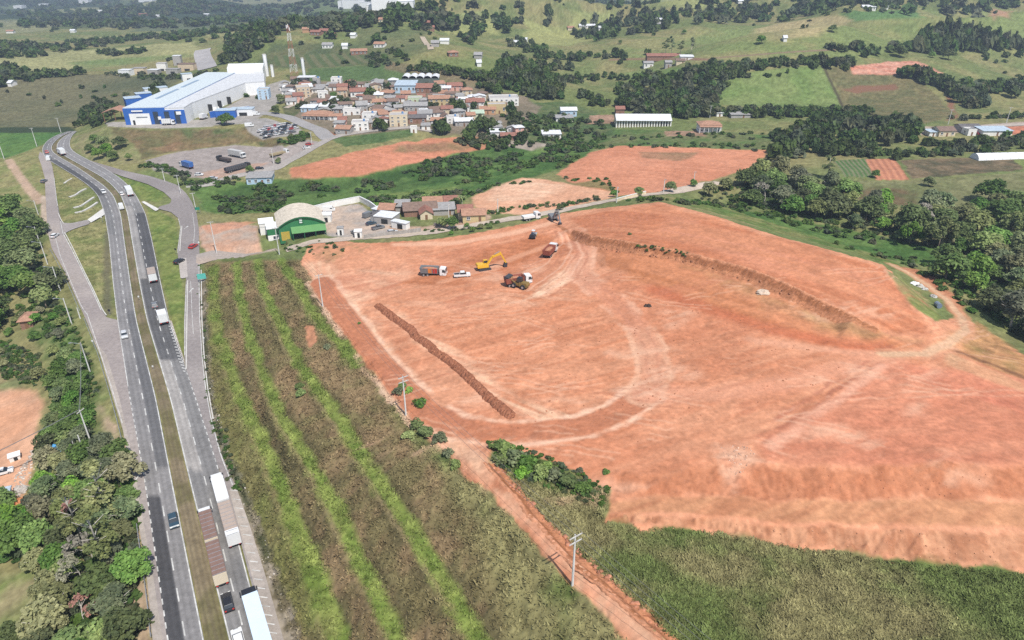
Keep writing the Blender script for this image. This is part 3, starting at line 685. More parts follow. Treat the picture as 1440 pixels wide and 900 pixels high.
# haul roads and trails
def track(pts, wdt, c=(.41, .16, .088), edge=(.66, .44, .31), amt=.95):
    stroke(pts, edge, wdt + 2.6, .6, .7, .9, 3, breakup=sstep(.3, .55, N6)); stroke(pts, earth(c, tuple(k * .9 for k in c), N6), wdt, .6, amt, .5, 5)
    q = np.c_[wpoly(pts, False), np.zeros(len(wpoly(pts, False)))]
    for o in (-1, 1):
        stroke(offset(q, o * wdt * .22)[:, :2], tuple(k * .86 for k in c), .7, .35, .5, .3, 6, world=True)
put([(440, 345), (470, 340), (520, 345), (500, 362), (470, 372), (445, 362)], grass((.12, .13, .04), (.42, .2, .12), N6), 1.5, 2.5, 4, amt=.7, breakup=sstep(.4, .55, N6))
track([(450, 395), (480, 438), (520, 490), (560, 540), (600, 580), (640, 600), (690, 608), (750, 608), (820, 599), (870, 580), (905, 556)], 6.5)
track([(905, 556), (920, 530), (915, 490), (895, 455)], 6, (.47, .21, .13), (.58, .34, .22), .6)
track([(895, 455), (870, 430), (840, 405), (815, 385), (820, 350), (805, 330)], 6, (.50, .22, .135), (.58, .32, .21), .5)
# ditch beside the pad
stroke([(905, 556), (1000, 552), (1080, 545), (1200, 515), (1260, 502)], (.54, .26, .165), 6, 2, .5, 1)
stroke([(1075, 622), (1130, 580), (1190, 540), (1235, 510)], (.30, .115, .07), 1.2, .5, .8, .8, 3, breakup=sstep(.3, .55, N6)); stroke([(1088, 628), (1145, 584), (1200, 546), (1240, 514)], (.57, .30, .20), 2.2, .8, .7, .8)
stroke([(1062, 612), (1120, 570), (1180, 532), (1222, 508)], (.34, .13, .08), .9, .5, .7, .8, 3, breakup=sstep(.3, .55, N6))
put([(1252, 372), (1290, 378), (1330, 396), (1360, 440), (1372, 470), (1345, 445), (1310, 408), (1280, 388)], earth((.36, .14, .085), (.42, .19, .11), N6), 1.2, 1.5, 5, amt=.9)
put([(1243, 378), (1262, 386), (1300, 418), (1322, 444), (1318, 452), (1290, 436), (1262, 404)], grass((.14, .165, .05), (.20, .18, .08), N6), .8, 1, 4)
put([(932, 281), (1000, 297), (1100, 329), (1180, 350), (1242, 369), (1258, 378), (1275, 384), (1256, 366), (1180, 340), (1100, 316), (1020, 292), (960, 278)], grass((.085, .13, .035), (.16, .16, .06), N6), .8, 1.2, 4)
put([(1020, 292), (1100, 305), (1200, 325), (1320, 348), (1316, 374), (1262, 368), (1180, 342), (1100, 318)], VIVID, 1.5, 2, 8, rough=1)
track([(1240, 498), (1300, 498), (1335, 482), (1358, 465), (1352, 445), (1330, 420), (1300, 398), (1278, 384), (1255, 372)], 2.2, (.52, .33, .21), (.46, .23, .13), .95)
for k in range(26):      # damp and dusty sheets, spoil
    cx, cy = _rq.uniform(480, 1400), _rq.uniform(370, 690); a_, b_ = _rq.uniform(20, 70), _rq.uniform(5, 16)
    put([(cx + a_ * math.cos(t), cy + b_ * math.sin(t)) for t in np.linspace(0, 5.6, 8)], (.60, .37, .25) if k % 3 else (.37, .14, .08), 3, 5, 7, amt=.5, breakup=sstep(.4, .6, .5 * N6 + .5 * A1))
# faint wheel arcs all over the pad
_rg = random.Random(3)
for i in range(90):
    cx, cy = _rg.uniform(500, 1400), _rg.uniform(370, 640)
    a = _rg.choice((-.12, .1, -.35, .3)) + _rg.uniform(-.15, .15); ln = _rg.uniform(60, 190); bend = _rg.uniform(-25, 25)
    p = [(cx + math.cos(a) * ln * t, cy + math.sin(a) * ln * t * .6 + bend * t * t) for t in (-.5, -.25, 0, .25, .5)]
    q_ = np.c_[wpoly(p, False), np.zeros(len(wpoly(p, False)))]
    if len(q_) < 3: continue
    for o_ in (-1.0, 1.0): stroke(offset(q_, o_)[:, :2], (.60, .36, .24) if i % 3 else (.31, .12, .07), .6, .3, .36, .7, 3, world=True, breakup=sstep(.38, .58, N6) * SITEM)
# curving cut lines by the working face
for k in range(7):
    stroke([(770 - k * 10, 418 - k * 3), (812 - k * 8, 392 - k * 5), (826 - k * 7, 362 - k * 4), (815 - k * 6, 336 - k * 2)], (.60, .36, .25) if k % 2 else (.36, .15, .09), .7, .35, .55, .6, 5)
for k in range(9):
    stroke([(838 + k * 9, 322 - k * 1.4), (836 + k * 9, 312 - k * 1.2), (828 + k * 9, 304 - k)], (.40, .16, .10), .5, .3, .5, .3, 3)
# ---- west side
put([(-400, 530), (0, 540), (30, 545), (62, 560), (56, 600), (60, 625), (44, 660), (30, 700), (0, 712), (-400, 720)], earth((.52, .31, .21), (.45, .24, .15), .5 * N6 + .5 * N20), 1, 1.5, 5, rough=.2)
put([(-400, 480), (0, 505), (40, 520), (30, 548), (-400, 545)], grass((.15, .16, .07), (.24, .19, .1), N6), 1.5, 2, 6)
put([(-300, 800), (0, 806), (50, 806), (55, 845), (40, 885), (0, 905), (-300, 920)], grass((.13, .165, .05), (.22, .19, .10), N6), 1, 1.5, 5)
stroke([(122, 560), (138, 580), (150, 605), (160, 625), (172, 632)], earth((.40, .30, .22), (.30, .23, .16), N2), 3.4, .6, .95, .8)
put([(140, 610), (172, 616), (178, 650), (150, 640)], earth((.42, .30, .22), (.33, .24, .17), N6), .8, 1, 4)
stroke([(12, 225), (25, 245), (38, 262), (50, 276), (58, 284)], earth((.42, .30, .23), (.36, .26, .19), N6), 4, .8, .95, .6)
put([(58, 275), (66, 275), (69, 330), (60, 326), (57, 300)], earth((.42, .34, .28), (.36, .29, .23), N6), .6, .6, 4)
put([(184, 720), (196, 725), (207, 825), (214, 960), (196, 960), (186, 840)], earth((.36, .27, .19), (.25, .2, .12), N6), .8, 1.2, 4)
put([(70, 415), (100, 430), (130, 510), (150, 570), (160, 625), (140, 620), (100, 560), (60, 500), (40, 440)], grass((.075, .12, .035), (.14, .145, .06), .5 * N6 + .5 * N2), 2, 3, 6, rough=1)

# fine relief: tufts on grass, clods on broken soil
Zf = GZ.ravel().copy()
near = 1 - sstep(260, 420, DIST)
Zf += near * ROUGHN * ((N1 - .5) * .35 + (N2 - .5) * .8)
Zf += near * (1 - ROUGHN) * ((N6 - .5) * .25 + (A1 - .5) * .18)
# ------------------------------------------------------------------ ROADS (all on the level platform z = 0)
ROADZ = 0.05
def upl(pts, z=0.0):
    return np.array([[*map(float, U(a, b, z))] for a, b in pts])
def smooth_line(q, step=3.0, it=3):
    q = np.c_[q, np.zeros(len(q))]; r = resample(q, step)[:, :2]
    for _ in range(it):
        s = r.copy(); s[1:-1] = (r[:-2] + 2 * r[1:-1] + r[2:]) / 4; r = s
    return r
def respace(q, n):
    d = np.r_[0, np.cumsum(np.hypot(*np.diff(q, axis=0).T))]
    t = np.linspace(0, d[-1], n)
    return np.c_[np.interp(t, d, q[:, 0]), np.interp(t, d, q[:, 1])]
YS = [960, 900, 675, 560, 450, 400, 337, 300, 275, 262, 250, 237, 228, 221, 213, 206, 199, 193, 188, 184.5]
LC_L = [244, 235, 203, 182, 165, 159, 153, 147, 138, 126, 109, 88, 73, 63, 59, 60, 65, 73, 84, 97]
LC_R = [299, 287, 242, 220, 192, 184, 175, 170, 160, 148, 131, 112, 97, 84, 73, 72, 77, 84, 93, 103]
RC_L = [337, 322, 266, 239, 206, 196, 185, 179, 170, 159, 145, 122, 106, 93, 81, 79, 82, 88, 96, 104.5]
RC_R = [389, 372, 313, 276, 238, 227, 214, 205, 192, 182, 169, 148, 131, 117, 103, 98, 98, 100, 103, 108]
def edge(xs): return smooth_line(upl(list(zip(xs, YS))), 3, 6)
eLL, eLR, eRL, eRR = edge(LC_L), edge(LC_R), edge(RC_L), edge(RC_R)
NS = 260
eLL, eLR, eRL, eRR = [respace(e, NS) for e in (eLL, eLR, eRL, eRR)]

road_mat = attr_mat('asphalt', rough=.8, nscale=.9, namt=.26, spec=.25)
line_mat = paint('road paint', (.52, .51, .48), .6, .5, .5)
def strip_mesh(A, B, z, cols, name):
    """surface between two edge lines; cols(u, station array) -> rgb"""
    n = len(A); us = np.linspace(0, 1, 17)
    V = np.concatenate([np.c_[A + (B - A) * u, np.full(n, z)] for u in us]); m = len(us)
    C = np.concatenate([cols(np.full(n, u), np.arange(n), (A + (B - A) * u)) for u in us])
    I = np.arange(n - 1); F = []
    for k in range(m - 1):
        a = k * n + I; F.append(np.c_[a, a + 1, a + n + 1, a + n])
    F = np.concatenate(F)
    # orientation up
    p = V[F[0]]; nz = np.cross(p[1] - p[0], p[2] - p[0])[2]
    if nz < 0: F = F[:, ::-1]
    me = np_mesh(name, V, F, [road_mat], {'col': C})
    o = link(name, me); tag(o, kind='structure'); return o
st_y = lambda py: int(np.argmin(np.abs(eLL[:, 1] - float(U(200, py)[1]))))
def wheel(u, p):
    w = sum(np.exp(-((u - c) / .045) ** 2) for c in (.16, .36, .64, .84))
    return (1 - .24 * w) * (.78 + .44 * fbm(p[:, 0], p[:, 1], 5, 4, 81))
def lc_col(u, s, p):
    g = np.full((len(u), 3), .0) + np.array([.205, .195, .19])
    y = p[:, 1]
    new = (y < U(200, 697)[1]) & (u < .5); g[new] = (.066, .064, .066)
    d2 = (u > .5) & (y > U(200, 660)[1]) & (y < U(200, 437)[1]); g[d2] = (.13, .127, .128)
    d3 = (u <= .5) & (y > U(150, 330)[1]); g[d3] = (.17, .165, .162)
    d4 = (u < .5) & (y > U(150, 275)[1]) & (y < U(150, 225)[1]); g[d4] = (.085, .083, .085)
    return g * wheel(u, p)[:, None]
def rc_col(u, s, p):
    y = p[:, 1]
    g = np.zeros((len(u), 3)) + np.array([.185, .178, .172])
    lft = (u < .5) & (y > U(280, 660)[1]) & (y < U(280, 505)[1]); g[lft] = (.30, .28, .26)
    lf2 = (u < .42) & (y > U(280, 392)[1]) & (y < U(200, 290)[1]); g[lf2] = (.27, .255, .24)
    dk = (u > .42) & (y > U(220, 465)[1]) & (y < U(200, 300)[1]); g[dk] = (.082, .08, .082)
    dk2 = (u > .1) & (y > U(220, 505)[1]) & (y < U(220, 392)[1]); g[dk2] = (.10, .098, .098)
    far = y > U(200, 285)[1]; g[far] = (.22, .21, .205)
    return g * wheel(u, p)[:, None]
strip_mesh(eLL, eLR, ROADZ + .012, lc_col, 'carriageway')
strip_mesh(eRL, eRR, ROADZ + .012, rc_col, 'carriageway')
ROADPOLYS = [np.r_[eLL, eLR[::-1]], np.r_[eRL, eRR[::-1]]]
# side roads, shoulders, links: flat sheets
def sheet(name, pts, z, colf, world=None):
    q = upl(pts) if world is None else world
    from mathutils.geometry import tessellate_polygon
    # fine grid clipped to the outline keeps the colour attribute detailed
    x0, y0 = q.min(0); x1, y1 = q.max(0)
    st = 1.2 if (x1 - x0) * (y1 - y0) < 9000 else 2.2
    gx = np.arange(x0 + st / 2, x1, st); gy = np.arange(y0 + st / 2, y1, st)
    G = np.stack(np.meshgrid(gx, gy), -1).reshape(-1, 2)
    inside = poly_sd(G[:, 0], G[:, 1], q) < -st * .6
    G = G[inside]
    ring = respace(np.r_[q, q[:1]], max(12, int(sum(np.hypot(*np.diff(np.r_[q, q[:1]], axis=0).T)) / st)))[:-1]
    n = len(ring)
    pts2 = [Vector(p) for p in ring] + [Vector(p) for p in G]
    r = delaunay_2d_cdt(pts2, [(i, (i + 1) % n) for i in range(n)], [], 1, 1e-4)
    V = np.array([[v[0], v[1], z] for v in r[0]]); F = np.array([f for f in r[2] if len(f) == 3])
    p = V[F[:, 0]]; nz = np.cross(V[F[:, 1]] - p, V[F[:, 2]] - p)[:, 2]
    F[nz < 0] = F[nz < 0][:, ::-1]
    o = link(name, np_mesh(name, V, F, [road_mat], {'col': colf(V[:, 0], V[:, 1])})); tag(o, kind='structure')
    ROADPOLYS.append(q); return o
def tone(a, b, sc=8):
    def f(x, y):
        k = sstep(.3, .7, fbm(x * .8 + y * .6, y * .8 - x * .6, sc * 2, 3, 91))[:, None]
        return (np.array(a) * (1 - k) + np.array(b) * k) * (.93 + .14 * fbm(x * .8 + y * .6, y * .8 - x * .6, 16, 2, 92))[:, None]
    return f
WARM = tone((.25, .215, .20), (.30, .26, .235)); PALE = tone((.36, .315, .275), (.30, .26, .225), 6); WARMD = tone((.21, .185, .175), (.26, .23, .215))
# west side road with its wide shoulder
WEST_OUT = [(224, 960), (214, 895), (208, 825), (201, 775), (193, 725), (185, 675), (173, 605), (156, 550), (141, 500), (121, 450), (104, 412), (88, 376), (73, 350), (68, 330), (66, 312), (64, 275), (63, 250), (58, 232), (54, 221), (56, 213)]
WEST_IN = [(70, 222), (74, 236), (77, 255), (80, 280), (86, 312), (91, 330), (101, 350), (116, 380), (131, 410), (141, 432), (150, 447), (167, 450), (184, 560), (205, 675), (222, 790), (237, 900), (245, 960)]
sheet('side_road', WEST_OUT + WEST_IN, ROADZ, WARM)
sheet('shoulder', [(236, 960), (214, 895), (208, 825), (201, 775), (193, 725), (185, 675), (173, 605), (156, 550), (141, 500), (130, 475), (150, 500), (168, 560), (186, 640), (200, 725), (214, 800), (226, 880), (237, 960)], ROADZ + .004, PALE)
sheet('link_road', [(84, 309), (87, 313), (100, 314), (123, 309), (127, 314), (104, 322), (92, 327), (90, 332), (84, 332)], ROADZ + .004, WARMD)
def concrete(x, y): return (np.array([[.55, .53, .49]]) * (.85 + .3 * fbm(x, y, 3, 3, 95))[:, None])
sheet('paved_apron', [(123, 309), (145, 293), (147, 302), (128, 313)], ROADZ + .008, concrete)
sheet('paved_apron', [(199, 284), (203, 283), (224, 294), (219, 297)], ROADZ + .008, concrete)
# east side road
EAST_OUT = [(118, 223), (140, 230), (175, 240), (212, 248), (232, 254), (249, 260), (262, 272), (270, 284), (277, 302), (280, 325), (280, 345), (281, 365), (281, 400), (282, 450), (285, 500), (290, 545), (298, 590), (312, 640), (329, 679), (350, 735), (372, 805), (397, 893), (418, 965)]
EAST_IN = [(392, 965), (372, 890), (354, 822), (336, 752), (319, 690), (311, 665), (298, 635), (283, 590), (271, 555), (262, 525), (259, 500), (259, 450), (261, 400), (262, 392), (251, 366), (249, 352), (252, 335), (254, 318), (250, 306), (240, 298), (224, 294), (222, 291), (240, 286), (241, 280), (230, 270), (208, 259), (175, 249), (150, 240), (135, 236), (128, 230)]
sheet('side_road', EAST_OUT + EAST_IN, ROADZ + .002, WARMD)
sheet('shoulder', [(330, 679), (350, 735), (372, 805), (397, 893), (418, 965), (392, 965), (375, 890), (357, 822), (339, 752), (322, 690)], ROADZ + .006, PALE)
sheet('layby', [(251, 366), (262, 362), (264, 390), (254, 392)], ROADZ + .007, tone((.4, .36, .33), (.34, .3, .27)))
sheet('gore_area', [(232, 452), (241, 450), (259, 505), (262, 530), (254, 520)], ROADZ + .005, PALE)
sheet('side_road', [(276, 358), (300, 352), (345, 357), (400, 350), (402, 356), (350, 366), (300, 366), (281, 372), (276, 370)], ROADZ + .004, tone((.30, .26, .23), (.36, .28, .22)))
# central reserve is terrain; markings
mk = MB(); mz = ROADZ + .03
def ribbon(q, w, z=mz, mb=None):
    mb = mb or mk
    t = np.gradient(q, axis=0); t /= np.linalg.norm(t, axis=1)[:, None] + 1e-9
    nrm = np.c_[-t[:, 1], t[:, 0]] * w / 2
    a = q + nrm; b = q - nrm
    vs = [(*p, z) for p in a] + [(*p, z) for p in b]; n = len(q)
    mb.add(vs, [(i, i + n, i + n + 1, i + 1) for i in range(n - 1)])
def dashes(q, dash, period, w, start=0.0):
    d = np.r_[0, np.cumsum(np.hypot(*np.diff(q, axis=0).T))]; s = start
    while s + dash < d[-1]:
        t = np.array([s, s + dash / 2, s + dash]); ribbon(np.c_[np.interp(t, d, q[:, 0]), np.interp(t, d, q[:, 1])], w); s += period
def between(A, B, u): return A + (B - A) * u
ribbon(between(eLL, eLR, .97), .22); ribbon(between(eRL, eRR, .03), .22)
dashes(between(eLL, eLR, .5), 3.4, 8.0, .24, 1.5); dashes(between(eRL, eRR, .48), 3.4, 8.0, .24, 4)
k450 = int(np.argmin(np.abs(eLL[:, 1] - U(165, 545)[1]))); k690 = int(np.argmin(np.abs(eRR[:, 1] - U(313, 690)[1]))); k560 = int(np.argmin(np.abs(eRR[:, 1] - U(270, 510)[1])))
dashes(between(eLL, eLR, .02)[:k450], 1.4, 2.8, .22); ribbon(between(eLL, eLR, .02)[k450:], .2)
ribbon(between(eRL, eRR, .975)[:k690], .22); dashes(between(eRL, eRR, .975)[k690:k560], 1.4, 2.8, .22); ribbon(between(eRL, eRR, .975)[k560:], .2)
def pl(pts, w): ribbon(smooth_line(upl(pts), 2, 2), w)
pl([(122, 440), (139, 490), (157, 545), (172, 595)], .18)
pl([(77, 330), (84, 358), (98, 392), (114, 430), (122, 442)], .18)
pl([(81, 290), (86, 316), (89, 330)], .22); pl([(89, 329), (100, 349), (116, 381), (131, 411), (142, 436)], .25); pl([(76, 250), (80, 283), (85, 311)], .2)
pl([(87, 315), (100, 316), (124, 310)], .2); pl([(89, 329), (104, 321), (126, 315)], .2)
pl([(280, 372), (280, 400), (281, 450), (284, 500), (289, 545), (297, 590), (311, 642), (327, 682)], .2)
pl([(262, 400), (260, 450), (260, 500)], .2); pl([(251, 308), (254, 320), (252, 336), (250, 356)], .18); pl([(176, 242), (212, 249.5), (246, 261)], .12)
pl([(271, 300), (274, 325), (272, 345)], .14); pl([(268, 395), (269, 412), (270, 440), (272, 470)], .14)
# arrows, zebra hatching
for px, py in ((269, 408), (262, 320), (196, 668)):
    x, y = U(px, py); mk.box(x - .15, x + .15, y - 2, y + .5, mz, mz + .002); mk.add([(x - .6, y + .5, mz), (x + .6, y + .5, mz), (x, y + 1.8, mz)], [(0, 1, 2)])
for k in range(24):        # chevrons on the near shoulder
    py = 690 + k * 12.5; x0, y0 = U(np.interp(py, [675, 690, 752, 822, 890, 965], [315, 322, 339, 357, 374, 394]), py); d = (1.9, -.25)
    mk.add([(x0 + .3, y0, mz), (x0 + d[0], y0 + d[1], mz), (x0 + d[0], y0 + d[1] + .22, mz), (x0 + .3, y0 + .22, mz)], [(0, 1, 2, 3)])
for k in range(17):
    py = 455 + k * 4.2; xa = np.interp(py, [450, 505, 525], [234, 250, 258]); xb = np.interp(py, [450, 505, 530], [240, 258, 261]); a = U(xa, py); b = U(xb, py + 1)
    mk.add([(a[0], a[1], mz), (b[0], b[1], mz), (b[0], b[1] + .4, mz), (a[0], a[1] + .4, mz)], [(0, 1, 2, 3)])
for k in range(0):
    py = 505 + k * 7; xa = np.interp(py, [500, 560, 650], [142, 160, 178]); a = U(xa, py); b = U(xa + 9, py + 1.2)
    mk.add([(a[0], a[1], mz), (b[0], b[1], mz), (b[0], b[1] + .22, mz), (a[0], a[1] + .22, mz)], [(0, 1, 2, 3)])
tag(mk.build('lane_markings', line_mat), kind='structure')

# reserve between the carriageways: dry mown grass with wheel ruts
MED = np.r_[eLR, eRL[::-1]]
# kerb stones round the infields (real steps)
kb = MB()
def kerb(pts, h=.14, w=.3):
    q = smooth_line(upl(pts), 2, 2); t = np.gradient(q, axis=0); t /= np.linalg.norm(t, axis=1)[:, None]; nn = np.c_[-t[:, 1], t[:, 0]] * w / 2
    n = len(q); a = q + nn; b = q - nn
    vs = [(*p, -.1) for p in a] + [(*p, ROADZ + h) for p in a] + [(*p, ROADZ + h) for p in b] + [(*p, -.1) for p in b]
    fs = []
    for i in range(n - 1):
        for k in range(3): fs.append((k * n + i, (k + 1) * n + i, (k + 1) * n + i + 1, k * n + i + 1))
    kb.add(vs, fs)
kerb([(82, 300), (87, 312), (90, 315)]); kerb([(91, 327), (102, 348), (118, 381), (133, 411), (145, 438), (150, 444)]); kerb([(264, 395), (263, 450), (262, 520)]); kerb([(256, 318), (254, 336), (253, 354)])
kerb([(283, 380), (284, 450), (287, 500), (292, 545), (300, 590)])
tag(kb.build('kerb', paint('kerb concrete', (.5, .48, .44), .85, .2, .5)), kind='structure')
# infield drains: pale concrete channels down the grass
for pts in ([(90, 258), (95, 254), (101, 251)], [(97, 277), (106, 274), (114, 268), (121, 265)], [(103, 292), (113, 290), (123, 283), (132, 277)], [(105, 299), (116, 297), (127, 291), (137, 284)]):
    d = MB(); q = smooth_line(upl(pts), 1.5, 1)
    for i in range(len(q) - 1):
        a, b = q[i], q[i + 1]; n = np.array([-(b - a)[1], (b - a)[0]]); n = n / np.hypot(*n) * .45
        d.add([(*(a + n), .1), (*(b + n), .1), (*(b - n), .1), (*(a - n), .1), (*(a + n), -.8), (*(b + n), -.8), (*(b - n), -.8), (*(a - n), -.8)], [(0, 3, 2, 1), (0, 1, 5, 4), (3, 7, 6, 2)])
    tag(d.build('drain_channel', paint('drain concrete', (.52, .5, .46), .9, .2, .6)), kind='structure')

def finish_ground():
    global Zf
    for q in ROADPOLYS:          # bed the roads: the ground stays just below the paving
        m = 2
        sel = np.where((X > q[:, 0].min() - m) & (X < q[:, 0].max() + m) & (Y > q[:, 1].min() - m) & (Y < q[:, 1].max() + m))[0]
        sd = poly_sd(X[sel], Y[sel], q)
        w = 1 - sstep(.15, 1.3, sd)
        Zf[sel] = Zf[sel] * (1 - w) + np.minimum(Zf[sel], -.28) * w
    q = MED; sel = np.where((X > q[:, 0].min()) & (X < q[:, 0].max()) & (Y > q[:, 1].min()) & (Y < q[:, 1].max()))[0]
    ins = poly_sd(X[sel], Y[sel], q) < -.2; s = sel[ins]
    mid = between(eLR, eRL, .5); dd = line_d(X[s], Y[s], mid)
    g = lerp(c3(.20, .16, .10)[None], c3(.13, .115, .055)[None], sstep(.35, .65, N6[s])) * (.75 + .5 * N2[s])[:, None]
    rut = np.exp(-((dd - .1) / .25) ** 2) * .5 + np.exp(-((dd - .9) / .25) ** 2) * .3
    CC[s] = g * (1 - rut[:, None]) + c3(.10, .08, .055) * rut[:, None]
    Zf[s] = np.clip(Zf[s], -.15, .12)
    GZ[:] = Zf.reshape(NR, NC)
    V = np.c_[X, Y, Zf]
    i = np.arange(NR - 1)[:, None] * NC + np.arange(NC - 1)[None]
    F = np.stack([i, i + 1, i + NC + 1, i + NC], -1).reshape(-1, 4)
    p = V[F[0]]
    if np.cross(p[1] - p[0], p[2] - p[0])[2] < 0: F = F[:, ::-1]
    gm = attr_mat('ground', rough=.95, nscale=1.1, namt=.22, spec=.06)
    o = link('ground', np_mesh('ground', V, F, [gm], {'col': np.clip(CC, .005, .9)}, smooth=True)); tag(o, kind='structure')
finish_ground()
# ------------------------------------------------------------------ PLANTS
def leaf_mat(name, lo=1.4, hi=2.7, trans=.4):
    m, nt, b = new_mat(name)
    a = nt.nodes.new('ShaderNodeAttribute'); a.attribute_name = 'col'
    oi = nt.nodes.new('ShaderNodeObjectInfo')
    k = maprange(nt, oi.outputs['Random'], 0, 1, lo, hi)
    s = nt.nodes.new('ShaderNodeVectorMath'); s.operation = 'SCALE'
    nt.links.new(a.outputs['Color'], s.inputs[0]); nt.links.new(k, s.inputs['Scale'])
    hs = nt.nodes.new('ShaderNodeHueSaturation'); nt.links.new(s.outputs[0], hs.inputs['Color'])
    mm = nt.nodes.new('ShaderNodeMath'); mm.operation = 'MULTIPLY'; mm.inputs[1].default_value = 7.31
    nt.links.new(oi.outputs['Random'], mm.inputs[0])
    fr = nt.nodes.new('ShaderNodeMath'); fr.operation = 'FRACT'; nt.links.new(mm.outputs[0], fr.inputs[0])
    nt.links.new(maprange(nt, fr.outputs[0], 0, 1, .465, .52), hs.inputs['Hue'])
    nt.links.new(maprange(nt, fr.outputs[0], 0, 1, .75, 1.1), hs.inputs['Saturation'])
    out = nt.nodes['Material Output']
    nt.links.new(hs.outputs[0], b.inputs['Base Color']); b.inputs['Roughness'].default_value = .65; b.inputs['Specular IOR Level'].default_value = .2
    tr = nt.nodes.new('ShaderNodeBsdfTranslucent'); nt.links.new(hs.outputs[0], tr.inputs[0])
    mx = nt.nodes.new('ShaderNodeMixShader'); mx.inputs[0].default_value = trans
    nt.links.new(b.outputs[0], mx.inputs[1]); nt.links.new(tr.outputs[0], mx.inputs[2]); nt.links.new(mx.outputs[0], out.inputs[0])
    return m
LEAF = leaf_mat('foliage'); LEAFM = leaf_mat('wood foliage', 1.0, 1.0, .35); BARK = paint('bark', (.20, .16, .12), .9, .3, 1.5); BARKP = paint('pale bark', (.48, .44, .38), .85, .3, 1.2)

def leaf_cloud(lobes, n, size, cols, rs, up=.5, shell=(.7, 1.0), droop=0.0, aspect=1.0):
    """leaf-sized quads on lumpy lobes (cx,cy,cz,rx,ry,rz); returns verts, faces, colours"""
    lb = np.array(lobes, float)
    wgt = (lb[:, 3] * lb[:, 4] * lb[:, 5]) ** (2 / 3); wgt /= wgt.sum()
    k = rs.choice(len(lb), n, p=wgt)
    d = rs.normal(size=(n, 3)); d /= np.linalg.norm(d, axis=1)[:, None]
    d[:, 2] = np.where(d[:, 2] < -.35, -d[:, 2] * .6, d[:, 2])
    r = rs.uniform(shell[0], shell[1], n)[:, None]
    c = lb[k, :3] + d * lb[k, 3:6] * r
    nrm = d * (1 - up) + np.array([0, 0, 1]) * up + rs.normal(size=(n, 3)) * .34; nrm /= np.linalg.norm(nrm, axis=1)[:, None]
    t = np.cross(nrm, rs.normal(size=(n, 3))); t /= np.linalg.norm(t, axis=1)[:, None]; b = np.cross(nrm, t)
    s = (size * rs.uniform(.6, 1.35, n))[:, None]
    t = t * s * aspect; b = b * s
    V = np.stack([c - t - b * .5, c + t * .1 - b, c + t + b * .4, c - t * .2 + b], 1)
    V[:, :, 2] -= droop * s
    lob_t = rs.uniform(0, 1, len(lb))[k]; mixv = np.clip(lob_t * .65 + rs.uniform(-.1, .45, n), 0, 1)[:, None]
    C = np.array(cols[0]) * (1 - mixv) + np.array(cols[1]) * mixv
    C = C * rs.uniform(.75, 1.25, n)[:, None]
    F = np.arange(n * 4).reshape(n, 4)
    return V.reshape(-1, 3), F, np.repeat(C, 4, axis=0)

def lobes_round(rs, rx, rz, cz, n=12, lr=(.36, .6), flat=1.0):
    L_ = []
    for i in range(n):
        d = rs.normal(size=3); d /= np.linalg.norm(d); d[2] = abs(d[2]) * 1.35 - .6
        k = rs.uniform(.45, .8); r = rx * rs.uniform(*lr)
        L_.append((d[0] * rx * k, d[1] * rx * k, cz + d[2] * rz * k, r, r * rs.uniform(.85, 1.15), r * flat * rs.uniform(.7, .95)))
    L_.append((0, 0, cz, rx * .6, rx * .6, rz * .7))
    return L_
def trunk_mb(h, r, rs, limbs=5, spread=2.2, top=None):
    t = MB(); top = top or h
    a = Vector((0, 0, -.4)); q = Vector((rs.uniform(-.3, .3), rs.uniform(-.3, .3), h * .5)); e = Vector((rs.uniform(-.6, .6), rs.uniform(-.6, .6), h))
    t.cyl(a, q, r * 1.25, r * .85, 7); t.cyl(q, e, r * .85, r * .4, 6)
    for i in range(limbs):
        an = 2 * math.pi * i / limbs + rs.uniform(-.4, .4); s = q.lerp(e, rs.uniform(0, .6))
        t.cyl(s, s + Vector((math.cos(an) * spread, math.sin(an) * spread, spread * rs.uniform(.5, 1.1))), r * .45, r * .15, 5)
    return t
G_D = ((.044, .07, .02), (.088, .122, .034)); G_M = ((.05, .092, .022), (.105, .155, .04)); G_L = ((.075, .14, .024), (.15, .21, .048))
G_O = ((.09, .10, .04), (.155, .16, .065)); G_G = ((.06, .078, .04), (.125, .14, .07)); G_Y = ((.10, .14, .03), (.18, .20, .05)); G_R = ((.14, .07, .04), (.20, .11, .06)); G_GRAY = ((.13, .12, .09), (.20, .19, .14))
PROTO = {}
def proto_tree(key, name, seed, h, lobes, n, size, cols, bark=None, tr=.22, limbs=5, spread=2.2, **kw):
    rs = np.random.RandomState(seed)
    lb = lobes(rs) if callable(lobes) else lobes
    V, F, C = leaf_cloud(lb, n, size, cols, rs, **kw)
    crown = np_mesh(name + '_crown', V, F, [LEAF], {'col': C})
    tm = trunk_mb(h, tr, rs, limbs, spread).mesh(name + '_trunk', bark or BARK, True)
    PROTO[key] = (name, tm, crown)
for i in range(3):
    proto_tree(f'broad{i}', 'broadleaf_tree', 20 + i, 4.2, lambda rs: lobes_round(rs, 4.2, 4.0, 4.4, 18), 2100, .36, (G_D, G_M, G_D)[i])
    proto_tree(f'mid{i}', 'broadleaf_tree', 40 + i, 3.6, lambda rs: lobes_round(rs, 3.6, 3.4, 3.8, 14), 1600, .34, (G_M, G_L, G_O)[i])
for i in range(2):
    proto_tree(f'grey{i}', 'broadleaf_tree', 60 + i, 4.5, lambda rs: lobes_round(rs, 4.0, 4.0, 4.6, 18, (.25, .45)), 1500, .33, (G_G, G_O)[i], bark=BARKP, limbs=7, spread=3.0)
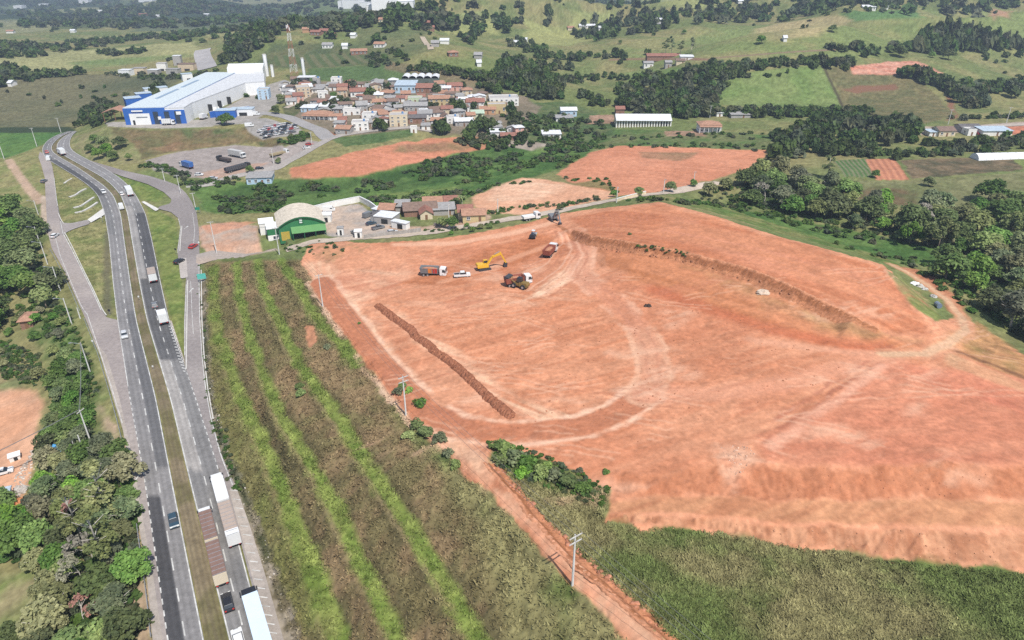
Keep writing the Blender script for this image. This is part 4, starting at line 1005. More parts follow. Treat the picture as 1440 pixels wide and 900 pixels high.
def lob_euc(rs):
    L_ = []
    for i in range(15):
        z = rs.uniform(5.5, 16); an = rs.uniform(0, 6.28); rr = 2.9 * math.sin(min(1, (17.5 - z) / 8) * 1.5) * rs.uniform(.5, 1)
        r = rs.uniform(.9, 1.7); L_.append((math.cos(an) * rr, math.sin(an) * rr, z, r, r, r * .8))
    return L_
for i in range(2):
    proto_tree(f'euc{i}', 'eucalyptus_tree', 70 + i, 15.5, lob_euc, 1150, .30, (G_O, G_G)[i], bark=BARKP, tr=.24, limbs=8, spread=2.6, droop=.2)
    proto_tree(f'eucd{i}', 'eucalyptus_tree', 74 + i, 13, lob_euc, 800, .45, (G_D, G_G)[i], bark=BARKP, tr=.24, limbs=6, spread=2.2)
def lob_bam(rs):
    L_ = []
    for i in range(16):
        an = rs.uniform(0, 6.28); rr = rs.uniform(.5, 4.2); z = 8.6 - rr * rr * .22 + rs.uniform(-1, 1)
        L_.append((math.cos(an) * rr, math.sin(an) * rr, z, 1.0, 1.0, 1.9))
    return L_
proto_tree('bamboo', 'bamboo_clump', 80, 7.5, lob_bam, 1900, .30, ((.05, .095, .02), (.12, .16, .035)), tr=.1, limbs=12, spread=2.5, aspect=1.9, droop=.4)
def proto_bare(key, seed, cols, n):
    rs = np.random.RandomState(seed); t = MB()
    def grow(p, d, l, r, k):
        e = p + d * l; t.cyl(p, e, r, r * .6, 5, caps=False)
        if k == 0: tips.append(e); return
        for j in range(3):
            dd = (d + Vector(rs.normal(size=3)) * .55).normalized(); dd.z = abs(dd.z) * .8 + .1
            grow(e, dd.normalized(), l * rs.uniform(.55, .8), r * .6, k - 1)
    tips = []; grow(Vector((0, 0, -.3)), Vector((0, 0, 1)), 3.2, .2, 3)
    lb = [(p.x, p.y, p.z, .7, .7, .6) for p in tips]
    V, F, C = leaf_cloud(lb, n, .25, cols, rs)
    PROTO[key] = ('bare_tree', t.mesh('bare_tree_trunk', BARKP, True), np_mesh('bare_tree_crown', V, F, [LEAF], {'col': C}))
proto_bare('bare0', 90, G_GRAY, 420); proto_bare('bare1', 91, G_R, 420)
for i in range(4):
    rs = np.random.RandomState(100 + i)
    V, F, C = leaf_cloud(lobes_round(rs, 1.5, 1.0, .8, 7), 420, .2, (G_M, G_L, G_G, G_D)[i], rs)
    st = MB()
    for k in range(5):
        an = k * 1.3; st.cyl((0, 0, -.3), (math.cos(an) * .7, math.sin(an) * .7, 1.1), .06, .03, 5)
    PROTO[f'bush{i}'] = ('shrub', st.mesh('shrub_stem', BARK), np_mesh('shrub_crown', V, F, [LEAF], {'col': C}))
def fronds(n, length, w, h0, cols, seed, dr=.5):
    rs = np.random.RandomState(seed); Vs = []; Fs = []; Cs = []
    for i in range(n):
        an = 2 * math.pi * i / n + rs.uniform(-.3, .3); el = rs.uniform(.2, 1.1); base = len(Vs); c = np.array(cols[0]) + (np.array(cols[1]) - np.array(cols[0])) * rs.uniform()
        for k in range(5):
            t = k / 4; r = length * t * math.cos(el * (1 - t * .5)); z = h0 + length * (math.sin(el) * t - dr * t * t); ww = w * math.sin(math.pi * (.12 + .8 * t))
            for s in (-1, 1): Vs.append((math.cos(an) * r - math.sin(an) * ww * s, math.sin(an) * r + math.cos(an) * ww * s, z)); Cs.append(c)
        for k in range(4): Fs.append((base + 2 * k, base + 2 * k + 1, base + 2 * k + 3, base + 2 * k + 2))
    return np.array(Vs), np.array(Fs), np.array(Cs)
V, F, C = fronds(22, 2.6, .38, 1.6, G_L, 5); st = MB(); st.cyl((0, 0, -.3), (0, 0, 1.9), .16, .12, 6)
PROTO['banana'] = ('banana_plant', st.mesh('banana_stem', paint('banana stem', (.18, .2, .08), .8)), np_mesh('banana_leaves', V, F, [LEAF], {'col': C}))
V, F, C = fronds(26, 3.4, .3, 7.0, G_M, 6, .7); st = MB(); st.cyl((0, 0, -.3), (.2, 0, 7.1), .2, .14, 7)
PROTO['palm'] = ('palm_tree', st.mesh('palm_trunk', BARKP), np_mesh('palm_crown', V, F, [LEAF], {'col': C}))

TREE_N = 0
def plant(key, x, y, sc=1.0, label='', cat='tree', group=None, z=None, szk=1.0, parts=True):
    global TREE_N
    name, tm, cm = PROTO[key]
    r = empty(name, (x, y, float(H_at(x, y)) - .1 if z is None else z), rnd.uniform(0, 6.28)); r.scale = (sc, sc, sc * szk)
    link('trunk' if cat == 'tree' else 'stem', tm, r); link('crown' if cat == 'tree' else 'foliage', cm, r)
    tag(r, label, cat, group); TREE_N += 1
    return r
def scatter(pts, n, mind, world=False, seed=1, edge=0.0):
    poly = np.array(pts) if world else wpoly(pts)
    rs = np.random.RandomState(seed); out = []
    x0, y0 = poly.min(0); x1, y1 = poly.max(0); tries = 0
    while len(out) < n and tries < 60:
        c = rs.uniform((x0, y0), (x1, y1), (400, 2)); sd = poly_sd(c[:, 0], c[:, 1], poly)
        for p in c[sd < -edge]:
            if len(out) >= n: break
            if all((p[0] - q[0]) ** 2 + (p[1] - q[1]) ** 2 > mind * mind for q in out): out.append(p)
        tries += 1
    return out
KINDW = {'broad0': 'dark green round crowned broadleaf tree', 'broad1': 'mid green round crowned broadleaf tree', 'broad2': 'deep green dense broadleaf tree', 'mid0': 'smaller mid green broadleaf tree',
         'mid1': 'bright green broadleaf tree', 'mid2': 'olive green broadleaf tree', 'grey0': 'grey green open crowned tree', 'grey1': 'olive open crowned tree with pale limbs', 'euc0': 'tall olive eucalyptus tree',
         'euc1': 'tall grey green eucalyptus tree', 'eucd0': 'tall dark eucalyptus tree', 'eucd1': 'tall slim grey eucalyptus tree', 'bamboo': 'feathery light green bamboo clump', 'bare0': 'half bare grey tree', 'bare1': 'half bare tree with russet leaves',
         'bush0': 'mid green shrub', 'bush1': 'bright green shrub', 'bush2': 'greyish shrub', 'bush3': 'dark green shrub', 'palm': 'palm tree', 'banana': 'banana plant'}
def grove(pts, n, mind, kinds, sc, where, group, seed=1, cat='tree', szk=(.85, 1.15)):
    ks = []
    for k, w_ in kinds: ks += [k] * w_
    rs = random.Random(seed)
    for p in scatter(pts, n, mind, seed=seed):
        k = rs.choice(ks)
        plant(k, p[0], p[1], rs.uniform(*sc), KINDW[k] + ' ' + where, cat, group, szk=rs.uniform(*szk))
# wood left of the highway, near
W1 = [(70, 655), (130, 640), (176, 655), (190, 715), (192, 790), (190, 960), (60, 960), (60, 900), (66, 850), (60, 800), (0, 790), (0, 735), (30, 725), (60, 690)]
grove(W1, 62, 4.6, [('broad0', 4), ('broad1', 4), ('mid0', 3), ('mid2', 3), ('grey0', 4), ('grey1', 4), ('bare0', 2), ('bare1', 1), ('mid1', 1)], (.6, 1.0), 'in the wood beside the near highway', 'trees of the wood beside the near highway', 1)
for k, px, py, s, lb in (('euc0', 160, 742, 1.02, 'tallest olive eucalyptus leaning crown over the highway shoulder'), ('euc0', 152, 802, .95, 'olive eucalyptus with pale trunk, second along the highway wood'), ('euc0', 120, 765, .9, 'olive eucalyptus set back inside the highway wood'),
                         ('mid1', 158, 905, .85, 'bright green tree at the bottom edge beside the highway shoulder'), ('mid1', 188, 812, .6, 'small bright green tree touching the highway shoulder'), ('mid1', 100, 815, .8, 'yellow green tree in the middle of the highway wood'),
                         ('broad0', 18, 905, .55, 'small dark tree in the corner of the lawn')):
    x, y, z = Wp(px, py); plant(k, x, y, s, lb, 'tree', None)
grove([(0, 715), (28, 720), (30, 790), (0, 800), (-60, 800), (-60, 715)], 8, 4, [('mid1', 3), ('broad1', 2), ('bamboo', 1)], (.6, .9), 'between the red clearing and the lawn', 'trees between red clearing and lawn', 4)
W2 = [(-120, 300), (30, 296), (46, 312), (56, 345), (72, 385), (82, 425), (60, 440), (30, 452), (0, 470), (-120, 470)]
grove(W2, 50, 7.0, [('broad0', 2), ('broad1', 7), ('broad2', 2), ('mid0', 4), ('mid1', 3), ('grey0', 1)], (.95, 1.5), 'in the dark wood beside the side road', 'trees of the dark wood by the side road', 2)
W3 = [(70, 535), (118, 505), (122, 560), (128, 600), (118, 650), (60, 640), (68, 600), (80, 570)]
grove(W3, 26, 3.6, [('broad0', 3), ('broad2', 4), ('mid0', 4), ('grey0', 2), ('mid1', 1)], (.42, .72), 'under the bent power pole', 'trees under the bent power pole', 3)
grove([(0, 450), (60, 440), (110, 455), (125, 500), (90, 525), (40, 545), (0, 520), (-80, 520), (-80, 450)], 20, 4.4, [('mid0', 3), ('mid2', 3), ('grey0', 2), ('bush3', 3)], (.35, .6), 'on the scrubby ground near the orange roof', 'trees on scrub near the orange roof', 5)
# forest right of the earthworks
W4 = [(985, 276), (1020, 264), (1075, 247), (1105, 246), (1130, 262), (1190, 282), (1270, 300), (1330, 300), (1440, 288), (1560, 300), (1560, 520), (1470, 490), (1420, 468), (1385, 440), (1355, 410), (1318, 392), (1330, 352), (1240, 334), (1130, 306), (1040, 286), (980, 280)]
grove(W4, 128, 6.2, [('broad0', 4), ('broad1', 5), ('broad2', 3), ('mid0', 4), ('mid1', 2), ('mid2', 3), ('grey0', 4), ('grey1', 3), ('bare0', 1)], (.75, 1.5), 'in the forest right of the earthworks', 'trees of the forest right of the earthworks', 6)
for px, py, s, lb in ((1318, 352, 1.25, 'largest feathery bamboo clump by the green meadow'), (1420, 345, 1.2, 'feathery bamboo clump at the forest right edge'), (1278, 345, .9, 'smaller bamboo clump left of the big one')):
    x, y, z = Wp(px, py); plant('bamboo', x, y, s, lb, 'bamboo', None)
x, y, z = Wp(1388, 285); plant('broad2', x, y, 1.35, 'big round solitary tree on the tan field edge', 'tree')
# embankment trees near the factory, singles
for i, (k, px, py, s, lb) in enumerate((('mid1', 140, 224, .95, 'bright green tree lowest on the factory bank'), ('mid1', 152, 218, 1.0, 'bright green tree beside the dark ones on the factory bank'), ('broad1', 147, 208, .9, 'green tree higher up the factory bank'), ('broad2', 170, 208, .9, 'dark round tree right on the factory bank'),
    ('broad0', 160, 226, .7, 'dark small tree at the bank foot'), ('mid1', 182, 226, .6, 'small tree right of the bank foot group'), ('mid0', 128, 214, .7, 'small tree left on the factory bank'), ('broad1', 134, 200, .6, 'small tree on the bank top by the bend'),
    ('broad2', 320, 176, .95, 'dark tree before the blue entrance building'), ('broad2', 312, 174, .7, 'small dark tree left of the blue entrance building'), ('broad0', 396, 145, .8, 'dark tree beside the pale blue apartment block'), ('broad0', 388, 160, .7, 'dark tree below the pale blue apartment block'),
    ('broad0', 352, 243, .5, 'round bush tree beside the long dark truck'), ('mid0', 392, 230, .5, 'small tree by the yard exit pole'), ('mid1', 621, 320, .62, 'bright green tree before the red tiled houses'), ('broad1', 636, 322, .62, 'dark green tree right of the bright one before the red tiled houses'),
    ('palm', 650, 295, .8, 'palm with dark fronds behind the tiled houses'), ('broad2', 640, 292, .6, 'dark tree left of the palm behind the tiled houses'), ('mid0', 656, 320, .3, 'small tree on the road verge by the tiled houses'), ('mid1', 665, 326, .32, 'small round tree between road and earthworks'),
    ('mid2', 676, 322, .34, 'wide small tree between road and earthworks'), ('mid0', 689, 321, .3, 'narrow small tree between road and earthworks'), ('mid0', 635, 330, .25, 'lowest little tree between road and earthworks'), ('mid0', 787, 296, .4, 'small dark tree where the road meets the pad'),
    ('mid0', 862, 277, .45, 'small tree on the road bend by the white posts'), ('broad1', 898, 275, .5, 'leafy tree right of the white roadside wall'), ('broad1', 942, 270, .6, 'small tree at the forest tip by the road'), ('mid0', 975, 262, .5, 'tree beside the road where the forest begins'),
    ('broad1', 470, 140, .7, 'dark tree cluster top left in the town'), ('broad2', 1008, 145, .8, 'dark tree over the long hedge'), )):
    x, y, z = Wp(px, py); plant(k, x, y, s, lb, 'tree')
for px, py, s in ((537, 295, .8), (556, 292, .9), (563, 288, .8), (548, 296, .7), (590, 282, .8), (598, 280, .9), (606, 278, .8), (614, 280, .7), (585, 286, .8), (528, 290, .7)):
    x, y, z = Wp(px, py); plant('banana', x, y, s, 'broad leaved banana plant in the garden behind the tiled houses', 'banana plant', 'banana plants behind the tiled houses')
for k, px, py, s, lb in (('eucd0', 936, 76, .95, 'broadest of the four tall pasture trees by the farm'), ('eucd1', 944, 76, .8, 'second of the four tall pasture trees by the farm'), ('eucd0', 957, 76, .8, 'third of the four tall pasture trees by the farm'), ('eucd1', 972, 75, .8, 'rightmost of the four tall pasture trees by the farm'),
                         ('broad2', 1115, 28, .9, 'lone tree high on the tan pasture'), ('broad2', 1333, 84, 1.1, 'lone dark tree right of the red cut'), ('broad0', 1264, 80, 1.2, 'round tree above the red cut'), ('mid0', 1311, 81, .7, 'small lone tree between two larger above the red cut'), ('broad0', 872, 62, .5, 'small dot of a tree on the green hill'), ('broad0', 962, 48, .6, 'lone small tree on the green hilltop'),
                         ('broad1', 1070, 62, .9, 'round tree on the pasture right of the farm'), ('broad0', 1305, 262, .6, 'bushy tree at the corner of the crop plot'), ('eucd0', 1162, 252, .8, 'slim dark tree left of the crop rows'), ('broad0', 1230, 250, .5, 'bush tree under the crop rows'), ('broad2', 1170, 45, .8, 'dark tree on the pasture slope')):
    x, y, z = Wp(px, py); plant(k, x, y, s, lb, 'tree')
# shrubs one can count
SH = [(505, 455, .35), (567, 545, .8), (575, 550, .7), (560, 553, .9), (590, 570, 1.0), (700, 632, 1.2), (712, 640, 1.5), (724, 648, 1.4), (740, 655, 1.3), (705, 650, 1.1), (760, 668, 1.2), (780, 672, 1.0), (800, 682, 1.2), (820, 690, 1.1), (735, 668, 1.0),
      (460, 490, .7), (423, 555, .9), (422, 545, .8), (770, 655, .6), (815, 663, .5), (852, 665, .5), (885, 330, .5), (640, 655, .8), (618, 620, 1.1), (600, 612, 1.2), (585, 600, 1.1), (575, 615, .9), (630, 640, .8), (676, 300, .9), (688, 299, .8), (700, 298, .8), (745, 290, .8), (770, 287, .8)]
for i, (px, py, s) in enumerate(SH):
    x, y, z = Wp(px, py); k = f'bush{(0, 3, 1, 2)[i % 4]}'
    wh = 'on the tall grass by the red track' if py > 500 else 'on the terraced embankment' if px < 520 and py > 440 else 'along the dirt access road'
    plant(k, x, y, s, KINDW[k] + ' ' + wh, 'shrub', 'shrubs ' + wh)

# ---- woods, hedges and scrub that read as one mass
def mass(name, items, seed, cat_label=None, leaves=70, size=.95, cols=(G_D, G_M, G_G), lumpy=7, h=1.0):
    """items: (x, y, radius, height, colour index) -> one object of many small crowns"""
    rs = np.random.RandomState(seed)
    protos = []
    for i in range(6):
        lb = lobes_round(rs, 1.0, .62, .55 * h, lumpy, (.38, .62))
        protos.append((leaf_cloud(lb, leaves, size, ((0, 0, 0), (1, 1, 1)), rs)))
    Vs, Fs, Cs = [], [], []; off = 0
    for (x, y, r, hh, ci) in items:
        V, F, C = protos[rs.randint(6)]
        a = rs.uniform(0, 6.28); ca, sa = math.cos(a), math.sin(a)
        v = np.empty_like(V); v[:, 0] = (V[:, 0] * ca - V[:, 1] * sa) * r + x; v[:, 1] = (V[:, 0] * sa + V[:, 1] * ca) * r + y
        v[:, 2] = V[:, 2] * hh + float(H_at(x, y)) - .05 * hh
        t = np.clip(C, 0, 1); c0, c1 = cols[ci % len(cols)]; k = rs.uniform(.75, 1.3)
        cc = (np.array(c0) * (1 - t) + np.array(c1) * t) * k * np.array([rs.uniform(.9, 1.15), 1, rs.uniform(.85, 1.2)])
        Vs.append(v); Fs.append(F + off); Cs.append(cc); off += len(v)
    o = link(name, np_mesh(name, np.concatenate(Vs), np.concatenate(Fs), [LEAFM], {'col': np.concatenate(Cs)}))
    tag(o, kind='stuff'); return o
def wood_items(pts, n, mind, r, hr, seed, nc=3):
    rs = np.random.RandomState(seed + 500)
    return [(p[0], p[1], (q := rs.uniform(*r)), q * rs.uniform(*hr), rs.randint(nc)) for p in scatter(pts, n, mind, seed=seed)]
def belt_items(pts, n, wid, r, hr, seed, nc=3):
    q = wpoly(pts, False); q = respace(q, n); rs = np.random.RandomState(seed + 900)
    return [(p[0] + rs.normal() * wid, p[1] + rs.normal() * wid, (k := rs.uniform(*r)), k * rs.uniform(*hr), rs.randint(nc)) for p in q]
mid_it = []
mid_it += wood_items([(868, 125), (905, 118), (960, 105), (1000, 92), (1050, 96), (1030, 115), (1005, 135), (1010, 165), (940, 168), (905, 165), (868, 150)], 190, 3.6, (2.8, 4.8), (1.2, 1.8), 31)
mid_it += wood_items([(690, 96), (730, 88), (760, 105), (790, 118), (790, 140), (745, 142), (720, 128), (695, 120)], 110, 4, (2.6, 4.4), (1.4, 2.2), 32)
mid_it += wood_items([(1085, 195), (1130, 178), (1200, 170), (1290, 178), (1292, 200), (1230, 215), (1150, 222), (1090, 232)], 110, 4.5, (2.6, 4.4), (1.3, 2.0), 33)
mid_it += belt_items([(1205, 219), (1290, 219), (1360, 213), (1440, 206)], 46, 3, (2, 3.4), (1, 1.4), 34)
mid_it += belt_items([(1300, 205), (1360, 206), (1440, 198), (1500, 196)], 34, 4, (2, 3.6), (1, 1.5), 35)
mid_it += belt_items([(1008, 160), (1080, 162), (1150, 162), (1215, 160)], 90, 4, (2.4, 4.0), (1.1, 1.6), 36)
mid_it += belt_items([(1272, 108), (1320, 118), (1350, 135), (1375, 152)], 60, 3.4, (3.4, 5), (1.3, 1.9), 37)
mid_it += belt_items([(1350, 128), (1400, 128), (1450, 124), (1520, 122)], 70, 4, (3.4, 5), (1.2, 1.7), 38)
mid_it += belt_items([(1340, 168), (1400, 166), (1500, 160)], 40, 3, (1.6, 2.8), (.9, 1.3), 39)
mid_it += belt_items([(1000, 108), (1060, 94), (1110, 88), (1160, 90), (1195, 92)], 66, 4, (2.4, 4.2), (1.2, 1.7), 40)
mid_it += belt_items([(785, 118), (830, 108), (870, 112), (910, 108)], 40, 4, (2, 3.6), (1, 1.5), 41)
mid_it += belt_items([(815, 130), (835, 142), (850, 150)], 20, 2.5, (2, 3.4), (1.2, 1.6), 42)
mid_it += belt_items([(720, 60), (760, 80), (800, 85), (830, 80), (890, 80)], 60, 7, (2.6, 4.4), (1.2, 1.7), 43)
mid_it += wood_items([(310, 90), (330, 60), (370, 42), (390, 42), (385, 60), (350, 75), (345, 92)], 150, 3.6, (3.4, 5.6), (1.3, 1.9), 44)
mid_it += wood_items([(108, 180), (120, 155), (160, 148), (170, 160), (150, 172), (135, 182)], 40, 3.4, (2.6, 4), (1.2, 1.6), 45)
mid_it += wood_items([(210, 133), (225, 120), (232, 128), (218, 140)], 10, 3.6, (2.6, 4.4), (1.4, 2), 46)
mid_it += belt_items([(365, 43), (410, 39), (470, 40), (540, 36)], 50, 7, (3, 5), (1.1, 1.6), 53)
mid_it += belt_items([(700, 112), (760, 100), (800, 95)], 30, 5, (3, 5), (1.2, 1.8), 54)
mid_it += belt_items([(155, 105), (200, 108), (260, 112), (300, 100)], 36, 5, (2, 3.4), (.9, 1.3), 47)
mid_it += wood_items([(575, 100), (600, 92), (640, 98), (690, 108), (720, 118), (700, 122), (640, 108), (600, 104)], 46, 4, (2.2, 3.8), (1, 1.5), 48)
mid_it += wood_items([(515, 80), (560, 72), (580, 80), (560, 95), (520, 100)], 26, 5, (2, 3.4), (1, 1.4), 49)
mid_it += wood_items([(640, 200), (690, 188), (720, 192), (735, 205), (700, 212), (650, 208)], 30, 3.6, (1.6, 3), (.9, 1.3), 50)
mid_it += wood_items([(700, 165), (745, 160), (800, 165), (860, 178), (850, 190), (760, 196), (735, 185)], 60, 4, (1.6, 3), (.8, 1.2), 51)
mass('woodland', mid_it, 7, leaves=110, size=.30)
far_it = []
far_it += wood_items([(640, 48), (660, 25), (720, 8), (800, 2), (900, 2), (990, 8), (1010, 30), (960, 38), (900, 48), (840, 60), (800, 50), (740, 35), (690, 60), (660, 68)], 560, 5, (3.2, 5.4), (1.2, 2.2), 61)
far_it += belt_items([(1000, 30), (1100, 18), (1180, 8), (1240, 4), (1320, 2), (1450, 0)], 170, 14, (3.4, 5.6), (1.1, 1.8), 62)
far_it += wood_items([(1285, 68), (1300, 52), (1330, 48), (1380, 50), (1400, 58), (1440, 66), (1440, 72), (1290, 74)], 70, 5, (3, 5), (1.8, 3), 63)
far_it += belt_items([(1180, 72), (1240, 72), (1300, 74), (1440, 72), (1520, 74)], 60, 6, (2.6, 4.6), (1.1, 1.6), 64)
for pts, n, wd in (([(0, 76), (60, 74), (110, 66), (200, 54), (260, 48), (330, 44)], 190, 14), ([(100, 60), (160, 58), (230, 52), (280, 56)], 110, 12), ([(-80, 82), (0, 80), (60, 80)], 34, 8), ([(0, 62), (30, 66), (70, 70)], 40, 10), ([(60, 35), (150, 34), (220, 38), (330, 30)], 240, 20), ([(0, 18), (60, 20), (100, 26), (130, 30)], 190, 24),
                   ([(180, 18), (240, 10), (280, 12), (330, 14)], 300, 26), ([(130, 8), (60, 4), (0, 2)], 220, 26), ([(0, 120), (10, 108), (0, 98), (-60, 110)], 60, 7), ([(0, 110), (40, 112), (110, 104)], 26, 3), ([(400, 10), (460, 4), (520, 3), (600, 2)], 240, 24), ([(380, 40), (440, 40), (500, 34), (560, 32)], 120, 12), ([(560, 30), (620, 26), (650, 40)], 40, 9),
                   ([(360, 30), (400, 20), (450, 16)], 140, 18), ([(1000, 8), (1100, 0), (1200, -2), (1300, -2), (1450, -4)], 120, 20), ([(140, 75), (170, 77), (200, 74)], 14, 3), ([(340, 24), (380, 22), (430, 24)], 40, 10)):
    far_it += belt_items(pts, n, wd * (1 if pts[0][1] > 45 else 2.2), (2.8, 5.2) if pts[0][1] > 45 else (4, 8.5), (.9, 1.4), 70 + n)
rs = np.random.RandomState(5)
for k in range(900):       # specks of scrub all over the valley and the hills
    px, py = rs.uniform(-60, 1500), 150 * rs.uniform() ** 1.5
    if 380 < px < 740 and py > 105 or py > 110 and px > 700: continue
    w3 = Wp(px, py)
    if vnoise(w3[0] / 90, w3[1] / 90, 61) * .7 + vnoise(w3[0] / 25, w3[1] / 25, 62) * .3 < .63: continue
    q_ = 1 + max(0, w3[1] - 900) / 700; far_it.append((w3[0], w3[1], rs.uniform(1.2, 3) * q_, rs.uniform(1.4, 3.2) * q_, rs.randint(3)))
mass('far_woods', far_it, 8, leaves=56, size=.42)
# low valley scrub and weeds
sc_it = []
VAL = [(270, 262), (330, 256), (450, 252), (520, 246), (620, 224), (700, 205), (760, 196), (850, 190), (830, 212), (782, 240), (660, 274), (640, 290), (540, 290), (505, 284), (440, 288), (380, 298), (300, 300)]
wy = wpoly(VAL)
for p in scatter(VAL, 1500, 1.2, seed=71):
    k = vnoise(p[0] / 9, p[1] / 9, 5) * .6 + vnoise(p[0] / 30, p[1] / 30, 6) * .4
    if k > .47: r_ = rs.uniform(.8, 2.2) * (.5 + k); sc_it.append((p[0], p[1], r_, r_ * rs.uniform(.6, 1.1), rs.randint(3)))
for pts, n, wd, r0 in (([(205, 232), (225, 236), (245, 244), (262, 252)], 34, 1.6, 1.8), ([(262, 258), (300, 258), (330, 256)], 34, 2, 1.6), ([(410, 195), (425, 192), (436, 190)], 20, 1.5, 1.6), ([(396, 200), (410, 200), (430, 196)], 20, 1.5, 1.5), ([(690, 300), (740, 292), (790, 290), (840, 280)], 40, 1.4, 1.1), ([(800, 252), (850, 255), (868, 268)], 20, 2, 1), ([(450, 340), (470, 348), (480, 360)], 10, 2, .8),
                       ([(905, 280), (960, 285), (1020, 290), (1100, 308), (1180, 330), (1240, 340)], 90, 3, 1.5), ([(1180, 345), (1240, 362), (1300, 372)], 30, 3, 1), ([(600, 325), (650, 323), (700, 313)], 30, 1, .7), ([(1040, 285), (1080, 292), (1110, 300)], 30, 4, 1.8), ([(1290, 380), (1340, 408), (1360, 430)], 20, 2, 1.2), ([(400, 348), (430, 352), (445, 358)], 16, 1.5, .7),
                       ([(280, 375), (283, 420), (285, 480), (290, 560)], 30, .6, .5), ([(820, 208), (900, 204), (1000, 206), (1080, 208)], 60, 3, 1.4), ([(770, 200), (850, 194), (960, 192), (1080, 190)], 60, 4, 1.4), ([(900, 346), (922, 350), (950, 354), (968, 358)], 26, .5, .5), ([(750, 256), (700, 260), (664, 274)], 24, 1.4, 1), ([(300, 590), (315, 625), (330, 665), (340, 690)], 50, .7, .6)):
    for it in belt_items(pts, n, wd, (r0 * .6, r0 * 1.3), (.6, 1.0), 40 + n): sc_it.append(it)
SCR = [[(70, 420), (100, 440), (128, 510), (140, 560), (118, 560), (110, 500), (60, 470)], [(120, 600), (130, 640), (175, 650), (180, 690), (150, 660), (100, 650)], [(0, 480), (60, 500), (50, 545), (0, 530)], [(50, 700), (20, 760), (60, 800), (60, 660)], [(684, 622), (740, 630), (800, 658), (855, 684), (848, 715), (790, 692), (705, 660)]]
for i, q in enumerate(SCR):
    for p in scatter(q, 120, .9, seed=80 + i):
        r_ = rs.uniform(.4, 1.1) * (.7 if i == 4 else 1); sc_it.append((p[0], p[1], r_, r_ * rs.uniform(.6, 1), rs.randint(3)))
for i, q in enumerate([W1, W2, W3, W4]):      # undergrowth on the wood floors
    for p in scatter(q, (420, 380, 200, 1100)[i], 1.3, seed=90 + i):
        r_ = rs.uniform(.7, 1.7); sc_it.append((p[0], p[1], r_, r_ * rs.uniform(.6, 1.1), rs.randint(3)))
mass('undergrowth', sc_it, 9, leaves=60, size=.34, cols=(G_M, ((.05, .10, .02), (.09, .15, .035)), G_G))

BLADE = attr_mat('grass blades', rough=.7, nscale=1.2, namt=.2, spec=.1)
# ---- rough grass: tufts over the embankment and the foreground
def tufts(name, pts, n, seed, hh=(.12, .36)):
    poly = wpoly(pts); rs = np.random.RandomState(seed)
    x0, y0 = poly.min(0); x1, y1 = poly.max(0)
    c = rs.uniform((x0, y0), (x1, y1), (n * 3, 2)); ok = poly_sd(c[:, 0], c[:, 1], poly) < -.3
    c = c[ok]
    d = np.hypot(c[:, 0], c[:, 1]); az = np.arctan2(c[:, 0], c[:, 1])
    ri = np.clip(np.rint(np.interp(np.arctan2(CAM_H, d), _thr, _ir)).astype(int), 0, NR - 1); ci = np.clip(np.rint(np.interp(az, AZ, np.arange(NC))).astype(int), 0, NC - 1)
    col = CC.reshape(NR, NC, 3)[ri, ci]
    # keep off bare red earth
    green = (col[:, 0] < col[:, 1] * 1.75)
    c, col = c[green][:n], col[green][:n]; n = len(c)
    kk = fbm(c[:, 0], c[:, 1], 5, 3, 44); keep = rs.uniform(size=n) < (.35 + kk); c, col = c[keep], col[keep]; n = len(c)
    z = H_at(c[:, 0], c[:, 1]); Vs = []; Cs = []
    for b in range(4):
        a = rs.uniform(0, 6.28, n); w_ = rs.uniform(.10, .24, n); h_ = rs.uniform(*hh, n) * (.6 + .8 * kk[keep]); le = rs.uniform(.8, 2.0, n) * h_
        ox, oy = rs.normal(size=n) * .25, rs.normal(size=n) * .25
        bx, by = c[:, 0] + ox, c[:, 1] + oy; dx, dy = np.cos(a), np.sin(a)
        Vs.append(np.stack([np.c_[bx - dy * w_, by + dx * w_, z - .05], np.c_[bx + dy * w_, by - dx * w_, z - .05], np.c_[bx + dx * le, by + dy * le, z + h_]], 1))
        t = rs.uniform(0, 1, n)[:, None]; cc = col * (.72 + .66 * rs.uniform(size=n))[:, None] * (1 - t * .12) + np.array([[.22, .18, .085]]) * t * .12
        Cs.append(np.repeat(cc[:, None], 3, 1))
    V = np.concatenate(Vs).reshape(-1, 3); C = np.concatenate(Cs).reshape(-1, 3); F = np.arange(len(V)).reshape(-1, 3)
    o = link(name, np_mesh(name, V, F, [BLADE], {'col': C})); tag(o, kind='stuff')
tufts('grass', [(411, 905), (300, 590), (290, 500), (288, 372), (430, 366), (445, 400), (520, 505), (620, 628), (700, 700), (860, 870), (940, 960), (440, 960)], 30000, 3)
tufts('grass', [(690, 640), (760, 650), (858, 690), (850, 735), (1000, 745), (1250, 785), (1440, 805), (1520, 812), (1520, 980), (1010, 970), (850, 815), (720, 682)], 30000, 4)
tufts('grass', [(60, 260), (125, 230), (150, 300), (150, 440), (110, 400), (70, 330)], 5000, 5, (.1, .25))
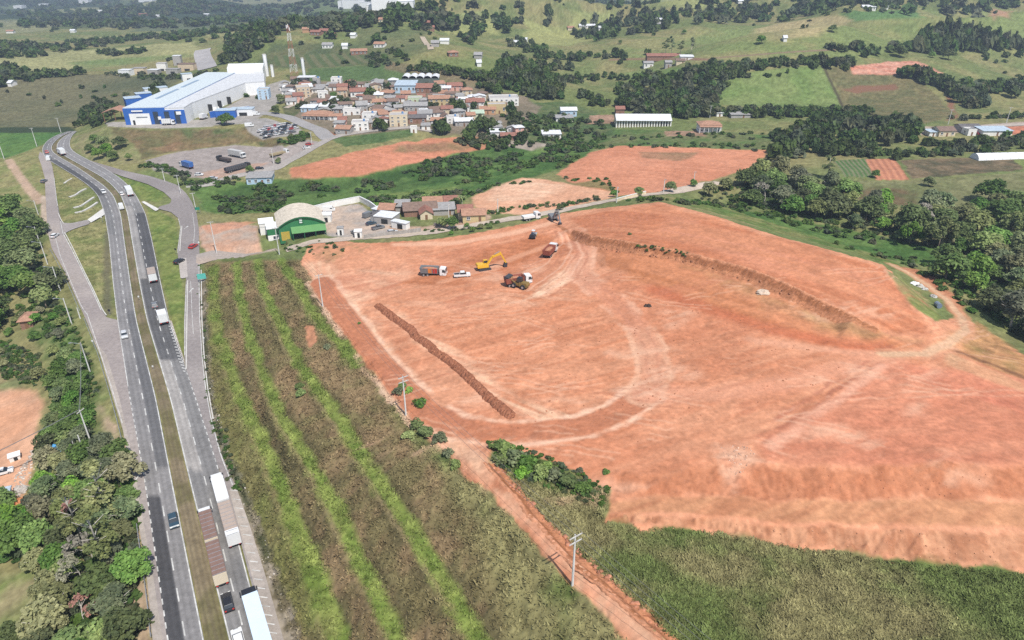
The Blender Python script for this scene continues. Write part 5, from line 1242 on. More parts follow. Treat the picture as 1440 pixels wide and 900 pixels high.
# ------------------------------------------------------------------ BUILDINGS
def mpp(py, z=8.0):
    """metres per photo pixel across the view at a row"""
    x, f, dn = ray(720, py); return float((CAM_H - z) / dn / FPX)
GLASS = glass()
WHITE = paint('white render', (.74, .72, .68), .85, .12, .5); CREAM = paint('cream render', (.62, .52, .37), .85, .14, .5); BEIGE = paint('beige render', (.55, .44, .31), .85, .14, .5)
GREYW = paint('grey render', (.36, .34, .32), .9, .2, .6); PINK = paint('pink render', (.62, .36, .29), .85, .15, .5); BLUEW = paint('light blue render', (.42, .55, .66), .85, .12, .5)
YELL = paint('yellow render', (.52, .41, .22), .85, .14, .5); ORAN = paint('orange render', (.48, .28, .16), .85, .15, .5); GREENW = paint('pale green render', (.48, .55, .38), .85, .14, .5); BRICK = paint('bare brick', (.27, .15, .105), .9, .25, .8)
def tile_mat(name, col, pitch=2.2):
    m, nt, b = new_mat(name)
    n = ramp_noise(nt, .9, 5, .7)
    tc = nt.nodes.new('ShaderNodeTexCoord'); wv = nt.nodes.new('ShaderNodeTexWave'); wv.inputs['Scale'].default_value = pitch; wv.inputs['Distortion'].default_value = .6; wv.bands_direction = 'X'
    nt.links.new(tc.outputs['Object'], wv.inputs['Vector'])
    c = mixc(nt, maprange(nt, n.outputs[0], .3, .7, 0, 1), tuple(k * .62 for k in col), tuple(min(1, k * 1.2) for k in col))
    c = mixc(nt, maprange(nt, wv.outputs[0], 0, 1, 0, .25), c, tuple(k * .5 for k in col))
    nt.links.new(c, b.inputs['Base Color']); b.inputs['Roughness'].default_value = .85; b.inputs['Specular IOR Level'].default_value = .15
    return m
T_RED = tile_mat('red clay tiles', (.29, .14, .105)); T_ORA = tile_mat('orange clay tiles', (.38, .215, .145)); T_BRN = tile_mat('weathered brown tiles', (.21, .145, .115)); T_GRY = tile_mat('grey fibre cement', (.32, .31, .30), 1.1)
T_WHT = tile_mat('pale metal sheets', (.66, .67, .68), 1.4); T_BLU = tile_mat('bluish metal sheets', (.42, .50, .57), 1.4); T_DRK = tile_mat('dark roof sheets', (.14, .13, .13), 1.2); T_SLAB = paint('concrete roof slab', (.40, .38, .36), .9, .2, .5)
T_GREEN = tile_mat('pale green sheets', (.45, .55, .42), 1.2)
WOOD = paint('painted timber', (.20, .11, .06), .7, .2, 2); DARK = paint('dark opening', (.03, .03, .03), .9, .2, 2); METAL = paint('galvanised metal', (.45, .46, .47), .45, .12, 1.5, .6); CONC = paint('weathered concrete', (.47, .45, .41), .9, .18, .8)
TANK = paint('blue water tank', (.10, .22, .42), .5, .1, 1)

def wall_box(w, d, h, base=-1.2):
    m = MB(); m.box(-w / 2, w / 2, 0, d, base, h); return m
def gable(w, d, h, rh, ov=.5, axis='x', th=.16):
    m = MB()
    if axis == 'x':
        y0, y1, ym = -ov, d + ov, d / 2; x0, x1 = -w / 2 - ov, w / 2 + ov; e = h - ov * rh / (d / 2) + .02
        for s in (0, th):
            pass
        top = [(y0, e + th), (ym, h + rh + th), (y1, e + th)]; bot = [(y1, e), (ym, h + rh), (y0, e)]
        pr = top + bot; n = len(pr)
        vs = [(x0, y, z) for y, z in pr] + [(x1, y, z) for y, z in pr]
    else:
        x0, x1 = -w / 2 - ov, w / 2 + ov; y0, y1 = -ov, d + ov; e = h - ov * rh / (w / 2) + .02
        pr = [(x0, e + th), (0, h + rh + th), (x1, e + th), (x1, e), (0, h + rh), (x0, e)]; n = 6
        vs = [(x, y0, z) for x, z in pr] + [(x, y1, z) for x, z in pr]
    fs = [(0, 1, n + 1, n), (1, 2, n + 2, n + 1), (2, 3, n + 3, n + 2), (3, 4, n + 4, n + 3), (4, 5, n + 5, n + 4), (5, 0, n, n + 5), (0, 5, 4, 1), (1, 4, 3, 2), (n, n + 1, n + 4, n + 5), (n + 1, n + 2, n + 3, n + 4)]
    m.add(vs, fs); return m
def hip(w, d, h, rh, ov=.6, th=.15):
    m = MB(); x0, x1, y0, y1 = -w / 2 - ov, w / 2 + ov, -ov, d + ov; k = min(w, d) / 2
    if w >= d: r0, r1 = (x0 + k + ov, (y0 + y1) / 2), (x1 - k - ov, (y0 + y1) / 2)
    else: r0, r1 = (0, y0 + k + ov), (0, y1 - k - ov)
    vs = [(x0, y0, h), (x1, y0, h), (x1, y1, h), (x0, y1, h), (x0, y0, h + th), (x1, y0, h + th), (x1, y1, h + th), (x0, y1, h + th), (*r0, h + rh), (*r1, h + rh)]
    fs = [(0, 3, 2, 1), (0, 1, 5, 4), (1, 2, 6, 5), (2, 3, 7, 6), (3, 0, 4, 7)]
    fs += [(4, 5, 9, 8), (5, 6, 9), (6, 7, 8, 9), (7, 4, 8)] if w >= d else [(4, 5, 8), (5, 6, 9, 8), (6, 7, 9), (7, 4, 8, 9)]
    m.add(vs, fs); return m
def gable_end(w, d, h, rh, axis):
    m = MB()
    if axis == 'x':
        for x in (-w / 2, w / 2 - .2): m.add([(x, 0, h), (x, d, h), (x, d / 2, h + rh - .03), (x + .2, 0, h), (x + .2, d, h), (x + .2, d / 2, h + rh - .03)], [(0, 2, 1), (3, 4, 5), (0, 3, 5, 2), (1, 2, 5, 4)])
    else:
        for y in (0, d - .2): m.add([(-w / 2, y, h), (w / 2, y, h), (0, y, h + rh - .03), (-w / 2, y + .2, h), (w / 2, y + .2, h), (0, y + .2, h + rh - .03)], [(0, 1, 2), (3, 5, 4), (0, 2, 5, 3), (1, 4, 5, 2)])
    return m
_WM = {}
def win_mesh(w, h):
    k = (round(w, 1), round(h, 1))
    if k not in _WM:
        g = MB(); g.box(-w / 2, w / 2, -.05, .12, 0, h); fr = MB()
        for a in (-w / 2 - .1, -.04, w / 2): fr.box(a, a + (.1 if a != -.04 else .08), -.12, .1, -.1, h + .1)
        fr.box(-w / 2, w / 2, -.12, .1, h, h + .1); fr.box(-w / 2 - .15, w / 2 + .15, -.2, .1, -.14, -.0)
        _WM[k] = (g.mesh('window', GLASS), fr.mesh('window_frame', WHITE))
    return _WM[k]
def add_window(par, x, z, w=1.1, h=1.0, y=0.0, rz=0.0, frame=True):
    g, f = win_mesh(w, h); o = link('window', g, par, (x, y, z)); o.rotation_euler = (0, 0, rz)
    if frame: link('window_frame', f, o)
    return o
LAND = []
def house(px, py, w, d, h, rz, wall, roof, kind='gable', rh=1.4, floors=1, label='', name='house', cat='house', group=None, wins=True, axis='x', metres=False, z=None, door=True, tank=False, porch=None, dense=1.0, two=True):
    """w in photo pixels unless metres; base of the front wall centre at (px,py)"""
    x, y, zz = Wp(px, py)
    if z is not None: zz = z; x, y = map(float, U(px, py, z))
    s = 1.0 if metres else mpp(py, zz)
    w = w * s; h = h * .72 if floors > 1 else h * .9; e = empty(name, (x, y, zz), rz)
    wo = wall_box(w, d, h).build('wall', wall, e)
    if kind == 'gable':
        gable(w, d, h, rh, axis=axis).build('roof', roof, e); g = gable_end(w, d, h, rh, axis); g.build('gable_wall', wall, e)
    elif kind == 'hip': hip(w, d, h, rh).build('roof', roof, e)
    elif kind == 'flat':
        m = MB(); m.box(-w / 2 + .2, w / 2 - .2, .2, d - .2, h - .3, h + .03); m.build('roof', roof, e)
        p = MB(); p.box(-w / 2 - .03, w / 2 + .03, -.03, .2, h, h + .5); p.box(-w / 2 - .03, w / 2 + .03, d - .2, d + .03, h, h + .5); p.box(-w / 2 - .03, -w / 2 + .2, .2, d - .2, h, h + .5); p.box(w / 2 - .2, w / 2 + .03, .2, d - .2, h, h + .5); p.build('parapet', wall, e)
    elif kind == 'shed':
        m = MB(); x0, x1 = -w / 2 - .4, w / 2 + .4
        m.add([(x0, -.5, h), (x1, -.5, h), (x1, d + .4, h + rh), (x0, d + .4, h + rh), (x0, -.5, h + .14), (x1, -.5, h + .14), (x1, d + .4, h + rh + .14), (x0, d + .4, h + rh + .14)], [(0, 3, 2, 1), (4, 5, 6, 7), (0, 1, 5, 4), (1, 2, 6, 5), (2, 3, 7, 6), (3, 0, 4, 7)]); m.build('roof', roof, e)
    if wins:
        fh = h / floors; n = max(1, int(w / 3.0 * dense))
        for f in range(floors):
            for i in range(n):
                xx = (i + .5) / n * w - w / 2
                if door and f == 0 and i == n // 2: continue
                add_window(e, xx, f * fh + fh * .36, min(1.2, w / n * .5), fh * .36, y=-.03)
            if two and d > 5:
                for sx in (-1, 1):
                    for k in range(max(1, int(d / 4.5))):
                        add_window(e, sx * (w / 2 + .03), f * fh + fh * .36, 1.0, fh * .36, y=(k + .5) * d / max(1, int(d / 4.5)), rz=sx * math.pi / 2, frame=False)
    if door:
        n = max(1, int(w / 3.0 * dense)); m = MB(); xx = (n // 2 + .5) / n * w - w / 2; m.box(xx - .5, xx + .5, -.06, .1, 0, 2.1); m.build('door', WOOD, e)
    if tank:
        m = MB(); m.cyl((w * .22, d * .6, h + .03), (w * .22, d * .6, h + 1.2), .7, .6, 10); m.build('water_tank', TANK, e)
    if porch:
        m = MB()
        n = max(2, int(w / 2.5))
        for i in range(n + 1):
            q = -w / 2 + w * i / n; m.box(q - .12, q + .12, -1.9, -1.66, -.5, h * .8)
        m.build('porch_column', wall, e)
        r = MB(); r.add([(-w / 2 - .2, -2.2, h * .8), (w / 2 + .2, -2.2, h * .8), (w / 2 + .2, -.03, h * .98), (-w / 2 - .2, -.03, h * .98), (-w / 2 - .2, -2.2, h * .8 + .12), (w / 2 + .2, -2.2, h * .8 + .12), (w / 2 + .2, -.03, h * .98 + .12), (-w / 2 - .2, -.03, h * .98 + .12)],
                        [(0, 3, 2, 1), (4, 5, 6, 7), (0, 1, 5, 4), (1, 2, 6, 5), (2, 3, 7, 6), (3, 0, 4, 7)]); r.build('porch_roof', porch, e)
    tag(e, label, cat, group)
    LAND.append((x, y, max(w, d) * .6, label))
    return e
# ---------------- the town, building by building
TOWN = [
 (428, 137, 18, 13, 9, .35, BEIGE, T_SLAB, 'flat', 1, 3, 'beige three storey block left in the town', 0),
 (446, 122, 10, 7, 8, .2, GREYW, T_SLAB, 'flat', 1, 3, 'narrow grey tower house beside the metal canopy', 1),
 (473, 119, 14, 9, 6, .1, WHITE, T_SLAB, 'flat', 1, 2, 'white two storey house at the top of the town', 1),
 (505, 136, 23, 9, 4, .25, WHITE, T_RED, 'gable', 1.8, 1, 'long white house with dark red gable roof', 0),
 (543, 139, 18, 9, 4.5, -.1, GREYW, T_ORA, 'hip', 1.8, 1, 'grey walled house with broad orange roof', 0),
 (570, 131, 29, 16, 6.0, .0, BLUEW, T_BLU, 'shed', 1.2, 1, 'light blue warehouse in front of the scalloped white roofs', 0),
 (571, 139, 13, 8, 4, .1, PINK, T_ORA, 'gable', 1.4, 1, 'salmon pink house below the blue warehouse', 0),
 (445, 168, 38, 9, 3.4, -.12, WHITE, T_ORA, 'hip', 1.8, 1, 'long low house with orange tiled roof and porch posts', 0),
 (507, 184, 23, 9, 6.6, .12, WHITE, T_SLAB, 'flat', 1, 2, 'white two storey house by the town road', 1),
 (482, 189, 21, 8, 3.6, -.18, GREYW, T_ORA, 'gable', 1.4, 1, 'unplastered house with orange roof at the road corner', 0),
 (561, 178, 25, 11, 9.0, .1, CREAM, T_SLAB, 'flat', 1, 3, 'cream three storey block above the green verge', 1),
 (510, 158, 15, 8, 6.5, .25, GREYW, T_GRY, 'gable', 2, 2, 'grey gabled two storey house in the middle of the town', 0),
 (433, 158, 20, 8, 3.2, -.1, BLUEW, T_WHT, 'shed', .8, 1, 'pale blue low house behind the long orange roof', 0),
 (495, 162, 24, 7, 3.6, .1, WHITE, T_SLAB, 'flat', 1, 1, 'white flat house stepping down the slope', 0),
 (519, 171, 19, 9, 6, .05, WHITE, T_SLAB, 'flat', 1, 2, 'white cubic house with stepped roof terraces', 1),
 (371, 140, 15, 10, 9, .15, BLUEW, T_SLAB, 'flat', 1, 4, 'pale blue apartment block beside the factory yard', 0),
 (597, 131, 24, 11, 4.2, .05, BRICK, T_RED, 'gable', 2.2, 1, 'big red roofed brick hall right of the blue warehouse', 0),
 (640, 128, 21, 9, 5, .12, PINK, T_RED, 'gable', 1.8, 2, 'pink house with red roof at the upper right of the town', 0),
 (657, 134, 14, 8, 5, .1, CREAM, T_ORA, 'hip', 1.6, 2, 'cream house with orange roof below the pink one', 0),
 (618, 149, 29, 9, 6.6, .1, YELL, T_ORA, 'gable', 1.6, 2, 'yellow two storey building with orange roof', 0),
 (584, 145, 20, 8, 3.6, .1, GREENW, T_SLAB, 'flat', 1, 1, 'pale green house below the salmon house', 0),
 (585, 157, 32, 10, 4.2, .12, GREYW, T_GRY, 'gable', 1.5, 1, 'long grey sheet roofed shed in the town', 0),
 (669, 152, 25, 9, 5.6, .1, WHITE, T_RED, 'gable', 1.8, 2, 'white house with red tiled roof near the town edge', 0),
 (709, 148, 41, 14, 6.2, .08, WHITE, T_SLAB, 'flat', 1, 2, 'wide white flat roofed building at the right end of town', 1),
 (699, 160, 26, 9, 6.4, .08, YELL, T_SLAB, 'flat', 1, 1, 'plain yellow box building at the right end of town', 0),
 (686, 161, 22, 9, 3.6, .05, ORAN, T_ORA, 'gable', 1.4, 1, 'low orange roofed house beside the yellow box', 0),
 (637, 174, 17, 8, 5, .1, WHITE, T_SLAB, 'flat', 1, 2, 'white two storey house above the dark trees', 1),
 (653, 178, 25, 10, 3.6, .12, GREYW, T_WHT, 'gable', 1.2, 1, 'pale grey roofed shed over the dark trees', 0),
 (598, 169, 20, 9, 5.6, .1, WHITE, T_GRY, 'shed', .8, 2, 'white house with dark garage opening', 0),
 (587, 174, 25, 8, 4.0, .1, BRICK, T_DRK, 'gable', 1.3, 1, 'unfinished dark roofed house next to the cream block', 0),
 (582, 187, 9, 6, 3.2, .1, WHITE, T_SLAB, 'flat', 1, 1, 'tiny white hut below the cream block', 0),
 (599, 183, 12, 6, 3.0, .1, WHITE, T_GRY, 'shed', .5, 1, 'small white hut by the town road', 0),
 (700, 192, 20, 7, 3, .1, WHITE, T_WHT, 'shed', .6, 1, 'white shack below the town', 0),
 (718, 197, 27, 8, 2.8, .05, BRICK, T_RED, 'gable', 1.1, 1, 'long brick shack with patched roof below the town', 0),
 (699, 179, 12, 6, 2.8, .1, GREYW, T_GRY, 'hip', 1.0, 1, 'small grey roofed hut among trees below town', 0),
 (672, 166, 18, 8, 3.2, .1, GREENW, T_GREEN, 'shed', .8, 1, 'pale green sheet roofed house near the town edge', 0),
 (520, 146, 16, 8, 3.4, .2, CREAM, T_BRN, 'gable', 1.5, 1, 'cream house with brown roof in the town centre', 0),
 (482, 128, 14, 8, 3.6, .2, WHITE, T_RED, 'gable', 1.5, 1, 'white house with red roof under the hilltop house', 0),
 (492, 122, 13, 8, 3.6, .1, PINK, T_RED, 'hip', 1.4, 1, 'red hipped roof house behind the long white one', 0),
 (455, 138, 14, 8, 5.2, .3, WHITE, T_SLAB, 'flat', 1, 2, 'white cube house right of the beige block', 0),
 (553, 150, 15, 8, 4, .1, WHITE, T_BRN, 'gable', 1.4, 1, 'white house with brown roof above the cream block', 0),
 (629, 162, 16, 8, 4.5, .1, CREAM, T_RED, 'gable', 1.4, 1, 'cream house with red roof right of the white garage house', 0),
]
for (px, py, w_, d_, h_, rz_, wl_, rf_, kd_, rh_, fl_, lb_, tk_) in TOWN:
    house(px, py, w_, d_, h_, rz_, wl_, rf_, kd_, rh_, fl_, lb_, cat='house' if 'block' not in lb_ and 'hall' not in lb_ else 'building', group='houses of the hillside town', tank=bool(tk_), porch=T_ORA if 'porch' in lb_ else None)
# the smaller houses packed between them
DIRW = ((0, 'right of'), (1, 'behind'), (2, 'left of'), (3, 'in front of'))
def where(x, y, used, base, skip=0):
    o = sorted((((a - x) ** 2 + (b - y) ** 2) ** .5, l, a, b) for a, b, r, l in MAIN)
    for dd, l, a, b in o[skip:skip + 10]:
        an = math.atan2(y - b, x - a); k = int(round(an / (math.pi / 2))) % 4
        t = f'{base} {DIRW[k][1]} the {l}'
        t = ' '.join(t.split()[:16])
        if t not in used: used.add(t); return t
    return base
MAIN = list(LAND); USED = set()
SHORT = {}
for i, (a, b, r, l) in enumerate(MAIN): MAIN[i] = (a, b, r, ' '.join(l.split()[:7]).replace(' with', '').replace(' in the', '').replace(' at the', '').replace(' by the', ''))
wallsC = [(WHITE, 'white'), (CREAM, 'cream'), (GREYW, 'grey'), (WHITE, 'white'), (WHITE, 'white'), (BEIGE, 'beige'), (PINK, 'pink')]
roofsC = [(T_RED, 'red'), (T_ORA, 'orange'), (T_BRN, 'brown'), (T_GRY, 'grey'), (T_GRY, 'grey'), (T_BRN, 'brown'), (T_WHT, 'pale')]
rg = random.Random(12); cnt = 0
for q, n in (([(398, 122), (430, 116), (440, 128), (420, 150), (402, 146)], 22), ([(440, 126), (560, 120), (560, 170), (520, 182), (470, 180), (440, 160)], 70), ([(560, 126), (640, 124), (690, 140), (690, 160), (640, 178), (560, 176)], 64), ([(690, 178), (735, 190), (728, 198), (700, 196)], 6)):
    for p in scatter(q, n, 6.4, seed=int(q[0][0])):
        if any((p[0] - a) ** 2 + (p[1] - b) ** 2 < (r + 1.2) ** 2 for a, b, r, l in LAND): continue
        wm, wn = rg.choice(wallsC); rm, rn = rg.choice(roofsC); fl = rg.choice((1, 1, 1, 2)); kd = rg.choice(('gable', 'gable', 'hip', 'shed'))
        ppx, ppy = proj(p[0], p[1], float(H_at(p[0], p[1])))
        house(ppx, ppy, rg.uniform(5, 8), rg.uniform(5, 7), 3.0 * fl, rg.uniform(-.2, .4), wm, rm, kd, rg.uniform(.8, 1.6), fl, where(p[0], p[1], USED, f'small {wn} house with {rn} roof'), group='houses of the hillside town', metres=True, axis=rg.choice('xy'), two=False)
        cnt += 1
_tt = []
for k, px, py, s in (('broad2', 489, 124, .7), ('broad0', 497, 126, .8), ('broad2', 523, 138, 1.0), ('broad0', 470, 150, .7), ('broad2', 480, 148, .8), ('broad0', 488, 150, .7), ('broad2', 614, 134, .9), ('broad0', 640, 158, .9), ('broad2', 648, 160, 1.0), ('broad0', 636, 152, .8), ('broad0', 615, 186, .9), ('broad2', 624, 188, 1.0), ('broad0', 532, 182, .8), ('broad1', 540, 184, .7),
                     ('broad0', 670, 186, 1.0), ('broad2', 678, 184, 1.1), ('broad0', 664, 190, .9), ('broad2', 690, 182, .9), ('broad0', 718, 166, 1.0), ('broad2', 726, 172, .9), ('broad1', 722, 182, .8), ('broad0', 468, 158, .6), ('broad0', 700, 134, .9), ('broad2', 690, 130, .9), ('broad0', 655, 200, .8), ('broad1', 420, 120, .7), ('broad0', 735, 200, .8), *(('broad0' if q % 3 else 'broad1', 405 + (q * 67) % 320, 124 + (q * 29) % 58, .42 + .05 * (q % 5)) for q in range(40))):
    x, y, z = Wp(px, py); _tt.append((x, y, 4.6 * s, 7.5 * s, hash(px) % 3))
mass('town_trees', _tt, 77, leaves=260, size=.2)
# ---------------- other houses
house(667, 312, 32, 7, 3.2, .12, YELL, T_ORA, 'gable', 1.4, 1, 'yellow walled house with orange roof by the access road', axis='x')
house(655, 308, 20, 8, 3.4, .12, CREAM, T_RED, 'gable', 1.7, 1, 'cream house with red roof behind the yellow one', axis='x')
house(592, 304, 46, 9, 3.0, .18, BRICK, T_BRN, 'gable', 2.0, 1, 'long open house with dark brown tiled roof', wins=False)
house(600, 309, 17, 6, 2.9, .18, CREAM, T_RED, 'gable', 1.6, 1, 'red gabled porch house in front of the brown roof', axis='y')
house(613, 294, 34, 8, 3.2, .12, PINK, T_ORA, 'gable', 1.5, 1, 'orange roofed house behind the brown roof')
house(625, 303, 30, 7, 2.8, .14, GREYW, T_GRY, 'shed', .8, 1, 'grey sheet roofed house right of the red porch', wins=False)
house(543, 303, 21, 8, 2.9, -.1, BRICK, T_ORA, 'gable', 1.4, 1, 'small orange roofed shed beside the scrap yard', wins=False)
house(565, 299, 20, 7, 3.0, .05, GREYW, T_GRY, 'shed', .7, 1, 'weathered grey roof between scrap yard and tiled houses', wins=False)
house(636, 292, 20, 7, 3.2, .15, BRICK, T_RED, 'gable', 1.4, 1, 'red roofed house nearest the palm')
house(365, 259, 34, 9, 3.6, .12, BLUEW, T_GRY, 'shed', .6, 1, 'low pale blue walled depot by the truck yard', name='depot_building', cat='building')
house(998, 186, 30, 9, 6.0, -.05, WHITE, T_ORA, 'hip', 1.8, 2, 'two storey white house with orange roof and verandas', porch=T_ORA)
house(1042, 166, 28, 6, 2.4, .02, GREYW, T_GRY, 'shed', .7, 1, 'low grey roofed open shed on the slope', name='shed', cat='shed', wins=False)
house(1012, 164, 9, 5, 2.6, .1, WHITE, T_WHT, 'shed', .4, 1, 'tiny white hut above the veranda house', name='shed', cat='shed', wins=False)
house(872, 161, 12, 6, 4.0, .0, BRICK, T_RED, 'gable', 1.4, 1, 'small red barn at the end of the long white roof', name='barn', cat='barn', wins=False)
house(800, 164, 22, 9, 4.5, .05, BLUEW, T_WHT, 'gable', 1.4, 1, 'white house with pale roofs on a gravel clearing')
house(794, 171, 24, 8, 2.6, .05, WHITE, T_GRY, 'shed', .5, 1, 'low white house in front of the gravel clearing')
house(776, 195, 26, 8, 3.0, .05, WHITE, T_WHT, 'shed', .6, 1, 'low white house alone in the scrub')
house(933, 84, 46, 9, 3.4, .0, BRICK, T_RED, 'gable', 1.8, 1, 'long red roofed farm building on the green hill', name='farm_building', cat='building', wins=False)
house(912, 95, 13, 7, 4.2, .0, WHITE, T_GRY, 'gable', 1.2, 1, 'white farmhouse left of the farm yard')
house(940, 95, 9, 6, 4.6, .0, GREYW, T_GRY, 'gable', 1.2, 1, 'grey farmhouse in front of the farm building')
house(966, 85, 18, 9, 3.2, -.1, WHITE, T_WHT, 'shed', .6, 1, 'white roofed barn right of the farm building', name='barn', cat='barn', wins=False)
house(957, 90, 12, 7, 3.0, -.1, CREAM, T_BRN, 'gable', 1.2, 1, 'brown roofed barn right of the grey farmhouse', name='barn', cat='barn', wins=False)
house(1331, 192, 23, 8, 3.6, .05, CREAM, T_BRN, 'gable', 1.6, 1, 'cream house with weathered roof by the right hand road')
house(1366, 191, 12, 6, 3.6, .05, WHITE, T_GRY, 'flat', 1, 1, 'white cube house beside the long blue grey roof')
house(1364, 186, 28, 7, 3.2, .05, GREYW, T_DRK, 'gable', 1.2, 1, 'dark roofed house behind the white cube house', wins=False)
house(1402, 191, 42, 9, 3.0, .03, WHITE, T_BLU, 'shed', .8, 1, 'long blue grey roofed shed by the right hand road', name='shed', cat='shed', wins=False)
house(1312, 192, 12, 6, 2.8, .05, WHITE, T_BLU, 'shed', .4, 1, 'pale blue roofed hut left of the cream house', name='shed', cat='shed', wins=False)
house(39, 462, 15, 5.5, 3.0, .3, BRICK, T_ORA, 'hip', 1.5, 1, 'small house with bright orange roof hidden in the trees', wins=False)
for i, (px, py, w_, wl_, rf_, kd_, lb_) in enumerate((
    (443, 50, 20, BRICK, T_RED, 'gable', 'row of red brick houses left on the far ridge'), (455, 48, 16, PINK, T_RED, 'gable', 'red roofed house right on the far ridge'), (463, 54, 18, BRICK, T_RED, 'gable', 'lower red brick house on the far ridge'), (430, 46, 12, ORAN, T_ORA, 'gable', 'orange house on the far ridge'),
    (480, 38, 24, GREYW, T_GRY, 'gable', 'grey roofed barn on the far ridge'), (496, 54, 9, WHITE, T_WHT, 'gable', 'small white house below the grey barn'), (460, 68, 18, WHITE, T_GRY, 'gable', 'white house at the left of the orchard hill'), (505, 77, 30, BRICK, T_ORA, 'gable', 'long orange roofed house above the orchard'), (533, 67, 20, WHITE, T_ORA, 'gable', 'white house with orange roof above the orchard'), (485, 69, 10, WHITE, T_WHT, 'gable', 'white cottage beside the orchard'),
    (585, 31, 14, WHITE, T_ORA, 'gable', 'white house in the bright far pasture'), (597, 36, 20, BRICK, T_RED, 'gable', 'red house in the bright far pasture'), (605, 43, 16, BRICK, T_RED, 'gable', 'lower red house by the bright far pasture'), (540, 32, 20, CREAM, T_ORA, 'gable', 'cream house left of the bright far pasture'),
    (625, 62, 16, WHITE, T_WHT, 'gable', 'white house by the bent track'), (612, 66, 14, GREYW, T_GRY, 'gable', 'grey house by the bent track'), (638, 80, 18, BRICK, T_ORA, 'hip', 'orange roofed house in the dark trees above town'), (672, 83, 14, GREYW, T_GRY, 'gable', 'grey house in the dark trees above town'), (674, 94, 8, WHITE, T_WHT, 'gable', 'little white house above the town wood'),
    (826, 40, 30, WHITE, T_WHT, 'gable', 'long white barn in the far bright clearing'), (803, 43, 12, CREAM, T_ORA, 'gable', 'cream house left of the long white barn'), (845, 43, 8, WHITE, T_WHT, 'gable', 'white hut right of the long white barn'), (726, 64, 22, CREAM, T_WHT, 'gable', 'sandy roofed farm building left in the woods'), (736, 60, 12, WHITE, T_WHT, 'gable', 'white house beside the sandy farm building'),
    (926, 32, 12, WHITE, T_WHT, 'gable', 'white house on the ridge behind the wood'), (930, 38, 20, WHITE, T_GRY, 'gable', 'white barn on the ridge behind the wood'), (1042, 5, 10, WHITE, T_WHT, 'gable', 'white farmhouse on the farthest hill'), (1222, 14, 24, WHITE, T_WHT, 'gable', 'long white barn on the right hand ridge'), (1246, 13, 7, WHITE, T_WHT, 'gable', 'white hut right of the barn on the ridge'), (1104, 59, 6, WHITE, T_WHT, 'gable', 'white hut alone on the pasture'),
    (102, 46, 8, WHITE, T_WHT, 'gable', 'white house in the far left meadow'), (14, 47, 12, WHITE, T_ORA, 'gable', 'white house at the far left tree belt'), (140, 17, 16, WHITE, T_WHT, 'gable', 'white hall below the far left hills'), (200, 22, 16, BRICK, T_RED, 'gable', 'red roofed house under the far left hill'), (222, 24, 10, WHITE, T_WHT, 'gable', 'white house under the far left hill'), (290, 22, 10, WHITE, T_WHT, 'gable', 'white house right under the far left hill'), (14, 122, 7, WHITE, T_WHT, 'gable', 'white hut by the dark clump at left'))):
    house(px, py, w_ * .75, 8, 3.6, rnd.uniform(-.2, .2), wl_, rf_, kd_, 1.6, 1, lb_, wins=w_ > 16, two=False, door=False, group='scattered far houses')

# ---------------- larger buildings built from surveyed corners
def hull(name, pts, z0, z1, mat, parent=None, inset=None):
    """upright walls over a world XY outline"""
    m = MB(); n = len(pts)
    vs = [(x, y, z0) for x, y in pts] + [(x, y, z1) for x, y in pts]
    m.add(vs, [(i, (i + 1) % n, n + (i + 1) % n, n + i) for i in range(n)] + [tuple(range(n, 2 * n))])
    return m.build(name, mat, parent)
def local(pts, o): return [(a - o[0], b - o[1]) for a, b in pts]
# blue and white factory
FBLUE = paint('factory blue', (.03, .12, .42), .55, .12, .3); FROOF = tile_mat('factory roof sheets', (.55, .61, .63), .9); FROOF2 = tile_mat('white roof sheets', (.58, .59, .60), .9); FWHITE = paint('white cladding', (.76, .76, .75), .6, .08, .2)
ZT = 18.2
fo = tuple(map(float, U(172, 155, ZT)))
fac = empty('factory', (*fo, 9.0)); h = ZT - 9
A = local([tuple(map(float, U(a, b, ZT))) for a, b in ((172, 154), (231, 153.2), (332, 103), (290, 103))], fo)
B = local([tuple(map(float, U(a, b, ZT - 1))) for a, b in ((231, 154.8), (259, 154.4), (270, 147.5), (345, 119), (372, 117), (372, 106), (332, 104.6))], fo)
_d = np.array(B[1]) - np.array(A[0]); A[1] = tuple(np.array(A[0]) + _d * .68); B[0] = tuple(np.array(A[0]) + _d * .682); B[6] = (A[2][0] + .3, A[2][1])
hull('wall', A, -2, h, FBLUE, fac); hull('wall', B, -2, h - .2, FWHITE, fac)
def roof_poly(pts, z, mat, up, nm='roof'):
    m = MB(); c = np.mean(pts, 0); n = len(pts)
    m.add([(x, y, z) for x, y in pts] + [(x, y, z + .5) for x, y in pts], [(i, (i + 1) % n, n + (i + 1) % n, n + i) for i in range(n)] + [tuple(range(n, 2 * n))])
    return m.build(nm, mat, fac)
A2_ = [(c[0] + (x - c[0]) * .985, c[1] + (y - c[1]) * .995) for c in [np.mean(A, 0)] for x, y in A]
roof_poly(A, h + .003, FBLUE, 0, 'fascia'); m = MB(); n = 4; m.add([(x, y, h + .9) for x, y in A2_] + [(x, y, h + .4) for x, y in A2_], [tuple(range(4))] + [(i, 4 + i, 4 + (i + 1) % 4, (i + 1) % 4) for i in range(4)]); m.build('roof', FROOF, fac)
m = MB(); n = len(B); m.add([(x, y, h + .42) for x, y in B] + [(x, y, h - .25) for x, y in B], [tuple(range(n))] + [(i, n + i, n + (i + 1) % n, (i + 1) % n) for i in range(n)]); m.build('roof', FROOF2, fac)
def along(a, b, t): return (a[0] + (b[0] - a[0]) * t, a[1] + (b[1] - a[1]) * t)
fl, fr = np.array(A[0]), np.array(B[1]); ux = (fr - fl) / np.hypot(*(fr - fl)); uy = np.array([-ux[1], ux[0]]); wf = float(np.hypot(*(fr - fl)))
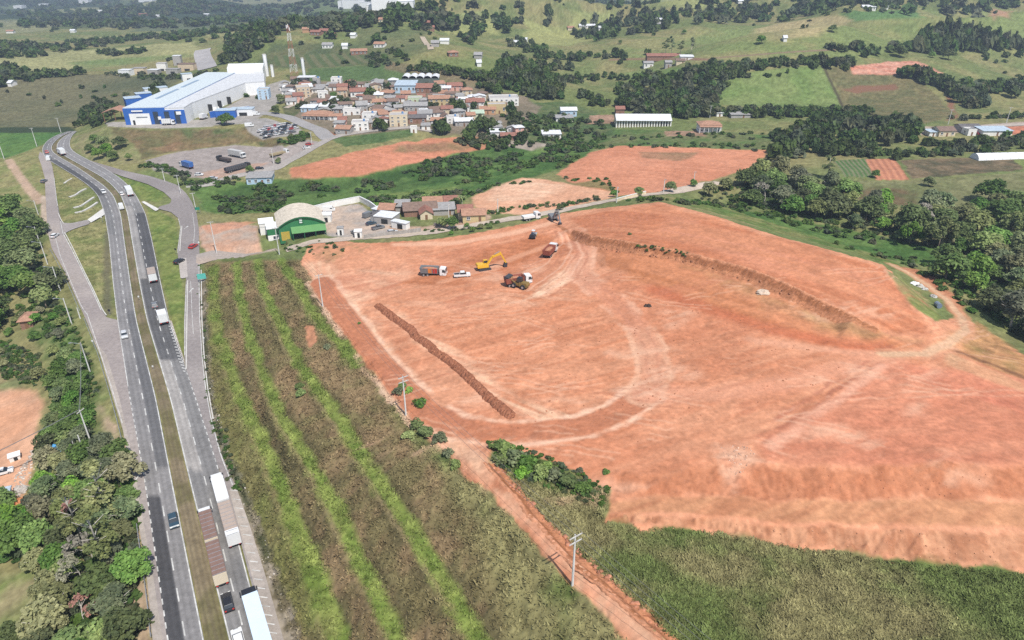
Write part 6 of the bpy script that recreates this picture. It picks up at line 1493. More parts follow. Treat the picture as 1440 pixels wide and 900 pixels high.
def fbox(x0, x1, z0, z1, out, nm, mat, dep=.3):
    m = MB(); a = fl + ux * x0 - uy * out; b = fl + ux * x1 - uy * out; c = b + uy * dep; d = a + uy * dep
    m.add([(*a, z0), (*b, z0), (*c, z0), (*d, z0), (*a, z1), (*b, z1), (*c, z1), (*d, z1)], [(0, 3, 2, 1), (4, 5, 6, 7), (0, 1, 5, 4), (1, 2, 6, 5), (2, 3, 7, 6), (3, 0, 4, 7)]); return m.build(nm, mat, fac)
fbox(wf * .09, wf * .42, -.5, h * .72, .55, 'door', FWHITE); fbox(wf * .13, wf * .165, -.5, h * .3, .7, 'doorway', DARK)
fbox(wf * .684, wf * 1.0, -1.5, h - .9, .2, 'wall', FBLUE)
for t0, t1 in ((.48, .56), (.66, .74), (.83, .91)): fbox(wf * t0, wf * t1, -.5, h * .82, .45, 'glazed_bay', paint('tinted glazing', (.035, .05, .075), .25, .2, .5, spec=.5))
fbox(wf * .14, wf * .32, h * .84, h * .93, .55, 'sign_lettering', FWHITE); fbox(wf * .86, wf * .94, h * .60, h * .80, .56, 'emblem', FWHITE)
fbox(wf * .2, wf * .38, h * .46, h * .52, .7, 'sign_lettering', paint('sign grey', (.2, .22, .26), .6))
fbox(wf * .55, wf * .60, h * .3, h * .5, .6, 'sign_board', FWHITE)
for s0, s1 in ((.2, .45), (.5, .72)):
    a = np.array(along(A[1], A[2], s0)) * .35 + np.array(along(A[0], A[3], s0)) * .65; b = np.array(along(A[1], A[2], s1)) * .35 + np.array(along(A[0], A[3], s1)) * .65
    d = (b - a) / np.hypot(*(b - a)); nn = np.array([-d[1], d[0]]) * 1.0
    m = MB(); m.add([(*(a + nn), h + 1.2), (*(b + nn), h + 1.2), (*(b - nn), h + 1.2), (*(a - nn), h + 1.2), (*(a + nn), h + .8), (*(b + nn), h + .8), (*(b - nn), h + .8), (*(a - nn), h + .8)], [(0, 1, 2, 3), (0, 4, 5, 1), (1, 5, 6, 2), (2, 6, 7, 3), (3, 7, 4, 0)]); m.build('skylight', paint('skylight', (.25, .33, .42), .3, .1, .4), fac)
Cq = local([tuple(map(float, U(a, b, ZT + 1))) for a, b in ((320, 102), (370, 101.5), (372, 94), (322, 95))], fo)
hull('rear_hall', Cq, -2, h + 4, FWHITE, fac)
for t in (.25, .42, .6): 
    q = along(B[2], B[3], t); m = MB(); m.box(q[0] - 1.5, q[0] + 2.5, q[1] - .6, q[1] + .2, -.5, 5); m.build('loading_door', DARK, fac)
tag(fac, 'long blue and white factory with pale metal roof on the embankment', 'factory')
LAND.append((*fo, 30, 'factory'))
for px, py, w_, hh, lb, bb in ((376, 107, 5, 17, 'taller white silo tower behind the factory', 0), (384, 108, 4, 9, 'shorter white silo beside the taller tower', 0), (428, 108, 4, 14, 'slim white water tower behind the metal canopy', 1)):
    x, y, z = Wp(px, py); s = mpp(py, z); e = empty('silo_tower' if not bb else 'water_tower', (x, y, z)); m = MB(); r = w_ * s / 2
    m.cyl((0, 0, -1), (0, 0, hh), r, r, 14); m.build('shaft', FWHITE, e); m = MB(); m.cyl((0, 0, hh), (0, 0, hh + .5), r * 1.12, r * .9, 14); m.build('cap', CONC, e)
    m = MB(); m.box(r * .98, r + .25, -.3, .3, 0, hh); m.build('ladder', METAL, e); tag(e, lb, 'tower')
# lattice mast
x, y, z = Wp(415, 112); e = empty('lattice_mast', (x, y, z)); MH = 40; red = paint('mast red', (.38, .12, .08), .6, .1, 1); wht = paint('mast white', (.72, .72, .7), .6, .1, 1)
nb = 7
for k in range(nb):
    m = MB(); z0, z1 = MH * k / nb, MH * (k + 1) / nb; r0, r1 = 2.6 * (1 - .72 * k / nb), 2.6 * (1 - .72 * (k + 1) / nb)
    c0 = [(r0 * sx, r0 * sy, z0) for sx, sy in ((-1, -1), (1, -1), (1, 1), (-1, 1))]; c1 = [(r1 * sx, r1 * sy, z1) for sx, sy in ((-1, -1), (1, -1), (1, 1), (-1, 1))]
    for i in range(4):
        m.cyl(c0[i], c1[i], .085, .085, 5); j = (i + 1) % 4
        m.cyl(c0[i], c1[j], .06, .06, 4); m.cyl(c0[j], c1[i], .06, .06, 4); m.cyl(c1[i], c1[j], .06, .06, 4)
    m.build('mast_section', red if k % 2 == 0 else wht, e)
m = MB()
for a in range(5): m.box(math.cos(a * 1.26) * 1.1 - .25, math.cos(a * 1.26) * 1.1 + .25, math.sin(a * 1.26) * 1.1 - .25, math.sin(a * 1.26) * 1.1 + .25, MH - 4 + a * .6, MH - 1.6 + a * .6)
m.build('antenna', wht, e); tag(e, 'tall red and white lattice radio mast above the town', 'mast')
# open canopy on posts
x, y, z = Wp(431, 120); e = empty('metal_canopy', (x, y, z), .05); m = MB(); m.box(-6.5, 6.5, 0, 9, 5.6, 6.0); m.build('roof', T_WHT, e)
for sx in (-6, 6):
    for sy in (.5, 8.5): m = MB(); m.box(sx - .15, sx + .15, sy - .15, sy + .15, -1, 5.6); m.build('post', METAL, e)
tag(e, 'open metal canopy with white roof at the top of the town', 'canopy')
# scalloped glasshouse roofs
x, y, z = Wp(591, 119); e = empty('greenhouse', (x, y, z), .02); s = mpp(119, z); W_ = 52 * s
for k in range(5):
    w5 = W_ / 5; x0 = -W_ / 2 + k * w5; m = MB(); pr = [(x0 + w5 * (.5 - .5 * math.cos(t)), 4.2 + 2.0 * math.sin(t)) for t in np.linspace(0, math.pi, 9)]
    pr = [(p[0], p[1]) for p in pr]; vs = [(a, 0, b) for a, b in pr] + [(a, 16, b) for a, b in pr]; n = 9
    m.add(vs, [(i, i + 1, n + i + 1, n + i) for i in range(n - 1)]); m.add([(x0, 0, 4.2), (x0 + w5, 0, 4.2)] , []); m.build('arched_roof', T_WHT, e)
m = MB(); m.box(-W_ / 2, W_ / 2, .2, 15.8, -1, 4.15); m.build('wall', paint('shade netting', (.12, .14, .12), .9, .3, .5), e); tag(e, 'greenhouse with five arched white roofs behind the town', 'greenhouse')
# long white farm warehouse
x, y, z = Wp(905, 179); s = mpp(179, z); w_ = 76 * s; e = empty('warehouse', (x, y, z), -.02)
m = MB(); m.box(-w_ / 2, w_ / 2, 1.5, 14, -1, 4.2); m.build('wall', CREAM, e); gable(w_, 14, 4.2, 2.6, axis='x').build('roof', T_WHT, e); gable_end(w_, 13.9, 4.2, 2.6, 'x').build('gable_wall', WHITE, e)
for i in range(21):
    q = -w_ / 2 + w_ * i / 20; m = MB(); m.box(q - .35, q + .35, .6, 1.2, -1, 4.2); m.build('column', WHITE, e)
for i in range(10):
    q = -w_ / 2 + w_ * (i + .5) / 10; add_window(e, q, 1.4, 2.0, 1.6, y=1.46, frame=False)
m = MB(); m.box(w_ * .32, w_ * .46, 1.3, 1.7, -.5, 3.2); m.build('doorway', DARK, e); tag(e, 'long warehouse with white sheet roof and a row of columns', 'warehouse')
# polytunnel on the right edge
x, y, z = Wp(1376, 226); x2, y2, z2 = Wp(1500, 221); e = empty('polytunnel', (x, y, z), math.atan2(y2 - y, x2 - x)); Ln = math.hypot(x2 - x, y2 - y); m = MB(); pr = [(3.4 * (1 - math.cos(t)), 2.9 * math.sin(t)) for t in np.linspace(0, math.pi, 9)]; n = 9
m.add([(0, a, b) for a, b in pr] + [(Ln, a, b) for a, b in pr], [(i, n + i, n + i + 1, i + 1) for i in range(n - 1)] + [tuple(range(n)), tuple(reversed(range(n, 2 * n)))]); m.build('cover', paint('white plastic film', (.74, .75, .74), .5, .08, .3), e)
m = MB()
for k in range(12):
    for i in range(n - 1): m.cyl((Ln * k / 11, pr[i][0], pr[i][1] + .03), (Ln * k / 11, pr[i + 1][0], pr[i + 1][1] + .03), .06, .06, 4)
m.build('hoop', METAL, e); tag(e, 'long white polytunnel at the right edge', 'polytunnel')
# ---------------- green arched shed, its annex and walled yard
ZS = 3.6
p0 = np.array(U(394, 338, ZS)); p1 = np.array(U(459, 330, ZS)); pr_ = np.array(U(372, 303, ZS + 5)) - np.array(U(392, 321, ZS + 5))
ax = (p1 - p0); WS = float(np.hypot(*ax)); ax /= WS; ay = np.array([-ax[1], ax[0]]); DS = float(pr_ @ ay)
e = empty('arched_shed', (*map(float, p0), ZS), math.atan2(ax[1], ax[0]))
SGREEN = paint('green cladding', (.035, .17, .07), .5, .12, .4); SLIME = paint('light green sheets', (.12, .27, .10), .5, .12, .4); SROOF = tile_mat('sandy roof sheets', (.60, .53, .43), 1.2); STRIM = paint('dark green trim', (.02, .12, .05), .5)
EH = 4.8; AR = 3.3; n = 17
prof = [(WS * t, EH + AR * (1 - (2 * t - 1) ** 2)) for t in np.linspace(0, 1, n)]
m = MB(); pts = [(0, -1.5)] + prof + [(WS, -1.5)]; N_ = len(pts)
m.add([(a, 0, b) for a, b in pts] + [(a, DS, b) for a, b in pts], [tuple(range(N_)), tuple(reversed(range(N_, 2 * N_))), (0, 1, N_ + 1, N_), (N_ - 2, N_ - 1, 2 * N_ - 1, 2 * N_ - 2)]); m.build('wall', SGREEN, e)
m = MB(); o = .25; pr2 = [(-.35 + (WS + .7) * t, EH + .05 + (AR + .1) * (1 - (2 * t - 1) ** 2)) for t in np.linspace(0, 1, n)]
vs = [(a, -.5, b) for a, b in pr2] + [(a, DS + .4, b) for a, b in pr2] + [(a, -.5, b + o) for a, b in pr2] + [(a, DS + .4, b + o) for a, b in pr2]
fs = [(i, n + i, n + i + 1, i + 1) for i in range(n - 1)] + [(2 * n + i, 2 * n + i + 1, 3 * n + i + 1, 3 * n + i) for i in range(n - 1)] + [(i, i + 1, 2 * n + i + 1, 2 * n + i) for i in range(n - 1)] + [(n + i, 3 * n + i, 3 * n + i + 1, n + i + 1) for i in range(n - 1)]
m.add(vs, fs); m.build('roof', SROOF, e)
m = MB()
for i in range(n - 1): m.add([(pr2[i][0], -.56, pr2[i][1] - .25), (pr2[i + 1][0], -.56, pr2[i + 1][1] - .25), (pr2[i + 1][0], -.56, pr2[i + 1][1] + .3), (pr2[i][0], -.56, pr2[i][1] + .3)], [(0, 1, 2, 3)])
m.build('fascia', STRIM, e)
m = MB(); x0, x1 = WS * .26, WS * 1.0; m.add([(x0, -.02, 4.6), (x1, -.02, 4.6), (x1, -4.2, 3.4), (x0, -4.2, 3.4), (x0, -.02, 4.75), (x1, -.02, 4.75), (x1, -4.2, 3.55), (x0, -4.2, 3.55)], [(0, 1, 2, 3), (4, 7, 6, 5), (2, 6, 7, 3), (0, 3, 7, 4), (1, 5, 6, 2)]); m.build('canopy', SLIME, e)
for t in (.28, .52, .76, .98): m = MB(); q = WS * t; m.box(q - .12, q + .12, -4.1, -3.85, -1, 3.5); m.build('canopy_post', STRIM, e)
m = MB(); m.box(WS * .04, WS * .22, -.1, .05, -.3, 3.2); m.build('gate', paint('yellow door', (.45, .33, .06), .6), e)
m = MB(); m.box(WS * .3, WS * .97, -.08, .05, -.3, 3.1); m.build('doorway', DARK, e)
m = MB(); m.box(WS * .44, WS * .54, -.12, .02, 5.6, 7.8); m.build('sign_panel', STRIM, e); m = MB()
for k, zz in enumerate((6.0, 6.7, 7.3)): m.box(WS * .46, WS * .52, -.16, -.11, zz, zz + .35)
m.build('sign_lettering', FWHITE, e)
tag(e, 'green shed with big arched sandy roof and light green canopy', 'shed'); LAND.append((float(p0[0]), float(p0[1]), 14, 'shed'))
def annex(px, py, w_, d_, h_, lbl, stripe):
    q = np.array(U(px, py, ZS - .8)); e = empty('annex_building', (*map(float, q), ZS - .8), math.atan2(ax[1], ax[0]))
    m = MB(); m.box(0, w_, 0, d_, -1.5, 2.4); m.build('wall', WHITE, e); m = MB(); m.box(.0, w_, 0, d_, 2.4, h_); m.build('upper_wall', SGREEN if stripe else WHITE, e)
    m = MB(); m.box(-.2, w_ + .2, -.2, d_ + .2, h_, h_ + .35); m.build('roof', FWHITE, e); add_window(e, w_ * .6, .8, 1.6, 1.2, y=-.04); m = MB(); m.box(-.08, .05, d_ * .2, d_ * .8, -.5, h_ * .8); m.build('side_opening', DARK, e); tag(e, lbl, 'building')
annex(378, 340, 4.6, 7.0, 5.0, 'white and green annex in front corner of the arched shed', True); annex(367, 331, 5.4, 6.0, 4.6, 'white annex against the side of the arched shed', False)
def wall_line(name, pts, h_, th, mat, lbl, cat, cap=None, zoff=0, world=None):
    q = wpoly(pts, False, 6) if world is None else world; e = empty(name, (float(q[0][0]), float(q[0][1]), 0)); m = MB(); n_ = len(q)
    t = np.gradient(q, axis=0); t /= np.linalg.norm(t, axis=1)[:, None]; nn = np.c_[-t[:, 1], t[:, 0]] * th / 2; zz = H_at(q[:, 0], q[:, 1]) + zoff; o = q[0]
    for mm, nm, mt, za, zb, k in ((m, 'panel', mat, -.6, h_, 1), (MB(), 'coping', cap, h_, h_ + .12, 1.5)):
        if mt is None: continue
        vs = []
        for a, z_, nv in zip(q - o, zz, nn): vs += [(*(a + nv * k), z_ + za), (*(a + nv * k), z_ + zb), (*(a - nv * k), z_ + zb), (*(a - nv * k), z_ + za)]
        fs = []
        for i in range(n_ - 1):
            for j in range(3): fs.append((4 * i + j, 4 * i + j + 1, 4 * i + 5 + j, 4 * i + 4 + j))
        fs += [(0, 3, 2, 1), tuple(4 * (n_ - 1) + j for j in range(4))]
        mm.add(vs, fs); mm.build(nm, mt, e)
    tag(e, lbl, cat); return e
wall_line('yard_wall', [(434, 300), (470, 291), (506, 284), (520, 291), (532, 300)], 2.6, .3, WHITE, 'white boundary wall round the back of the walled yard', 'wall', FWHITE)
wall_line('fence', [(512, 336), (540, 332), (562, 330), (592, 326)], 1.6, .12, paint('weathered boards', (.34, .31, .28), .9, .3, 1), 'weathered board fence along the road front of the scrap yard', 'fence', None)
wall_line('fence', [(610, 318), (625, 317), (640, 316)], 1.4, .12, paint('dark boards', (.22, .19, .17), .9, .3, 1), 'dark fence before the red tiled houses', 'fence', None)
wall_line('roadside_wall', [(866, 284), (884, 279), (908, 273)], 1.3, .25, CREAM, 'pale low wall beside the access road bend', 'wall', FWHITE)
wall_line('guard_wall', [(262, 264), (290, 262), (320, 252), (338, 247)], .9, .2, CONC, 'low concrete wall along the truck yard', 'wall', None)
wall_line('factory_fence', [(296, 166), (330, 160), (352, 158)], 4.0, .2, FBLUE, 'blue entrance wall of the factory yard', 'wall', FWHITE)
def simple_box(name, px, py, dims, rz, mat, roofm, lbl, cat, zb=None):
    x, y, z = Wp(px, py); e = empty(name, (x, y, z), rz); w_, d_, h_ = dims; m = MB(); m.box(-w_ / 2, w_ / 2, 0, d_, -.5, h_); m.build('wall', mat, e); m = MB(); m.box(-w_ / 2 - .2, w_ / 2 + .2, -.2, d_ + .2, h_, h_ + .25); m.build('roof', roofm, e)
    m = MB(); m.box(-w_ * .1, w_ * .25, -.06, .05, -.3, min(2.1, h_ * .8)); m.build('door', DARK, e); tag(e, lbl, cat)
simple_box('kiosk', 504, 335, (2.6, 2.4, 2.6), .1, WHITE, FWHITE, 'small white kiosk by the earthworks edge', 'kiosk')
simple_box('guard_booth', 479, 331, (2.2, 2.2, 2.8), .1, WHITE, T_GRY, 'white booth inside the walled yard gate', 'booth'); simple_box('tank_shed', 457, 313, (5, 4, 3), .1, WHITE, FWHITE, 'white lean-to at the right side of the arched shed', 'shed')
simple_box('scrap_shed', 539, 315, (8, 7, 2.8), -.3, GREYW, T_WHT, 'white roofed lean-to in the scrap yard', 'shed'); simple_box('scrap_shed', 530, 303, (5, 5, 2.4), -.5, METAL, T_WHT, 'small white roof at the back of the scrap yard', 'shed'); simple_box('scrap_shed', 561, 322, (7, 2.5, 2.6), -.5, WHITE, T_WHT, 'white slanted trailer shed at the scrap yard front', 'shed'); simple_box('scrap_shed', 527, 311, (4, 5, 2.2), -.4, METAL, T_DRK, 'dark roofed shelter in the scrap yard', 'shed')
simple_box('gatehouse', 318, 166, (12, 8, 4.5), .15, FBLUE, T_BLU, 'blue gatehouse before the factory yard', 'building'); simple_box('office_building', 340, 163, (14, 8, 4.0), .1, FWHITE, T_BLU, 'white office with blue trim beside the gatehouse', 'building')
x, y, z = Wp(163, 170); e = empty('open_barn', (x, y, z), .15); gable(14, 12, 5, 2.2, axis='y').build('roof', T_ORA, e)
for sx in (-6.5, 0, 6.5):
    for sy in (.2, 11.5): m = MB(); m.box(sx - .2, sx + .2, sy - .2, sy + .2, -1, 5); m.build('post', WOOD, e)
tag(e, 'open barn with orange roof left of the factory', 'barn')
for i, (px, py, w_, d_, lb) in enumerate(((190, 150, 10, 10, 'blue roofed lean-to behind the orange barn'), (222, 135, 16, 8, 'white lean-to along the factory side'), (205, 143, 10, 8, 'blue grey lean-to at the factory side'), (265, 114, 8, 6, 'white plant box on the far factory side'))): simple_box('side_building', px, py, (w_, d_, 5.5), .6, FWHITE if i % 2 else FBLUE, T_BLU, lb, 'building')
# concrete works beyond the factory
for i, (px, py, w_, d_, h_, wl_, rf_, lb) in enumerate(((175, 107, 15, 9, 5, FWHITE, T_WHT, 'white hall left in the far depot'), (195, 104, 16, 8, 5, CREAM, T_GRY, 'cream hall in the far depot'), (215, 105, 14, 8, 4, GREYW, T_WHT, 'grey hall in the far depot'), (228, 100, 12, 8, 7, WHITE, T_SLAB, 'white block in the far depot'), (250, 92, 10, 8, 9, GREYW, T_WHT, 'tall white mixing tower in the far depot'), (262, 100, 20, 10, 6, BEIGE, T_BRN, 'brown roofed hall right in the far depot'), (242, 104, 16, 8, 4, GREYW, T_GRY, 'low grey shed in the far depot'))): simple_box('depot_hall', px, py, (w_ * mpp(py, 0) , d_, h_), rnd.uniform(-.1, .2), wl_, rf_, lb, 'building')
# white industrial park in the far distance
for i, (px, py, w_, h_, lb) in enumerate(((497, 12, 34, 18, 'long white hall left in the far industrial park'), (520, 14, 30, 16, 'white hall in the middle of the far industrial park'), (548, 14, 26, 20, 'tall white hall right in the far industrial park'), (482, 12, 14, 16, 'small white block left in the far industrial park'), (570, 16, 12, 10, 'small white hall at the far park edge'), (530, 18, 16, 8, 'low white shed before the far halls'), (118, 5, 20, 12, 'far white hall on the left horizon'), (60, 10, 16, 10, 'far white hall on the left plain'), (205, 3, 26, 14, 'far white hall behind the left hill'), (25, 12, 18, 9, 'far white hall at the left edge'))): simple_box('industrial_hall', px, py, (w_ * mpp(py, 0), 30, h_), .05, FWHITE, T_WHT, lb, 'building')
# ------------------------------------------------------------------ VEHICLES AND MACHINES
TYRE = paint('tyre', (.025, .025, .027), .9, .2, 3); HUB = paint('wheel hub', (.40, .40, .40), .5, .1, 3, .5); CHASSIS = paint('chassis', (.05, .05, .055), .7, .2, 2); LAMP = paint('lamp glass', (.75, .74, .68), .25, .05, 3); TAIL = paint('tail lamp', (.45, .03, .02), .3, .05, 3); VGL = glass('vehicle glass', (.02, .025, .03))
def vpaint(n, c, r=.35): return paint('vehicle ' + n, c, r, .06, .4, spec=.5)
P_ = {'white': vpaint('white', (.66, .66, .65)), 'silver': vpaint('silver', (.48, .49, .5)), 'black': vpaint('black', (.02, .02, .024)), 'navy': vpaint('navy', (.03, .06, .085)), 'red': vpaint('red', (.42, .04, .03)), 'grey': vpaint('grey', (.16, .165, .17)), 'blue': vpaint('blue', (.04, .12, .34)), 'yellow': vpaint('yellow', (.62, .36, .03)), 'brown': paint('tarp brown', (.20, .125, .10), .85, .2, .8), 'tan': paint('tarp tan', (.36, .285, .235), .85, .12, .6), 'paleblue': vpaint('pale blue', (.55, .66, .76)), 'rust': paint('rusty red', (.27, .085, .055), .8, .25, 1), 'green': vpaint('green', (.1, .3, .12)), 'orange': vpaint('orange', (.6, .2, .04)), 'cream': vpaint('cream', (.62, .53, .40))}
_wm = {}
def wheel_at(par, x, y, r=.32, w=.22):
    """tyre with a rim as its sub-part; axle across y"""
    k = (r, w)
    if k not in _wm:
        t = MB(); t.cyl((0, -w / 2, 0), (0, w / 2, 0), r, r, 14); h_ = MB(); h_.cyl((0, -w / 2 - .015, 0), (0, w / 2 + .015, 0), r * .58, r * .5, 10)
        _wm[k] = (t.mesh('wheel', TYRE), h_.mesh('rim', HUB))
    o = link('wheel', _wm[k][0], par, (x, y, r)); link('rim', _wm[k][1], o); return o
def heading(px, py, qx, qy, z=None):
    """tail pixel -> nose pixel"""
    if z is None: a = W([px, qx], [py, qy]); p, q = a[0], a[1]
    else: p = np.array([*U(px, py, z), z]); q = np.array([*U(qx, qy, z), z])
    return p, math.atan2(q[1] - p[1], q[0] - p[0])
def place(o, px, py, rz, z=None):
    if z is None: x, y, z = Wp(px, py)
    else: x, y = map(float, U(px, py, z))
    o.location = (x, y, z); o.rotation_euler = (0, 0, rz); return o
def car_at(px, py, rz, z, colr, label, kind='hatch', group=None, cat=None, parts=True):
    e = empty({'hatch': 'parked_car' if group and 'parked' in group else 'car', 'pickup': 'pickup_truck', 'van': 'van'}[kind]); b = P_[colr]
    m = MB()
    if kind == 'hatch':
        m.prism([(-2.1, .35), (2.1, .35), (2.15, .7), (1.95, .86), (1.0, .95), (-2.0, 1.0), (-2.15, .75)], -.88, .88, None); m.build('body', b, e)
        g = MB(); g.add([(-1.9, -.82, .97), (1.05, -.82, .93), (.35, -.66, 1.42), (-1.45, -.66, 1.44), (-1.9, .82, .97), (1.05, .82, .93), (.35, .66, 1.42), (-1.45, .66, 1.44)], [(0, 1, 2, 3), (5, 4, 7, 6), (1, 5, 6, 2), (4, 0, 3, 7), (3, 2, 6, 7)]); g.build('window', VGL, e)
        r = MB(); r.box(-1.48, .38, -.67, .67, 1.42, 1.47, tx=.05, ty=.05); r.build('roof', b, e); ax_ = 1.3; L_ = 2.12
    elif kind == 'pickup':
        m.prism([(-2.6, .45), (2.55, .45), (2.6, .85), (2.4, 1.05), (1.3, 1.1), (-2.6, 1.1)], -.92, .92); m.build('body', b, e)
        g = MB(); g.add([(-.7, -.85, 1.09), (1.35, -.85, 1.09), (.75, -.72, 1.72), (-.55, -.72, 1.74), (-.7, .85, 1.09), (1.35, .85, 1.09), (.75, .72, 1.72), (-.55, .72, 1.74)], [(0, 1, 2, 3), (5, 4, 7, 6), (1, 5, 6, 2), (4, 0, 3, 7), (3, 2, 6, 7)]); g.build('window', VGL, e)
        r = MB(); r.box(-.58, .78, -.74, .74, 1.72, 1.78, tx=.05, ty=.05); r.build('roof', b, e); q = MB(); q.box(-2.5, -.8, -.75, .75, 1.1, 1.115); q.build('cargo_bed', CHASSIS, e); ax_ = 1.65; L_ = 2.58
    else:
        m.prism([(-2.6, .4), (2.5, .4), (2.55, .9), (2.0, 1.25), (1.4, 2.25), (-2.55, 2.3), (-2.62, 1.0)], -.98, .98, ins=.12); m.build('body', b, e)
        g = MB(); g.add([(2.03, -.86, 1.3), (2.03, .86, 1.3), (1.46, .78, 2.15), (1.46, -.78, 2.15)], [(0, 1, 2, 3)]); g.build('windscreen', VGL, e); s = MB(); s.box(.4, 1.5, -1.0, 1.0, 1.35, 1.95, tx=.2, ty=.12); s.build('window', VGL, e); ax_ = 1.6; L_ = 2.55
    for sx in (ax_, -ax_):
        for sy in (-.78, .78): wheel_at(e, sx, sy, .33 if kind == 'hatch' else .37)
    for sy in (-.62, .62):
        l = MB(); l.box(L_ - .08, L_ + .03, sy - .2, sy + .2, .62, .8); l.build('headlight', LAMP, e)
        l = MB(); l.box(-L_ - .05, -L_ + .06, sy - .16, sy + .16, .68, .88); l.build('tail_light', TAIL, e)
    place(e, px, py, rz, z); tag(e, label, cat or {'hatch': 'car', 'pickup': 'pickup truck', 'van': 'van'}[kind], group); return e
def cab(e, b, x0, short=False):
    """truck cab whose back face is at x0, nose forward (+x)"""
    L_ = 1.9; m = MB(); m.prism([(x0, .7), (x0 + L_ + .1, .7), (x0 + L_ + .15, 1.6), (x0 + L_ - .1, 2.9), (x0 + .3, 3.05), (x0, 3.0)], -1.22, 1.22, ins=.08); c = m.build('cab', b, e)
    g = MB(); g.add([(x0 + L_ + .14, -1.05, 1.75), (x0 + L_ + .14, 1.05, 1.75), (x0 + L_ - .06, 1.0, 2.8), (x0 + L_ - .06, -1.0, 2.8)], [(0, 1, 2, 3)]); g.build('windscreen', VGL, c)
    s = MB(); s.box(x0 + .8, x0 + 1.7, -1.245, 1.245, 1.75, 2.6, ty=.06, tx=.05); s.build('side_window', VGL, c)
    for sy in (-.9, .9): l = MB(); l.box(x0 + L_ + .08, x0 + L_ + .2, sy - .22, sy + .22, .85, 1.1); l.build('headlight', LAMP, c)
    for sy in (-1.4, 1.4): l = MB(); l.box(x0 + L_ - .1, x0 + L_ + .05, sy - .12, sy + .12, 1.8, 2.5); l.build('mirror', CHASSIS, c)
    return c
def axle(e, x, r=.5):
    for sy in (-1.0, 1.0): wheel_at(e, x, sy, r, .42)
def box_trailer(e, x0, x1, mat, top=None, h=3.9, z0=1.15, nm='cargo_box', ribs=True):
    m = MB(); m.box(x0, x1, -1.28, 1.28, z0, h); o = m.build(nm, mat, e)
    if top is not None: t = MB(); t.box(x0 - .02, x1 + .02, -1.3, 1.3, h + .002, h + .1, tx=.05, ty=.15); t.build('tarpaulin', top, o)
    if ribs:
        r = MB(); k = max(3, int((x1 - x0) / 1.2))
        for i in range(k + 1):
            q = x0 + (x1 - x0) * i / k
            for sy in (-1.3, 1.26): r.box(q - .05, q + .05, sy, sy + .04, z0 + .05, h - .03)
            if top is not None: r.box(q - .05, q + .05, -1.18, 1.18, h + .09, h + .15)
        r.build('side_rib', METAL, o)
    d = MB(); d.box(x0 - .05, x0 - .01, -1.2, 1.2, z0 + .1, h - .1); d.build('rear_door', mat, o)
    for sy in (-.9, .9): l = MB(); l.box(x0 - .1, x0 - .02, sy - .2, sy + .2, z0 - .25, z0 - .05); l.build('tail_light', TAIL, e)
    f = MB(); f.box(x0 + .1, x1 - .1, -.5, .5, z0 - .35, z0 - .005); f.build('chassis', CHASSIS, e); return o
RZ = ROADZ + .012
def lane_heading(px, py, up=True):
    x, y = U(px, py, 0); ln = between(eRL, eRR, .5); k = int(np.argmin((ln[:, 0] - x) ** 2 + (ln[:, 1] - y) ** 2)); k = min(max(k, 1), len(ln) - 2); d = ln[k + 1] - ln[k - 1]; a = math.atan2(d[1], d[0])
    return a if up else a + math.pi
# articulated truck trains on the near highway
def road_train(px, py, L1, L2, cabm, m1, t1, m2, t2, label, end=None, gap=.9):
    e = empty('road_train'); x = 0.0
    box_trailer(e, x, x + L2, m2, t2); axle(e, x + 1.2); axle(e, x + 2.4); axle(e, x + 3.6)
    if end: m = MB(); m.box(x - .12, x + 1.6, -1.31, 1.31, 1.1, 4.05); m.build('end_panel', end, e)
    x += L2 + gap; box_trailer(e, x, x + L1, m1, t1); axle(e, x + .8); axle(e, x + 2.0)
    x += L1 + .6; f = MB(); f.box(x - 3.2, x + 1.6, -.5, .5, .6, .85); f.build('tractor_frame', CHASSIS, e); cab(e, cabm, x); axle(e, x + 1.3); axle(e, x - 1.2)
    place(e, px, py, lane_heading(px, py), RZ); e.scale = (.92,) * 3; tag(e, label, 'truck'); return e
road_train(332, 771, 8.6, 11.0, P_['white'], P_['white'], None, P_['tan'], P_['tan'], 'white truck train with tan tarpaulin beside the hatched shoulder', end=P_['white'])
road_train(314, 827, 9.0, 9.6, P_['white'], P_['cream'], P_['brown'], P_['cream'], P_['brown'], 'truck train with brown tarpaulin loads and a white cab')
e = empty('articulated_truck'); box_trailer(e, 0, 13, P_['paleblue'], None); axle(e, 1.2); axle(e, 2.5); f = MB(); f.box(10.2, 15, -.5, .5, .6, .85); f.build('tractor_frame', CHASSIS, e); cab(e, P_['black'], 13.5); axle(e, 14.8); axle(e, 12.2); place(e, 380, 940, lane_heading(372, 900), RZ); tag(e, 'articulated truck with pale blue box and black cab leaving the frame', 'truck')
def rigid(px, py, L_, cabc, body, top, label, rz=None, z=RZ, h=3.6, up=True):
    e = empty('box_truck'); box_trailer(e, 0, L_, body, top, h=h); axle(e, 1.3); axle(e, 2.4); cab(e, cabc, L_ + .25); axle(e, L_ + 1.2); f = MB(); f.box(L_ - 1, L_ + 1.5, -.45, .45, .6, .85); f.build('cab_frame', CHASSIS, e); place(e, px, py, lane_heading(px, py, up) if rz is None else rz, z); tag(e, label, 'truck'); return e
rigid(217, 399, 6.5, P_['white'], P_['white'], P_['tan'], 'truck with tan top on the dark lane, halfway up the highway')
rigid(232, 458, 4, P_['white'], P_['white'], None, 'white box truck passing the hatched merge', h=3.9)
rigid(184.5, 277, 8, P_['white'], P_['white'], None, 'white box truck rounding the bend beside a white car')
rigid(90, 219, 6, P_['white'], P_['white'], None, 'white truck highest on the highway bend')
car_at(218, 431, lane_heading(218, 431), RZ, 'grey', 'grey car between the tan topped truck and the white box truck', 'hatch')
